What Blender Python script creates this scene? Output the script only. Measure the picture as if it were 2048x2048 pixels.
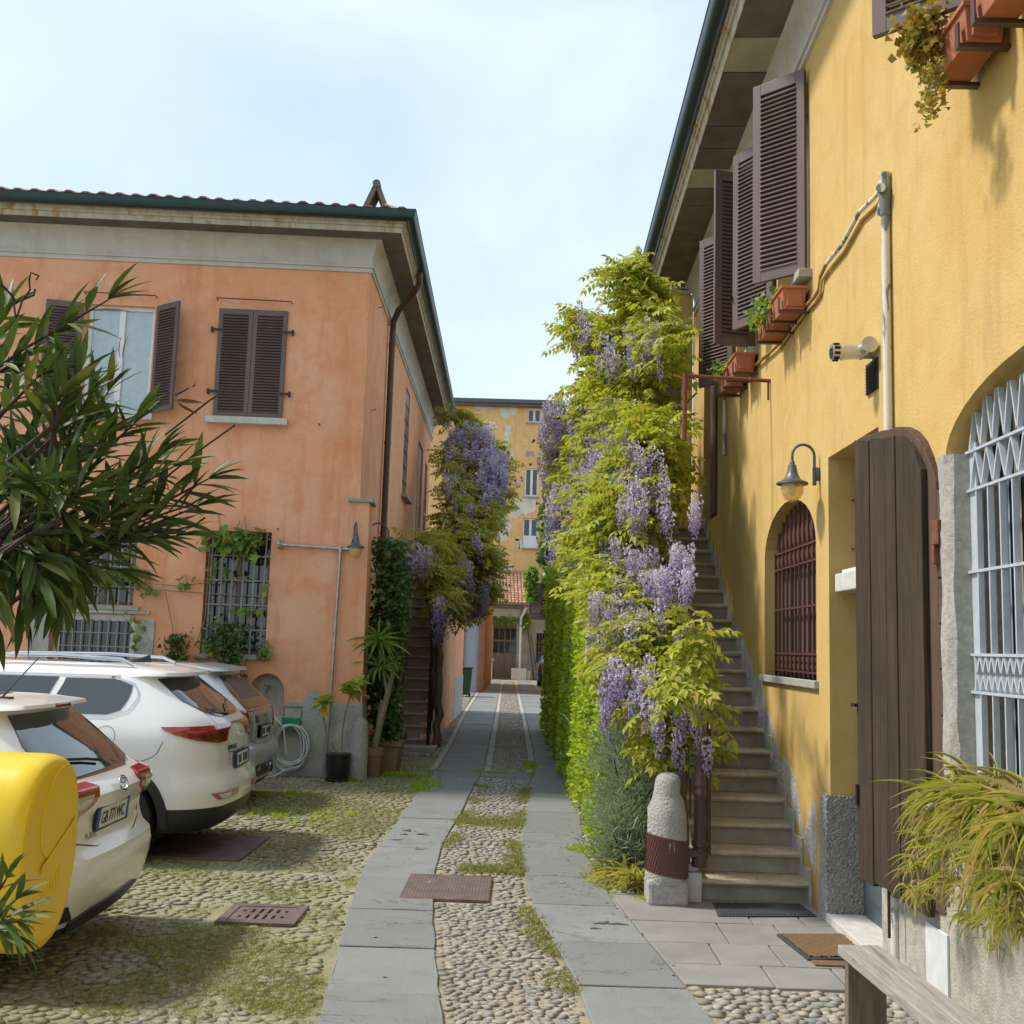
import bpy, bmesh, math, random
import numpy as np
from mathutils import Vector, Matrix
from mathutils.geometry import tessellate_polygon

for o in list(bpy.data.objects): bpy.data.objects.remove(o)
scene = bpy.context.scene
COL = scene.collection
RN = random.Random(11); NP = np.random.default_rng(11)
rad = math.radians

# ------------------------------------------------------------------ camera
FPX, HCAM = 2130.0, 1.85            # focal length in pixels of the 2048 photo, eye height
PITCH, ROLL, YAW = rad(7.15), rad(1.75), rad(0.916)
CF = Vector((-math.sin(YAW)*math.cos(PITCH), math.cos(YAW)*math.cos(PITCH), math.sin(PITCH)))
r0 = Vector((math.cos(YAW), math.sin(YAW), 0)); u0 = r0.cross(CF)
CR = math.cos(ROLL)*r0 + math.sin(ROLL)*u0
CU = -math.sin(ROLL)*r0 + math.cos(ROLL)*u0
CP = Vector((0, 0, HCAM))
cd = bpy.data.cameras.new('camera'); cam = bpy.data.objects.new('camera', cd); COL.objects.link(cam)
cam.matrix_world = Matrix(((CR.x, CU.x, -CF.x, 0), (CR.y, CU.y, -CF.y, 0), (CR.z, CU.z, -CF.z, HCAM), (0, 0, 0, 1)))
cd.sensor_width = 36; cd.sensor_fit = 'HORIZONTAL'; cd.lens = 36*FPX/2048
cd.clip_start = 0.05; cd.clip_end = 2000
scene.camera = cam

def ray(x, y): return (x-1024)/FPX*CR - (y-1024)/FPX*CU + CF
def on(x, y, axis, val):            # surveyed point: where a sight line meets a known plane
    d = ray(x, y); t = (val-CP[axis])/d[axis]; return CP + t*d
def gp(x, y, z=0.0): return on(x, y, 2, z)
def atX(x, y, X): return on(x, y, 0, X)
def atY(x, y, Y): return on(x, y, 1, Y)

# ------------------------------------------------------------------ light
SUN_DIR = Vector((1.0, -0.10, -1.30)).normalized()          # the way the light travels
w = bpy.data.worlds.new("World"); scene.world = w; w.use_nodes = True
nt = w.node_tree; nt.nodes.clear()
wo = nt.nodes.new('ShaderNodeOutputWorld'); bg = nt.nodes.new('ShaderNodeBackground')
sky = nt.nodes.new('ShaderNodeTexSky'); sky.sky_type = 'NISHITA'; sky.sun_disc = False
sky.sun_elevation = math.asin(-SUN_DIR.z); sky.sun_rotation = math.atan2(-SUN_DIR.x, -SUN_DIR.y)
sky.altitude = 120; sky.air_density = 1.0; sky.dust_density = 1.6; sky.ozone_density = 1.0
tc = nt.nodes.new('ShaderNodeTexCoord'); mp = nt.nodes.new('ShaderNodeMapping')
mp.inputs['Scale'].default_value = (1.0, 1.0, 1.9); mp.inputs['Location'].default_value = (0.3, 0.1, 0.45)
nz = nt.nodes.new('ShaderNodeTexNoise'); nz.inputs['Scale'].default_value = 1.9
nz.inputs['Detail'].default_value = 7; nz.inputs['Roughness'].default_value = 0.52; nz.inputs['Distortion'].default_value = 0.35
rp = nt.nodes.new('ShaderNodeValToRGB'); rp.color_ramp.elements[0].position = 0.34; rp.color_ramp.elements[1].position = 0.72
rp.color_ramp.elements[0].color = (0.42,)*3+(1,); rp.color_ramp.elements[1].color = (0.95,)*3+(1,)
mx = nt.nodes.new('ShaderNodeMix'); mx.data_type = 'RGBA'
mx.inputs['B'].default_value = (4.9, 5.7, 6.2, 1)
L = nt.links.new
L(tc.outputs['Generated'], mp.inputs['Vector']); L(mp.outputs['Vector'], nz.inputs['Vector']); L(nz.outputs['Fac'], rp.inputs['Fac'])
L(rp.outputs['Color'], mx.inputs['Factor']); L(sky.outputs['Color'], mx.inputs['A']); L(mx.outputs['Result'], bg.inputs['Color'])
bg.inputs['Strength'].default_value = 0.14; L(bg.outputs['Background'], wo.inputs['Surface'])
sl = bpy.data.lights.new('sun', 'SUN'); sl.energy = 3.0; sl.angle = rad(6.0); sl.color = (1.0, 0.94, 0.84)
so = bpy.data.objects.new('sun', sl); COL.objects.link(so); so.location = (-20, 5, 40)
so.rotation_euler = SUN_DIR.to_track_quat('-Z', 'Y').to_euler()
vs = scene.view_settings; vs.view_transform = 'Standard'; vs.look = 'None'; vs.gamma = 1; vs.exposure = 0.50
vs.use_curve_mapping = False
try:
    scene.cycles.max_bounces = 6; scene.cycles.transparent_max_bounces = 6; scene.cycles.use_denoising = True
    scene.cycles.diffuse_bounces = 4; scene.cycles.glossy_bounces = 3; scene.cycles.transmission_bounces = 4
except Exception: pass

# ------------------------------------------------------------------ materials
class NT:
    def __init__(s, name):
        s.m = bpy.data.materials.new(name); s.m.use_nodes = True; s.t = s.m.node_tree; s.t.nodes.clear()
        s.out = s.t.nodes.new('ShaderNodeOutputMaterial')
    def n(s, ty, ins=None, **pr):
        nd = s.t.nodes.new('ShaderNode'+ty)
        for k, v in pr.items(): setattr(nd, k, v)
        for k, v in (ins or {}).items():
            if hasattr(v, 'is_output') or isinstance(v, bpy.types.NodeSocket): s.t.links.new(v, nd.inputs[k])
            else: nd.inputs[k].default_value = v
        return nd
    def coord(s, kind, scale=(1, 1, 1)):
        if kind == 'pos': v = s.n('NewGeometry').outputs['Position']
        else: v = s.n('TexCoord').outputs['Object']
        if scale != (1, 1, 1):
            v = s.n('Mapping', {'Vector': v, 'Scale': scale}).outputs['Vector']
        return v
    def noise(s, v, scale, detail=4, rough=0.55, dist=0.0):
        return s.n('TexNoise', {'Vector': v, 'Scale': scale, 'Detail': detail, 'Roughness': rough, 'Distortion': dist}).outputs['Fac']
    def ramp(s, f, lo, hi, a=0.0, b=1.0):
        nd = s.n('MapRange', {'Value': f, 'From Min': lo, 'From Max': hi, 'To Min': a, 'To Max': b})
        nd.clamp = True; return nd.outputs['Result']
    def mix(s, f, a, b, blend='MIX'):
        nd = s.t.nodes.new('ShaderNodeMix'); nd.data_type = 'RGBA'; nd.blend_type = blend
        for k, v in (('Factor', f), ('A', a), ('B', b)):
            if isinstance(v, bpy.types.NodeSocket): s.t.links.new(v, nd.inputs[k])
            elif k == 'Factor': nd.inputs[k].default_value = v
            else: nd.inputs[k].default_value = tuple(v)+(1,) if len(v) == 3 else v
        return nd.outputs['Result']
    def math(s, op, a, b=0.0):
        nd = s.n('Math', operation=op)
        for i, v in enumerate((a, b)):
            if isinstance(v, bpy.types.NodeSocket): s.t.links.new(v, nd.inputs[i])
            else: nd.inputs[i].default_value = v
        return nd.outputs[0]
    def bump(s, h, strength, dist=0.01):
        return s.n('Bump', {'Height': h, 'Strength': strength, 'Distance': dist}).outputs['Normal']
    def bsdf(s, col, rough=0.7, metal=0.0, normal=None, spec=0.4, coat=0.0, **extra):
        b = s.n('BsdfPrincipled'); ii = b.inputs
        for k, v in (('Base Color', col), ('Roughness', rough), ('Metallic', metal), ('Specular IOR Level', spec), ('Coat Weight', coat), ('Normal', normal)):
            if v is None: continue
            if isinstance(v, bpy.types.NodeSocket): s.t.links.new(v, ii[k])
            elif k == 'Base Color': ii[k].default_value = tuple(v)+(1,)
            else: ii[k].default_value = v
        for k, v in extra.items(): ii[k.replace('_', ' ')].default_value = v
        s.t.links.new(b.outputs['BSDF'], s.out.inputs['Surface']); return b

def surf(name, c1, c2, scale=6.0, lo=0.35, hi=0.65, rough=0.75, bump=0.3, bscale=60.0, bdist=0.006, metal=0.0, spec=0.35,
         coat=0.0, coord='pos', stretch=(1, 1, 1), c3=None, s3=1.2, lo3=0.55, hi3=0.68, isl=0.0):
    m = NT(name); v = m.coord(coord, stretch)
    col = m.mix(m.ramp(m.noise(v, scale, 5, 0.6), lo, hi), c1, c2)
    if c3: col = m.mix(m.ramp(m.noise(v, s3, 6, 0.62, 0.4), lo3, hi3), col, c3)
    if isl:
        r = m.math('FRACT', m.math('ADD', m.n('NewGeometry').outputs['Random Per Island'], m.n('ObjectInfo').outputs['Random']))
        col = m.mix(1.0, col, m.n('CombineColor', {0: m.ramp(r, 0, 1, 1-isl, 1+isl), 1: m.ramp(r, 0, 1, 1-isl, 1+isl), 2: m.ramp(r, 0, 1, 1-isl, 1+isl)}).outputs[0], 'MULTIPLY')
    nrm = m.bump(m.noise(v, bscale, 4, 0.6), bump, bdist) if bump else None
    m.bsdf(col, rough, metal, nrm, spec, coat); return m.m

def flat(name, c, rough=0.5, metal=0.0, spec=0.5, coat=0.0, var=1.0, **ex):
    m = NT(name); v = m.coord('obj')
    col = m.mix(m.ramp(m.noise(v, 9, 4), 0.3, 0.7), tuple(x*(1-.1*var) for x in c), tuple(min(1, x*(1+.08*var)) for x in c))
    m.bsdf(col, rough, metal, None, spec, coat, **ex); return m.m

def leafy(name, c1, c2, c3=None, p3=0.8, trans=0.35, rough=0.45, spec=0.35, tcol=None):
    m = NT(name)
    r = m.math('FRACT', m.math('ADD', m.n('NewGeometry').outputs['Random Per Island'], m.n('ObjectInfo').outputs['Random']))
    col = m.mix(m.ramp(r, 0, p3), c1, c2)
    if c3: col = m.mix(m.ramp(r, p3, p3+0.02), col, c3)
    b = m.bsdf(col, rough, 0, None, spec)
    if trans:
        t = m.n('BsdfTranslucent', {'Color': m.mix(1.0, col, tcol or (1.25, 1.25, 0.7), 'MULTIPLY')})
        mxs = m.n('MixShader', {0: trans, 1: b.outputs['BSDF'], 2: t.outputs['BSDF']})
        m.t.links.new(mxs.outputs[0], m.out.inputs['Surface'])
    return m.m

def blossom():
    m = NT('wisteria_blossom'); r = m.math('FRACT', m.math('ADD', m.n('NewGeometry').outputs['Random Per Island'], m.n('ObjectInfo').outputs['Random']))
    t = m.n('Attribute', attribute_name='along').outputs['Fac']
    top = m.mix(m.ramp(r, 0.2, 0.9), (0.60, 0.53, 0.71), (0.80, 0.76, 0.80)); tip = m.mix(r, (0.30, 0.23, 0.50), (0.48, 0.40, 0.66))
    col = m.mix(m.ramp(t, 0.15, 0.85), top, tip); b = m.bsdf(col, 0.6, 0, None, 0.2)
    tr = m.n('BsdfTranslucent', {'Color': col}); ms = m.n('MixShader', {0: 0.3, 1: b.outputs['BSDF'], 2: tr.outputs['BSDF']}); m.t.links.new(ms.outputs[0], m.out.inputs['Surface']); return m.m

def plaster(name, c, dark, light, streak, bump, bscale, patch=None, pthr=(0.63, 0.67)):
    m = NT(name); v = m.coord('pos'); vs_ = m.coord('pos', (1.6, 1.6, 0.22))
    big = m.noise(v, 0.9, 6, 0.62, 0.5); mid = m.noise(v, 3.2, 6, 0.65, 0.3); st = m.noise(vs_, 3.0, 6, 0.62)
    col = m.mix(m.ramp(big, 0.34, 0.66), c, light)
    col = m.mix(m.ramp(mid, 0.46, 0.72, 0, 0.75), col, dark)
    cr_ = m.math('ABSOLUTE', m.math('SUBTRACT', m.noise(v, 0.8, 8, 0.6, 1.2), 0.5)); ck_ = m.math('MULTIPLY', m.ramp(cr_, 0.0006, 0.0022, 1, 0), m.ramp(m.noise(v, 0.5, 2), 0.54, 0.60, 0, 0.5))
    col = m.mix(ck_, col, tuple(x*0.35 for x in c))
    col = m.mix(m.ramp(st, 0.52, 0.72, 0, 0.7), col, streak)
    fine = m.noise(v, 45, 4, 0.6)
    col = m.mix(m.ramp(fine, 0.3, 0.7, 0, 0.10), col, tuple(x*0.6 for x in c))
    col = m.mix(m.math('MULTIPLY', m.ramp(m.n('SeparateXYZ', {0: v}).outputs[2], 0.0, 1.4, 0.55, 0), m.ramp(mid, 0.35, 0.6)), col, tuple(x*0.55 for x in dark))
    if patch: col = m.mix(m.ramp(m.noise(v, 0.75, 7, 0.68, 0.6), *pthr), col, patch)
    h = m.math('ADD', m.noise(v, bscale, 5, 0.62), m.math('MULTIPLY', m.noise(v, 2.2, 3), 1.6))
    m.bsdf(col, 0.88, 0, m.bump(h, bump, 0.008), 0.2); return m.m

MT = {}
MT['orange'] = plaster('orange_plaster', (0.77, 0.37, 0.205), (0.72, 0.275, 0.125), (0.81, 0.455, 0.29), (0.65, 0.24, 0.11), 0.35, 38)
MT['orange_shaded'] = plaster('shade_darkened_orange_plaster', (0.34, 0.15, 0.08), (0.26, 0.10, 0.055), (0.38, 0.18, 0.10), (0.24, 0.10, 0.06), 0.35, 38)  # orange plaster with the garage wall's shade darkened into its colour
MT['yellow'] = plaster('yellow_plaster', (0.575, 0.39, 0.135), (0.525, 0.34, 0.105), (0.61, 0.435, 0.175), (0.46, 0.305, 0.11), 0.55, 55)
MT['far_wall'] = plaster('peeling_ochre_plaster', (0.76, 0.47, 0.20), (0.62, 0.37, 0.16), (0.80, 0.54, 0.26), (0.60, 0.36, 0.17), 0.2, 20)
MT['cove'] = plaster('grey_white_plaster', (0.56, 0.54, 0.49), (0.46, 0.43, 0.37), (0.62, 0.61, 0.57), (0.44, 0.41, 0.33), 0.2, 30)
MT['cove_olive'] = plaster('aged_cream_plaster', (0.42, 0.37, 0.23), (0.34, 0.29, 0.17), (0.5, 0.45, 0.3), (0.3, 0.25, 0.15), 0.2, 30)
MT['fascia'] = surf('stained_stone', (0.50, 0.48, 0.40), (0.40, 0.36, 0.26), 9, 0.4, 0.62, 0.9, 0.3, 50, 0.006, stretch=(1, 1, 0.16), c3=(0.36, 0.20, 0.06), s3=5, lo3=0.54, hi3=0.66)
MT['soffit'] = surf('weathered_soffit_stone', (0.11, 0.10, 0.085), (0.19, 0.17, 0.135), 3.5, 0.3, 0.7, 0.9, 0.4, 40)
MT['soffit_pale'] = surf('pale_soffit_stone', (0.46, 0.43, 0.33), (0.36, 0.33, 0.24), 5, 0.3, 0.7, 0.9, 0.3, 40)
MT['gutter'] = flat('green_black_gutter', (0.022, 0.05, 0.052), 0.45, 0.3)
MT['brownpipe'] = flat('brown_painted_metal', (0.085, 0.05, 0.042), 0.45, 0.2)
MT['shutter'] = surf('brown_painted_wood', (0.115, 0.078, 0.074), (0.145, 0.10, 0.095), 5, 0.3, 0.7, 0.42, 0.15, 90, 0.002, spec=0.45, stretch=(1, 1, 0.3))
MT['shutter_iron'] = flat('dark_hinge_iron', (0.045, 0.032, 0.03), 0.5, 0.4)
MT['cement'] = surf('rough_cement', (0.47, 0.455, 0.42), (0.37, 0.355, 0.32), 4, 0.35, 0.65, 0.93, 0.9, 28, 0.025, c3=(0.56, 0.54, 0.50), s3=2)
MT['roughcast'] = surf('white_roughcast', (0.52, 0.50, 0.47), (0.44, 0.42, 0.39), 6, 0.35, 0.65, 0.95, 1.0, 52, 0.035)
MT['cement_wall'] = surf('speckled_cement_render', (0.50, 0.47, 0.40), (0.36, 0.34, 0.29), 14, 0.36, 0.64, 0.95, 0.7, 80, 0.012, c3=(0.40, 0.41, 0.38), s3=1.6)
MT['stone'] = surf('grey_granite', (0.42, 0.40, 0.36), (0.30, 0.285, 0.26), 26, 0.35, 0.65, 0.85, 0.6, 45, 0.012, c3=(0.35, 0.31, 0.24), s3=3)
MT['white_stone'] = surf('pale_stone', (0.60, 0.58, 0.54), (0.48, 0.46, 0.42), 12, 0.35, 0.65, 0.8, 0.4, 60, 0.006)
MT['slab'] = surf('blue_grey_granite_slab', (0.245, 0.25, 0.25), (0.205, 0.212, 0.215), 2.2, 0.3, 0.7, 0.72, 0.35, 70, 0.006, c3=(0.175, 0.18, 0.178), s3=1.1, lo3=0.55, hi3=0.75, isl=0.06)
def slab_mat():
    m = NT('blue_grey_granite_slab'); v = m.coord('pos')
    r = m.math('FRACT', m.math('ADD', m.n('NewGeometry').outputs['Random Per Island'], m.n('ObjectInfo').outputs['Random']))
    col = m.mix(m.ramp(m.noise(v, 1.7, 6, 0.62, 0.4), 0.32, 0.68), (0.245, 0.252, 0.248), (0.195, 0.205, 0.205))
    col = m.mix(m.ramp(r, 0, 1, 0, 0.8), col, (0.185, 0.19, 0.187))
    col = m.mix(m.ramp(m.noise(v, 3.4, 6, 0.68), 0.56, 0.74, 0, 0.65), col, (0.15, 0.155, 0.155))
    col = m.mix(m.ramp(m.noise(v, 2.6, 5, 0.6), 0.60, 0.74, 0, 0.5), col, (0.29, 0.275, 0.24))
    ed = m.math('ABSOLUTE', m.math('SUBTRACT', m.noise(m.coord('pos', (0.6, 1.3, 1)), 1.6, 8, 0.62, 0.9), 0.5))
    ckm = m.math('MULTIPLY', m.ramp(ed, 0.001, 0.006, 1, 0), m.ramp(m.noise(v, 0.9, 2), 0.48, 0.56))
    col = m.mix(m.math('MULTIPLY', ckm, 0.7), col, (0.07, 0.07, 0.065))
    h = m.math('SUBTRACT', m.math('ADD', m.noise(v, 70, 4), m.math('MULTIPLY', m.noise(v, 7, 4), 1.5)), m.math('MULTIPLY', ckm, 1.5))
    m.bsdf(col, 0.74, 0, m.bump(h, 0.45, 0.008), 0.3); return m.m
MT['slab'] = slab_mat()
MT['slab_warm'] = surf('warm_grey_stone_slab', (0.27, 0.26, 0.242), (0.20, 0.193, 0.182), 3, 0.3, 0.7, 0.8, 0.35, 55, 0.006, c3=(0.27, 0.265, 0.255), s3=1.4, isl=0.06)
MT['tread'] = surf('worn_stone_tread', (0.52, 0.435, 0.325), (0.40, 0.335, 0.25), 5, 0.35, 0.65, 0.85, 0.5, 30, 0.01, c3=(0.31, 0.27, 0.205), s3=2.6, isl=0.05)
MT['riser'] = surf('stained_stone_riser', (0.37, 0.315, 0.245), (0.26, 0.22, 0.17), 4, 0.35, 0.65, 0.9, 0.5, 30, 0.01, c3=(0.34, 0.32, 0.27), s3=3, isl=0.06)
MT['tread_dark'] = surf('mossy_stone_tread', (0.36, 0.34, 0.31), (0.27, 0.255, 0.23), 5, 0.35, 0.65, 0.9, 0.5, 30, 0.01, isl=0.05)
MT['dirt'] = surf('sandy_mortar', (0.34, 0.29, 0.215), (0.26, 0.22, 0.165), 8, 0.35, 0.65, 0.95, 0.6, 60, 0.012, c3=(0.15, 0.15, 0.07), s3=1.1)
MT['moss'] = surf('mossy_earth', (0.25, 0.24, 0.115), (0.36, 0.325, 0.25), 2.2, 0.35, 0.65, 0.97, 0.8, 70, 0.02, c3=(0.17, 0.18, 0.06), s3=0.9)
MT['earth'] = surf('grey_earth', (0.24, 0.21, 0.175), (0.17, 0.15, 0.12), 6, 0.35, 0.65, 0.97, 0.5, 50, 0.02)

def pebble_mat(name, mossy):
    m = NT(name); v = m.coord('pos')
    r = m.math('FRACT', m.math('ADD', m.n('NewGeometry').outputs['Random Per Island'], m.n('ObjectInfo').outputs['Random']))
    nd = m.n('ValToRGB', {'Fac': r}); cr = nd.color_ramp; cr.interpolation = 'CONSTANT'
    cols = [(0.31, 0.275, 0.225), (0.27, 0.255, 0.235), (0.35, 0.315, 0.265), (0.215, 0.22, 0.218), (0.36, 0.32, 0.26), (0.285, 0.25, 0.20), (0.24, 0.24, 0.23), (0.325, 0.29, 0.245), (0.26, 0.235, 0.20), (0.39, 0.365, 0.32)]
    while len(cr.elements) < len(cols): cr.elements.new(0.5)
    for i, c in enumerate(cols): cr.elements[i].position = i/len(cols); cr.elements[i].color = c+(1,)
    col = m.mix(m.ramp(m.noise(v, 60, 3), 0.3, 0.7, 0, 0.35), nd.outputs['Color'], (0.2, 0.18, 0.15))
    if mossy:
        col = m.mix(m.ramp(m.noise(v, 0.75, 5, 0.6, 0.4), 0.38, 0.60, 0.20, 0.88), col, (0.245, 0.24, 0.115))
    m.bsdf(col, 0.72, 0, m.bump(m.noise(v, 120, 3), 0.25, 0.003), 0.35); return m.m
MT['pebble'] = pebble_mat('river_cobble', False); MT['pebble_moss'] = pebble_mat('mossy_cobble', True)

MT['glass'] = flat('dark_window_glass', (0.02, 0.028, 0.032), 0.06, 0, 0.9)
MT['glass_sky'] = flat('pale_curtained_glass', (0.44, 0.53, 0.58), 0.15, 0, 0.8)
MT['white'] = flat('white_paint', (0.74, 0.75, 0.76), 0.4)
MT['dark'] = flat('dark_interior', (0.012, 0.012, 0.013), 0.9)
MT['grille_iron'] = surf('galvanised_bar', (0.42, 0.39, 0.37), (0.33, 0.30, 0.28), 20, 0.35, 0.65, 0.6, 0.2, 90, 0.002, metal=0.3)
MT['grille_brown'] = flat('red_brown_grille_paint', (0.115, 0.052, 0.045), 0.45, 0.1)
MT['grille_white'] = flat('grey_white_grille_paint', (0.52, 0.56, 0.60), 0.35, 0.15)
MT['rust'] = surf('rusty_iron', (0.22, 0.085, 0.05), (0.15, 0.06, 0.04), 18, 0.35, 0.65, 0.85, 0.4, 70, 0.004, metal=0.2)
MT['rustsheet'] = surf('red_brown_sheet_metal', (0.15, 0.062, 0.05), (0.115, 0.05, 0.042), 8, 0.35, 0.65, 0.6, 0.3, 50, 0.003)
MT['castiron'] = flat('brown_cast_iron_paint', (0.10, 0.055, 0.047), 0.45, 0.15)
MT['black_iron'] = flat('black_iron', (0.018, 0.016, 0.016), 0.5, 0.3)
MT['galv'] = surf('galvanised_pipe', (0.48, 0.45, 0.42), (0.36, 0.33, 0.30), 14, 0.35, 0.65, 0.4, 0.1, 60, 0.002, metal=0.6)
MT['steel'] = flat('stainless_flue', (0.62, 0.60, 0.55), 0.32, 0.7)
MT['peel'] = surf('peeling_white_paint', (0.66, 0.62, 0.55), (0.60, 0.57, 0.50), 8, 0.35, 0.65, 0.7, 0.4, 60, 0.004, c3=(0.17, 0.19, 0.20), s3=9, lo3=0.52, hi3=0.56, stretch=(1, 1, 0.28))
MT['ochrepipe'] = surf('ochre_painted_pipe', (0.42, 0.24, 0.07), (0.30, 0.16, 0.06), 10, 0.35, 0.65, 0.6, 0.3, 60, 0.003)
MT['lampmetal'] = flat('grey_lamp_metal', (0.10, 0.11, 0.125), 0.45, 0.4)
MT['terracotta'] = surf('terracotta', (0.42, 0.15, 0.075), (0.36, 0.125, 0.062), 6, 0.3, 0.7, 0.75, 0.15, 60, 0.003)
MT['blackplastic'] = flat('black_plastic', (0.014, 0.014, 0.015), 0.4)
MT['greenplastic'] = flat('green_plastic', (0.015, 0.22, 0.12), 0.4)
MT['hose'] = flat('pale_grey_hose', (0.52, 0.55, 0.54), 0.4)
MT['yellowplastic'] = surf('yellow_plastic', (0.78, 0.54, 0.015), (0.74, 0.50, 0.014), 3, 0.3, 0.7, 0.34, 0.05, 30, 0.003, spec=0.5, coord='obj', c3=(0.60, 0.39, 0.02), s3=4, lo3=0.62, hi3=0.8)
MT['rubber'] = flat('grey_rubber', (0.045, 0.05, 0.055), 0.7)
MT['coir'] = surf('brown_coir', (0.19, 0.12, 0.062), (0.135, 0.085, 0.042), 60, 0.35, 0.65, 0.95, 0.6, 160, 0.006)
MT['bench'] = surf('weathered_grey_wood', (0.37, 0.345, 0.315), (0.27, 0.245, 0.22), 5, 0.35, 0.65, 0.8, 0.5, 22, 0.006, stretch=(9, 0.9, 9), c3=(0.20, 0.16, 0.13), s3=3)
MT['bench_leg'] = surf('weathered_brown_wood', (0.21, 0.17, 0.125), (0.13, 0.10, 0.075), 5, 0.35, 0.65, 0.85, 0.5, 22, 0.006, stretch=(8, 8, 0.9))

def oldwood(name, c1, c2, c3):
    m = NT(name); v = m.coord('pos', (22, 22, 1.1)); v2 = m.coord('pos', (60, 60, 2.0)); vp = m.coord('pos')
    r = m.n('ObjectInfo').outputs['Random']
    g1 = m.noise(v, 1.0, 6, 0.65, 0.8); g2 = m.noise(v2, 1.0, 4, 0.6)
    col = m.mix(m.ramp(g1, 0.36, 0.66), c1, c2)
    col = m.mix(m.ramp(m.noise(vp, 2.2, 5, 0.6), 0.45, 0.7, 0, 0.8), col, c3)
    col = m.mix(m.ramp(g2, 0.55, 0.75, 0, 0.7), col, tuple(x*0.35 for x in c1))
    col = m.mix(m.ramp(r, 0, 1, 0, 0.35), col, c3)
    h = m.math('ADD', g1, m.math('MULTIPLY', g2, 0.7))
    m.bsdf(col, 0.82, 0, m.bump(h, 0.8, 0.012), 0.25); return m.m
MT['oldwood'] = oldwood('old_dark_plank_wood', (0.046, 0.029, 0.018), (0.092, 0.063, 0.042), (0.038, 0.029, 0.021))
MT['oldwood2'] = oldwood('old_brown_board_wood', (0.11, 0.062, 0.042), (0.16, 0.10, 0.07), (0.08, 0.05, 0.038))
def tile_mat():
    m = NT('terracotta_roof_tile'); v = m.coord('pos')
    r = m.math('FRACT', m.math('ADD', m.n('NewGeometry').outputs['Random Per Island'], m.n('ObjectInfo').outputs['Random']))
    col = m.mix(m.ramp(r, 0, 1), (0.36, 0.185, 0.12), (0.50, 0.31, 0.21))
    col = m.mix(m.ramp(m.noise(v, 9, 5), 0.45, 0.7, 0, 0.7), col, (0.26, 0.20, 0.15))
    m.bsdf(col, 0.85, 0, m.bump(m.noise(v, 40, 3), 0.3, 0.01), 0.2); return m.m
MT['tile'] = tile_mat()
MT['coveriron'] = surf('brown_iron_cover', (0.175, 0.13, 0.12), (0.12, 0.09, 0.085), 7, 0.35, 0.65, 0.65, 0.3, 60, 0.003, metal=0.2)
MT['clay'] = surf('dull_clay', (0.33, 0.19, 0.125), (0.26, 0.15, 0.10), 6, 0.3, 0.7, 0.8, 0.2, 60, 0.003)
MT['ficus'] = leafy('bright_yellow_green_leaf', (0.26, 0.34, 0.05), (0.42, 0.45, 0.08), None, 1.0, 0.35, 0.35)
MT['yellowleaf'] = leafy('yellow_leaf', (0.72, 0.52, 0.04), (0.75, 0.55, 0.05), None, 1.0, 0.3)
MT['hedgecore'] = flat('shade_dark_green', (0.03, 0.045, 0.012), 0.95)  # near-black green: the hedge's inner shade put into the colour
# foliage
MT['oleander'] = leafy('oleander_leaf', (0.042, 0.075, 0.020), (0.095, 0.140, 0.036), (0.14, 0.15, 0.045), 0.88, 0.22, 0.5, 0.3)
MT['oleander_dry'] = leafy('dry_brown_leaf', (0.20, 0.09, 0.03), (0.13, 0.05, 0.02), None, 1.0, 0.2)
MT['wist'] = leafy('wisteria_leaf', (0.26, 0.32, 0.035), (0.46, 0.48, 0.06), (0.40, 0.31, 0.075), 0.87, 0.45, 0.5)
MT['wist_shade'] = leafy('bronze_wisteria_leaf', (0.27, 0.29, 0.05), (0.44, 0.42, 0.08), (0.38, 0.27, 0.08), 0.82, 0.42, 0.5)
MT['wist_flower'] = blossom()
MT['hedge'] = leafy('golden_privet_leaf', (0.30, 0.42, 0.035), (0.50, 0.58, 0.07), (0.16, 0.27, 0.03), 0.88, 0.5, 0.42)
MT['dark_leaf'] = leafy('dark_green_leaf', (0.055, 0.105, 0.035), (0.115, 0.18, 0.055), (0.16, 0.13, 0.05), 0.92, 0.28, 0.4)
MT['vine'] = leafy('vine_leaf', (0.13, 0.24, 0.045), (0.24, 0.36, 0.075), (0.36, 0.34, 0.07), 0.85, 0.4, 0.5)
MT['lavender'] = leafy('grey_green_leaf', (0.30, 0.36, 0.28), (0.44, 0.50, 0.39), (0.22, 0.31, 0.16), 0.8, 0.25, 0.6)
MT['grassy'] = leafy('yellow_green_blade', (0.33, 0.36, 0.07), (0.50, 0.47, 0.13), (0.56, 0.43, 0.21), 0.66, 0.35, 0.5)
MT['grass'] = leafy('short_grass', (0.17, 0.20, 0.045), (0.29, 0.29, 0.09), (0.40, 0.36, 0.17), 0.66, 0.35, 0.6)
MT['dryleaf'] = leafy('golden_succulent_leaf', (0.30, 0.20, 0.035), (0.42, 0.30, 0.06), (0.22, 0.24, 0.05), 0.8, 0.3, 0.5)
MT['bark'] = surf('grey_brown_bark', (0.16, 0.12, 0.085), (0.10, 0.075, 0.055), 14, 0.35, 0.65, 0.9, 0.6, 40, 0.01, stretch=(1, 1, 0.3))
MT['bark_dark'] = surf('dark_twig', (0.06, 0.042, 0.03), (0.035, 0.026, 0.02), 14, 0.35, 0.65, 0.9, 0.4, 40, 0.006)
MT['canestem'] = surf('pale_plant_stem', (0.32, 0.25, 0.16), (0.22, 0.17, 0.11), 20, 0.35, 0.65, 0.85, 0.4, 40, 0.006)
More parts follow.
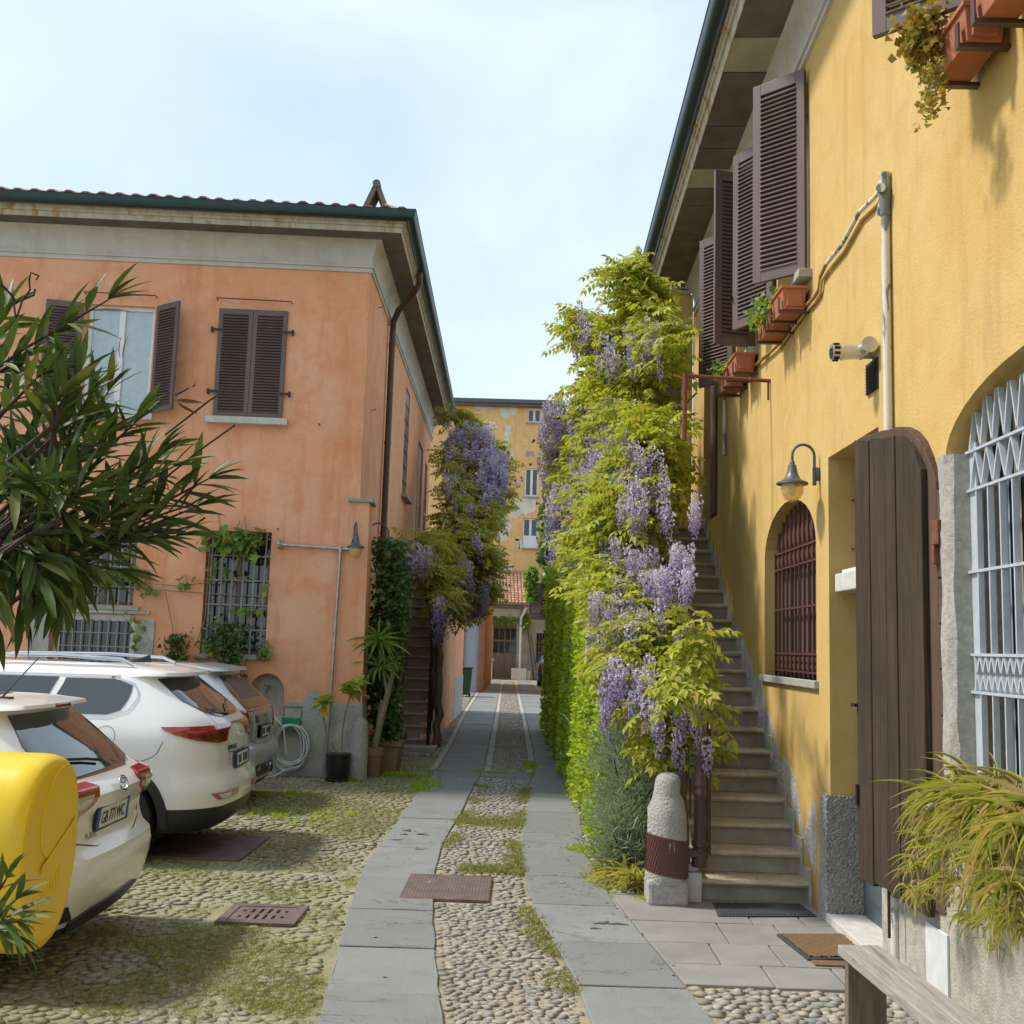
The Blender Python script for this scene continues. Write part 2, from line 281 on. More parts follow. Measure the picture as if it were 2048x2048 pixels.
# vehicles
MT['carwhite'] = flat('white_car_paint', (0.76, 0.76, 0.755), 0.32, 0, 0.5, 0.8, 0.1, Coat_Roughness=0.06)
MT['carsilver'] = flat('silver_car_paint', (0.44, 0.46, 0.47), 0.34, 0.35, 0.5, 0.8, 0.15, Coat_Roughness=0.06)
MT['carglass'] = flat('tinted_car_glass', (0.020, 0.028, 0.030), 0.04, 0, 1.0, 0.5)
MT['cartrim'] = flat('black_car_trim', (0.018, 0.018, 0.019), 0.5)
MT['redlens'] = flat('red_tail_lens', (0.30, 0.010, 0.016), 0.12, 0, 0.7, 0.8)
MT['darkredlens'] = flat('dark_red_lens', (0.09, 0.006, 0.010), 0.15, 0, 0.7, 0.8)
MT['clearlens'] = flat('clear_lens', (0.55, 0.50, 0.48), 0.1, 0.2, 0.8, 0.8)
MT['chrome'] = flat('chrome', (0.62, 0.63, 0.65), 0.12, 1.0)
MT['tyre'] = flat('tyre_rubber', (0.014, 0.014, 0.014), 0.75)
MT['plate'] = flat('white_number_plate', (0.62, 0.62, 0.58), 0.4)
MT['plateblue'] = flat('blue_plate_band', (0.02, 0.07, 0.35), 0.4)
MT['ink'] = flat('black_lettering', (0.012, 0.012, 0.013), 0.5)
MT['blue'] = flat('dark_blue_paint', (0.02, 0.035, 0.16), 0.3, 0, 0.5, 0.6)
MT['tarp'] = surf('crumpled_silver_tarp', (0.46, 0.48, 0.52), (0.32, 0.34, 0.38), 6, 0.35, 0.65, 0.35, 0.8, 9, 0.05, metal=0.3)
MT['binlid'] = flat('dark_green_bin', (0.010, 0.045, 0.022), 0.5)
MT['doorblue'] = flat('blue_grey_door_paint', (0.085, 0.105, 0.125), 0.5)
MT['whitepanel'] = flat('white_board', (0.66, 0.68, 0.68), 0.5)
MT['gatebrown'] = surf('grey_brown_gate_paint', (0.22, 0.155, 0.13), (0.17, 0.12, 0.10), 4, 0.35, 0.65, 0.75, 0.2, 30, 0.004)
MT['workshop'] = surf('grey_render', (0.40, 0.38, 0.34), (0.30, 0.28, 0.25), 1.5, 0.35, 0.65, 0.9, 0.3, 20, 0.01)
# ------------------------------------------------------------------ geometry helpers
WM = {}                                                    # world matrix of each object made here
def link(o, parent=None):
    COL.objects.link(o)
    if parent: o.parent = parent
    return o
def tags(o, label=None, cat=None, group=None, kind=None):
    if label: o['label'] = label
    if cat: o['category'] = cat
    if group: o['group'] = group
    if kind: o['kind'] = kind
    return o
def thing(name, label, cat, loc=(0, 0, 0), rz=0.0, group=None):
    o = bpy.data.objects.new(name, None); link(o); o.empty_display_size = 0.2
    o.location = loc; o.rotation_euler = (0, 0, rz)
    WM[o] = Matrix.Translation(Vector(loc)) @ Matrix.Rotation(rz, 4, 'Z')
    return tags(o, label, cat, group)
def struct(name):
    o = bpy.data.objects.new(name, None); link(o); WM[o] = Matrix.Identity(4); o['kind'] = 'structure'; return o
def mesh_obj(name, me, parent=None, loc=None):
    o = bpy.data.objects.new(name, me); link(o, parent)
    m = WM.get(parent, Matrix.Identity(4)) if parent else Matrix.Identity(4)
    if loc is not None: o.location = loc; m = m @ Matrix.Translation(Vector(loc))
    WM[o] = m; return o
def copy_tree(o, parent=None):
    c = o.copy(); COL.objects.link(c)
    if parent: c.parent = parent
    for ch in o.children: copy_tree(ch, c)
    return c

class MB:
    def __init__(s): s.v = []; s.f = []; s.mi = []
    def add(s, v, f, mi=0):
        k = len(s.v); s.v += [tuple(p) for p in v]; s.f += [tuple(i+k for i in q) for q in f]; s.mi += [mi]*len(f); return s
    def obox(s, p, a, b, c, mi=0):                          # corner + three edge vectors
        p, a, b, c = Vector(p), Vector(a), Vector(b), Vector(c)
        v = [p, p+a, p+a+b, p+b, p+c, p+a+c, p+a+b+c, p+b+c]
        f = [(0, 3, 2, 1), (4, 5, 6, 7), (0, 1, 5, 4), (1, 2, 6, 5), (2, 3, 7, 6), (3, 0, 4, 7)]
        if a.cross(b).dot(c) < 0: f = [q[::-1] for q in f]
        return s.add(v, f, mi)
    def box(s, c, size, rz=0.0, mi=0):
        m = Matrix.Rotation(rz, 3, 'Z'); a, b, d = m @ Vector((size[0], 0, 0)), m @ Vector((0, size[1], 0)), Vector((0, 0, size[2]))
        return s.obox(Vector(c)-(a+b+d)/2, a, b, d, mi)
    def ab(s, lo, hi, mi=0):
        return s.obox(lo, (hi[0]-lo[0], 0, 0), (0, hi[1]-lo[1], 0), (0, 0, hi[2]-lo[2]), mi)
    def quad(s, *p, mi=0): return s.add(p, [tuple(range(len(p)))], mi)
    def prism(s, poly, vec, mi=0):
        n = len(poly); vec = Vector(vec); P = [Vector(p) for p in poly]
        v = P+[p+vec for p in P]
        f = [tuple(range(n))[::-1], tuple(range(n, 2*n))]+[(i, (i+1) % n, (i+1) % n+n, i+n) for i in range(n)]
        nn = sum(((P[i]-P[0]).cross(P[(i+1) % n]-P[0]) for i in range(n)), Vector())
        if nn.dot(vec) < 0: f = [q[::-1] for q in f]
        return s.add(v, f, mi)
    def tube(s, pts, r, n=8, mi=0, caps=True):
        P = [Vector(p) for p in pts]; m = len(P); rr = r if hasattr(r, '__len__') else [r]*m
        v = []; up = None
        for i in range(m):
            t = (P[min(i+1, m-1)]-P[max(i-1, 0)]).normalized()
            if up is None: up = Vector((0, 0, 1)) if abs(t.z) < 0.9 else Vector((1, 0, 0))
            a = t.cross(up); a = a.normalized() if a.length > 1e-4 else t.orthogonal().normalized()
            b = a.cross(t).normalized(); up = b
            v += [P[i]+rr[i]*(math.cos(2*math.pi*k/n)*a+math.sin(2*math.pi*k/n)*b) for k in range(n)]
        f = [(i*n+k, (i+1)*n+k, (i+1)*n+(k+1) % n, i*n+(k+1) % n) for i in range(m-1) for k in range(n)]
        if caps: f += [tuple(range(n)), tuple(range((m-1)*n, m*n))[::-1]]
        return s.add(v, f, mi)
    def lathe(s, prof, c, n=24, axis='Z', mi=0):
        c = Vector(c); v = []
        for r, z in prof:
            for k in range(n):
                a = 2*math.pi*k/n; p = (r*math.cos(a), r*math.sin(a), z)
                if axis == 'X': p = (z, p[0], p[1])
                elif axis == 'Y': p = (p[0], z, p[1])
                v.append(c+Vector(p))
        m = len(prof); f = [(i*n+k, i*n+(k+1) % n, (i+1)*n+(k+1) % n, (i+1)*n+k) for i in range(m-1) for k in range(n)]
        f += [tuple(range(n))[::-1], tuple(range((m-1)*n, m*n))]
        return s.add(v, f, mi)
    def grid(s, P, mi=0):
        m, n = len(P), len(P[0]); v = [p for r in P for p in r]
        return s.add(v, [(i*n+k, i*n+k+1, (i+1)*n+k+1, (i+1)*n+k) for i in range(m-1) for k in range(n-1)], mi)
    def ball(s, c, r, nu=10, nv=6, mi=0):
        rx, ry, rz = r if hasattr(r, '__len__') else (r, r, r)
        pr = [(max(1e-3, math.cos(a)), math.sin(a)) for a in [(-0.5+i/nv)*math.pi for i in range(nv+1)]]
        k = len(s.v); s.lathe(pr, (0, 0, 0), nu, 'Z', mi)
        for i in range(k, len(s.v)):
            x, y, z = s.v[i]; s.v[i] = (c[0]+x*rx, c[1]+y*ry, c[2]+z*rz)
        return s
    def wall(s, O, U, V, N, outer, holes=(), depth=None, mi=0):
        """flat wall in frame (O,U,V), N points out; each hole gets reveals going in by depth"""
        O, U, V, N = Vector(O), Vector(U), Vector(V), Vector(N)
        loops = [[Vector((a, b, 0)) for a, b in outer]]+[[Vector((a, b, 0)) for a, b in h] for h in holes]
        tri = tessellate_polygon(loops); fl = [p for l in loops for p in l]
        v = [O+U*p.x+V*p.y for p in fl]; f = []
        for t in tri:
            a, b, c = (v[i] for i in t)
            f.append(tuple(t) if (b-a).cross(c-a).dot(N) > 0 else tuple(t)[::-1])
        s.add(v, f, mi)
        for i, h in enumerate(holes):
            d = depth[i] if hasattr(depth, '__len__') else depth
            P = [O+U*a+V*b for a, b in h]; n = len(P)
            cen = sum(P, Vector())/n
            for k in range(n):
                a, b = P[k], P[(k+1) % n]; q = [a, b, b-N*d, a-N*d]
                nn = (q[1]-q[0]).cross(q[2]-q[0])
                if nn.dot(cen-(a+b)/2) < 0: q = q[::-1]
                s.quad(*q, mi=mi)
        return s
    def build(s, name, mats, parent=None, smooth=None, kind=None, bevel=0.0, label=None, base=None, local=False):
        mats = mats if isinstance(mats, (list, tuple)) else [mats]
        mats = [MT[m] if isinstance(m, str) else m for m in mats]
        V = [Vector(p) for p in s.v]
        if not local:
            if parent is None and base is None:
                xs, ys, zs = zip(*s.v); base = ((min(xs)+max(xs))/2, (min(ys)+max(ys))/2, min(zs))
            if parent is not None:
                im = WM[parent].inverted(); V = [im @ p for p in V]
        loc = None
        if parent is None and base is not None:
            bb = Vector(base); V = [p-bb for p in V]; loc = bb
        elif parent is not None and len(V) and not local:
            n = len(V); bb = sum(V, Vector())/n; V = [p-bb for p in V]; loc = bb
        me = bpy.data.meshes.new(name); me.from_pydata([tuple(p) for p in V], [], s.f)
        for m in mats: me.materials.append(m)
        if len(mats) > 1: me.polygons.foreach_set('material_index', s.mi)
        if smooth is not None:
            me.polygons.foreach_set('use_smooth', [True]*len(me.polygons))
            if smooth > 0: me.set_sharp_from_angle(angle=rad(smooth))
        me.update(); o = mesh_obj(name, me, parent, loc)
        if bevel:
            b = o.modifiers.new('edge', 'BEVEL'); b.width = bevel; b.segments = 2; b.limit_method = 'ANGLE'; b.angle_limit = rad(40)
        if kind: o['kind'] = kind
        if label: o['label'] = label
        return o

def split_build(b, name, mats, parent, **kw):
    """each loose piece of b becomes a part of its own"""
    n = len(b.v); par = list(range(n))
    def fd(i):
        while par[i] != i: par[i] = par[par[i]]; i = par[i]
        return i
    for f in b.f:
        r = fd(f[0])
        for i in f[1:]: par[fd(i)] = r
    grp = {}
    for f in b.f: grp.setdefault(fd(f[0]), []).append(f)
    out = []
    for r, fs in grp.items():
        ids = sorted({i for f in fs for i in f}); mp_ = {j: k for k, j in enumerate(ids)}; m = MB()
        m.add([b.v[i] for i in ids], [tuple(mp_[i] for i in f) for f in fs]); out.append(m.build(name, mats, parent, **kw))
    return out

def npmesh(name, V, F, mat, parent=None, kind=None, base=None, smooth=False, mis=None, attr=None):
    """V (n,3) world, F (m,k) -> one object"""
    V = np.asarray(V, dtype=np.float64); F = np.asarray(F)
    if base is None and parent is None: base = (float(V[:, 0].mean()), float(V[:, 1].mean()), float(V[:, 2].min()))
    loc = None
    if parent is not None:
        im = np.array(WM[parent].inverted()); V = V @ im[:3, :3].T+im[:3, 3]
        base = V.mean(0)
    if base is not None: V = V-np.array(base); loc = tuple(float(x) for x in base)
    me = bpy.data.meshes.new(name); nv, (nf, k) = len(V), F.shape
    me.vertices.add(nv); me.vertices.foreach_set('co', V.astype(np.float32).ravel())
    me.loops.add(nf*k); me.loops.foreach_set('vertex_index', F.astype(np.int32).ravel())
    me.polygons.add(nf); me.polygons.foreach_set('loop_start', np.arange(0, nf*k, k, dtype=np.int32))
    if smooth: me.polygons.foreach_set('use_smooth', np.ones(nf, dtype=bool))
    for m in (mat if isinstance(mat, (list, tuple)) else [mat]): me.materials.append(MT[m] if isinstance(m, str) else m)
    if mis is not None: me.polygons.foreach_set('material_index', np.asarray(mis, dtype=np.int32))
    me.update(calc_edges=True)
    if attr is not None: me.attributes.new('along', 'FLOAT', 'POINT').data.foreach_set('value', np.asarray(attr, dtype=np.float32))
    o = mesh_obj(name, me, parent, loc)
    if kind: o['kind'] = kind
    return o

def scatter(tv, tf, M, T):
    """template verts/faces stamped with matrices M (N,3,3) and places T (N,3)"""
    tv, tf, M, T = np.asarray(tv, float), np.asarray(tf), np.asarray(M, float), np.asarray(T, float)
    V = np.einsum('nij,kj->nki', M, tv)+T[:, None, :]
    F = tf[None]+(np.arange(len(T))*len(tv))[:, None, None]
    return V.reshape(-1, 3), F.reshape(-1, tf.shape[1])
def frames(D, roll, size, upv=None):
    """matrices whose X axis follows D, spun by roll, scaled by size (N or N,3)"""
    D = np.asarray(D, float); D = D/np.linalg.norm(D, axis=1, keepdims=True)
    up = np.tile(np.array([0, 0, 1.0]), (len(D), 1)); bad = np.abs(D[:, 2]) > 0.97; up[bad] = (0, 1, 0)
    Y = np.cross(up, D); Y /= np.linalg.norm(Y, axis=1, keepdims=True); Z = np.cross(D, Y)
    c, s_ = np.cos(roll)[:, None], np.sin(roll)[:, None]
    Y2, Z2 = c*Y+s_*Z, -s_*Y+c*Z
    M = np.stack([D, Y2, Z2], axis=2)
    size = np.asarray(size, float)
    return M*(size[:, None, None] if size.ndim == 1 else size[:, None, :])
def cat(parts):
    V, F, k = [], [], 0
    for v, f in parts: V.append(v); F.append(f+k); k += len(v)
    return np.concatenate(V), np.concatenate(F)

# leaf shapes, length 1 along +X
LEAF = (np.array([(0, 0, 0), (.38, .5, .10), (.42, 0, -.02), (.38, -.5, .10), (1, 0, -.10)]), np.array([(0, 2, 1), (0, 3, 2), (1, 2, 4), (2, 3, 4)]))
def strap(nseg, droop, w0=0.5, w1=1.0, fold=0.15):          # long bent blade
    v, f = [], []
    for i in range(nseg+1):
        t = i/nseg; wd = (w0+(w1-w0)*min(1, t*3.2))*(1-t)**0.55 if t < 1 else 0
        x, z = t*(1-0.25*droop*t), -droop*t*t*0.7
        v += [(x, wd*0.5, z+fold*wd*0.5), (x, 0, z), (x, -wd*0.5, z+fold*wd*0.5)]
    for i in range(nseg):
        a = 3*i
        for k in (0, 1): f += [(a+k, a+k+1, a+k+4), (a+k, a+k+4, a+k+3)]
    return np.array(v, float), np.array(f)
def compound(pairs=5, ll=0.30, lw=0.165, droop=0.30):
    vs_, fs = [], []; rg = np.random.default_rng(5)
    def put(p, d, l):
        M = frames(np.array([d]), np.array([rg.uniform(-.4, .4)]), np.array([[l, l*lw/ll*2, l]]))
        v, f = scatter(LEAF[0]*np.array([1, .5, 1]), LEAF[1], M, np.array([p])); vs_.append(v); fs.append(f)
    for i in range(pairs):
        t = 0.22+0.68*i/(pairs-1)
        for sgn in (1, -1): put((t, 0, -droop*t*t), (0.55, sgn*1.0, -0.55*rg.uniform(.5, 1.3)), ll*(1-0.12*abs(t-.55)/.4))
    put((0.93, 0, -droop*.86), (1, 0, -0.7), ll)
    w_ = 0.008
    vs_.append(np.array([(0, w_, 0), (0, -w_, 0), (.95, 0, -droop*.9)])); fs.append(np.array([(0, 1, 2)]))
    return cat(list(zip(vs_, fs)))
def raceme(n, seed):
    rg = np.random.default_rng(seed); t = np.sort(rg.uniform(0, 1, n)**0.85); a = rg.uniform(0, 2*np.pi, n)
    r = 0.115*(1-t)**0.55*(0.75+0.4*rg.uniform(0, 1, n))*(0.55+0.7*np.minimum(1, t*5))+0.010
    P = np.stack([r*np.cos(a)+.05*t*t, r*np.sin(a), -t], 1); D = np.stack([np.cos(a), np.sin(a), rg.uniform(-.9, .0, n)], 1)
    M = frames(D, rg.uniform(-.6, .6, n), (0.082*(1-.5*t))*rg.uniform(.8, 1.2, n))
    tv = np.array([(0, 0, 0), (.45, .5, .30), (.85, 0, .5), (.45, -.5, .30), (.9, .3, -.45), (.9, -.3, -.45)])
    tf = np.array([(0, 1, 2), (0, 2, 3), (0, 4, 1), (0, 3, 5), (0, 5, 4)])
    V, F_ = scatter(tv, tf, M, P)
    V = np.concatenate([V, [(.004, 0, 0), (-.004, 0, 0), (.05, 0, -1.0)]]); F_ = np.concatenate([F_, [(len(V)-3, len(V)-2, len(V)-1)]])
    return V, F_, np.concatenate([np.repeat(t, 6), [0, 0, 1]])
def rand_dirs(n, rg, zlo=-1, zhi=1):
    z = rg.uniform(zlo, zhi, n); a = rg.uniform(0, 2*np.pi, n); r = np.sqrt(1-z*z)
    return np.stack([r*np.cos(a), r*np.sin(a), z], 1)
def in_poly(poly, x, y):
    c = False; n = len(poly)
    for i in range(n):
        (x1, y1), (x2, y2) = poly[i], poly[(i+1) % n]
        if (y1 > y) != (y2 > y) and x < (x2-x1)*(y-y1)/(y2-y1)+x1: c = not c
    return c
def arc(cx, cz, rx, rz, a0, a1, n):
    return [(cx+rx*math.cos(rad(a0+(a1-a0)*i/n)), cz+rz*math.sin(rad(a0+(a1-a0)*i/n))) for i in range(n+1)]
def text_mesh(name, body, size, mat, parent, origin, ux, uy, un, thick=0.003, shear=0.0, stretch=1.0):
    """lettering standing on a plane: origin = left foot, ux along the line, uy up, un out"""
    cu = bpy.data.curves.new(name, 'FONT'); cu.body = body; cu.size = size; cu.extrude = thick/2; cu.shear = shear
    tmp = bpy.data.objects.new(name, cu); COL.objects.link(tmp)
    bpy.context.view_layer.update()
    me = bpy.data.meshes.new_from_object(tmp.evaluated_get(bpy.context.evaluated_depsgraph_get()))
    bpy.data.objects.remove(tmp); bpy.data.curves.remove(cu)
    ux, uy, un, o_ = Vector(ux).normalized(), Vector(uy).normalized(), Vector(un).normalized(), Vector(origin)
    im = WM[parent].inverted() if parent else Matrix.Identity(4)
    for v in me.vertices: v.co = im @ (o_+ux*v.co.x*stretch+uy*v.co.y+un*(v.co.z+thick/2))
    me.materials.clear(); me.materials.append(MT[mat]); me.name = name
    return mesh_obj(name, me, parent)
# ------------------------------------------------------------------ ground
def poly_x(pts):
    P = sorted([tuple(gp(x, y))[:2] for x, y in pts], key=lambda p: p[1])
    ys = [p[1] for p in P]; xs = [p[0] for p in P]
    return lambda Y: float(np.interp(Y, ys, xs)) if Y <= ys[-1] else xs[-1]+(Y-ys[-1])*SLOPE
SLOPE = -0.0165
e1 = poly_x([(620, 2100), (638.7, 2035.6), (673.5, 1904), (700.6, 1807), (727.8, 1733.6), (782, 1660), (832, 1594), (878.7, 1536), (906, 1489.7), (930, 1434)])
e2 = poly_x([(893, 2100), (884.5, 2035.6), (871, 1904), (867, 1807), (871, 1745), (886.5, 1687), (921.3, 1629), (948.4, 1571), (967.8, 1540), (981.3, 1470), (989, 1434)])
e3 = poly_x([(1205, 2100), (1176.8, 2035.6), (1149.7, 1966), (1103.3, 1880.7), (1068.4, 1822.6), (1049, 1757), (1041.3, 1687), (1049, 1629), (1066.5, 1551.6), (1070.4, 1520.7), (1054, 1443)])
e4 = poly_x([(1470, 2100), (1430, 2048), (1300, 1892), (1235, 1815), (1196, 1753), (1169, 1699), (1161, 1629), (1153.6, 1551.6), (1147.8, 1486), (1110, 1434)])

g = MB(); g.ab((-90, -40, -0.3), (90, 160, -0.035)); go = g.build('ground', 'earth'); go['kind'] = 'structure'

yard = struct('cobbled_yard')
b = MB(); NY = 46; rows = []
for i in range(NY+1):
    Y = -3+i*(17.9+3)/NY; rows.append([(-14+(e1(max(Y, 5.2))+0.05+14)*k/24, Y, -0.008+RN.uniform(-.004, .004)) for k in range(25)])
b.grid(rows); b.build('earth_bed', 'moss', yard, smooth=0)
strip = struct('cobbled_strip')
b = MB(); Ys = [4.2+i*0.25 for i in range(int(57/0.25))]
b.grid([[(e2(Y)-.03, Y, -0.005), (e3(Y)+.03, Y, -0.005)] for Y in Ys]); b.build('mortar_bed', 'dirt', strip)
side = struct('cobbled_verge')
b = MB(); b.grid([[(e4(Y)-.03, Y, -0.008), (3.4, Y, -0.008)] for Y in Ys]); b.grid([[(-3.4, Y, -0.016), (e1(Y)+.03, Y, -0.016)] for Y in Ys if Y > 17.0])
b.build('mortar_bed', 'dirt', side)
b = MB(); b.grid([[(e4(Y)-.03, Y, -0.008), (3.4, Y, -0.008)] for Y in (-2, 4.2)]); b.build('mortar_bed', 'dirt', side)

# granite cart tracks: slabs one by one
def slab_piece(parent, poly, h, mat, z0=-0.06, name='slab', bev=0.006, tilt=0.002):
    b = MB(); z = [h+RN.uniform(-tilt, tilt) for _ in poly]
    n = len(poly); v = [(x, y, z0) for x, y in poly]+[(x, y, zz) for (x, y), zz in zip(poly, z)]
    f = [tuple(range(n))[::-1], tuple(range(n, 2*n))]+[(i, (i+1) % n, (i+1) % n+n, i+n) for i in range(n)]
    b.add(v, f); return b.build(name, mat, parent, bevel=bev)
def track(eL, eR, cuts, seed):
    tr = struct('granite_track'); rg = random.Random(seed); Y = 3.6
    for a in cuts+[None]:
        if a is None: break
    Y = cuts[0]
    k = 0
    while Y < 60:
        nxt = cuts[k+1] if k+1 < len(cuts) else Y+rg.uniform(1.0, 1.7)
        gap = 0.006; a, c = Y+gap, nxt-gap; m = 5 if Y < 20 else 2
        sk = rg.uniform(-.03, .03)
        Lp = [(eL(a+(c-a)*i/m)+0.004, a+(c-a)*i/m) for i in range(m+1)]; Rp = [(eR(a+(c-a)*i/m)-0.004, a+(c-a)*i/m+sk*0) for i in range(m+1)]
        jp = [(x_+rg.uniform(-.006, .006), y_+rg.uniform(-.004, .004)) for x_, y_ in Rp+Lp[::-1]]; slab_piece(tr, jp, 0.014+rg.uniform(-.004, .004), 'slab', bev=0.007 if Y < 25 else 0, tilt=.003)
        Y = nxt; k += 1
    return tr
gy = lambda x, y: gp(x, y).y
track(e1, e2, [3.4, 4.55, gy(800, 1990)-.02, gy(760, 1898), gy(760, 1822), gy(780, 1757), gy(830, 1698), gy(870, 1640), gy(900, 1590), gy(940, 1548)], 3)
track(e3, e4, [3.4, 4.45, gy(1270, 1980), gy(1220, 1890), gy(1130, 1812), gy(1100, 1755), gy(1100, 1710), gy(1100, 1668), gy(1100, 1625), gy(1110, 1597), gy(1110, 1568)], 4)
# cross band of stone in the middle strip
bandY = gy(1010, 1556), gy(1010, 1545)
cb = struct('stone_cross_band'); slab_piece(cb, [(e2(bandY[0])+.01, bandY[0]), (e3(bandY[0])-.01, bandY[0]), (e3(bandY[1])-.01, bandY[1]), (e2(bandY[1])+.01, bandY[1])], 0.012, 'slab')
for yy in (27.5, 41.0): slab_piece(cb, [(e2(yy)+.05, yy), (e3(yy)-.05, yy), (e3(yy)-.05, yy+.3), (e2(yy)+.05, yy+.3)], 0.012, 'slab', bev=0)
# narrow kerb stones along the straight tracks
kb = struct('edging_stones'); bk = {}
Y = 16.0
while Y < 50:
    l = RN.uniform(0.7, 1.2)
    for e, s in ((e1, -1), (e2, 1), (e3, -1), (e4, 1)):
        x0, x1 = e(Y)+s*.02, e(Y+l)+s*.02
        slab_piece(kb, [(x0, Y+.01), (x0+s*.09, Y+.01), (x1+s*.09, Y+l-.01), (x1, Y+l-.01)][::s], 0.016, 'stone', name='edging_stone', bev=0)
    Y += l

# dark oily marks on the slabs
def mark(parent, cx, cy, pts, z=.0182):
    c = gp(cx, cy); P = []
    for k in range(28):
        a = 2*math.pi*k/28; r = 1+.35*math.sin(3*a+cx)+.25*math.sin(5*a+cy)+RN.uniform(-.15, .15); P.append((c.x+pts[0]*r*math.cos(a), c.y+pts[1]*r*math.sin(a)+pts[2]*math.cos(a), z))
    MB().prism(P, (0, 0, .0008)).build('oil_stain', 'oil', parent)
MT['oil'] = flat('dark_oil_mark', (0.085, 0.088, 0.088), 0.7)
om = struct('oil_marks')
for cx, cy, q in ((815, 1664, (.035, .05, .01)), (845, 1672, (.05, .03, -.03)), (808, 1672, (.035, .02, .01)), (792, 1683, (.05, .02, 0)), (842, 1702, (.045, .016, .01)), (1205, 1851, (.045, .03, .02)), (1235, 1853, (.06, .02, .0)), (1190, 1862, (.03, .018, 0))): mark(om, cx, cy, q)

# stone paving in front of the stairs and door
pav = struct('stone_paving')
xw = 2.18
pY = [gy(1400, 1800)-.02+0.16, gy(1330, 1851), gy(1440, 1870)-.02, gy(1390, 1897), gy(1510, 1922), gy(1450, 1953)]
rowsP = [(8.42, 7.60, [1.62, 1.98]), (7.60, 7.08, [1.36, 1.75]), (7.08, 6.62, [1.22, 1.60, 1.95]), (6.62, 6.22, [1.45, 1.86])]
for ya, yb, xs in rowsP:
    for i in range(len(xs)+1):
        la = (e4(ya)+.012, e4(yb)+.012) if i == 0 else (xs[i-1]+.006, xs[i-1]+.006)
        ra = (xw-.005, xw-.005) if i == len(xs) else (xs[i]-.006, xs[i]-.006)
        if la[0] >= ra[0]-.05: la = (ra[0]-.06, la[1])
        slab_piece(pav, [(la[1], yb+.005), (ra[1], yb+.005), (ra[0], ya-.005), (la[0], ya-.005)], 0.012, 'slab_warm', tilt=0.003)

# ------------------------------------------------------------------ cobbles
PEB = []
for i in range(8):
    bm = bmesh.new(); bmesh.ops.create_icosphere(bm, subdivisions=1, radius=1.0)
    for v in bm.verts:
        k = RN.uniform(0.86, 1.12); v.co = Vector((v.co.x*k, v.co.y*k, v.co.z*(0.9 if v.co.z > 0 else .5)))
    bmesh.ops.delete(bm, geom=[f for f in bm.faces if f.calc_center_median().z < -0.42], context='FACES')
    me = bpy.data.meshes.new('cobble'); bm.to_mesh(me); bm.free()
    me.polygons.foreach_set('use_smooth', [True]*len(me.polygons)); PEB.append(me)
    tv = np.array([v.co[:] for v in me.vertices]); tf = np.array([p.vertices[:] for p in me.polygons]); me['k'] = i
    PEB[i] = (me, tv, tf)
def cobbles(parent, region, ya, yb, xa, xb, mat, sx, sy, nparts, hz=0.022, jit=0.34, base=0.0):
    """rows of river stones set on edge; region(x,y) says where; the nearest nparts are objects"""
    S = []; y = ya; r = 0
    while y < yb:
        x0 = xa(y) if callable(xa) else xa; x1 = xb(y) if callable(xb) else xb
        x = x0+sx*(0.25 if r % 2 else 0.75)
        while x < x1-.01:
            k = RN.uniform(.72, 1.22)
            px, py = x+RN.uniform(-jit, jit)*sx*.7, y+RN.uniform(-jit, jit)*sy
            if region(px, py): S.append((px, py, k, RN.gauss(0.15, .55)))
            x += sx*k*RN.uniform(.9, 1.08)
        y += sy; r += 1
    S.sort(key=lambda s: s[1])
    near, rest = S[:nparts], S[nparts:]
    for px, py, k, a in near:
        me = RN.choice(PEB)[0]
        o = bpy.data.objects.new('cobble', me)
        if not me.materials: me.materials.append(MT[mat])
        link(o, parent); o.location = (px, py, base+RN.uniform(-.006, .004)); o.rotation_euler = (RN.uniform(-.12, .12), RN.uniform(-.12, .12), a)
        o.scale = (sx*.56*k*RN.uniform(.9, 1.15), sy*.58*k**.5, hz*RN.uniform(.8, 1.25))
    if rest:
        parts = []
        idx = NP.integers(0, 8, len(rest)); A = np.array(rest)
        for i in range(8):
            s = A[idx == i]
            if not len(s): continue
            c, sn = np.cos(s[:, 3]), np.sin(s[:, 3]); n = len(s)
            M = np.zeros((n, 3, 3)); ax = sx*.56*s[:, 2]*NP.uniform(.9, 1.15, n); ay = sy*.58*np.sqrt(s[:, 2])
            M[:, 0, 0] = c*ax; M[:, 1, 0] = sn*ax; M[:, 0, 1] = -sn*ay; M[:, 1, 1] = c*ay; M[:, 2, 2] = hz*NP.uniform(.8, 1.25, n)
            T = np.stack([s[:, 0], s[:, 1], base+NP.uniform(-.007, .004, n)], 1); parts.append(scatter(PEB[i][1], PEB[i][2], M, T))
        V, F = cat(parts); npmesh('cobbles', V, F, mat, parent, 'stuff', smooth=True)
COVER = [(gp(796, 1802), gp(977, 1800), gp(977, 1756), gp(800, 1756)), ]
cvA, cvB = (-.86, .02), (8.0, 8.95)
c1 = [gp(797, 1800), gp(979, 1799), gp(976, 1757), gp(801, 1757)]
cx0, cx1, cy0, cy1 = c1[0].x, c1[1].x, c1[0].y, c1[2].y
not_cover = lambda x, y: not (cx0-.04 < x < cx1+.04 and cy0-.04 < y < cy1+.04) and not (bandY[0]-.03 < y < bandY[1]+.03)
cobbles(strip, not_cover, 4.4, 8.6, lambda y: e2(y)+.02, lambda y: e3(y)-.02, 'pebble', 0.067, 0.042, 300, 0.0145, base=-.004)
cobbles(strip, lambda x, y: not_cover(x, y) and y > 8.6, 8.6, 24, lambda y: e2(y)+.02, lambda y: e3(y)-.02, 'pebble', 0.070, 0.046, 0, 0.0145, base=-.004)
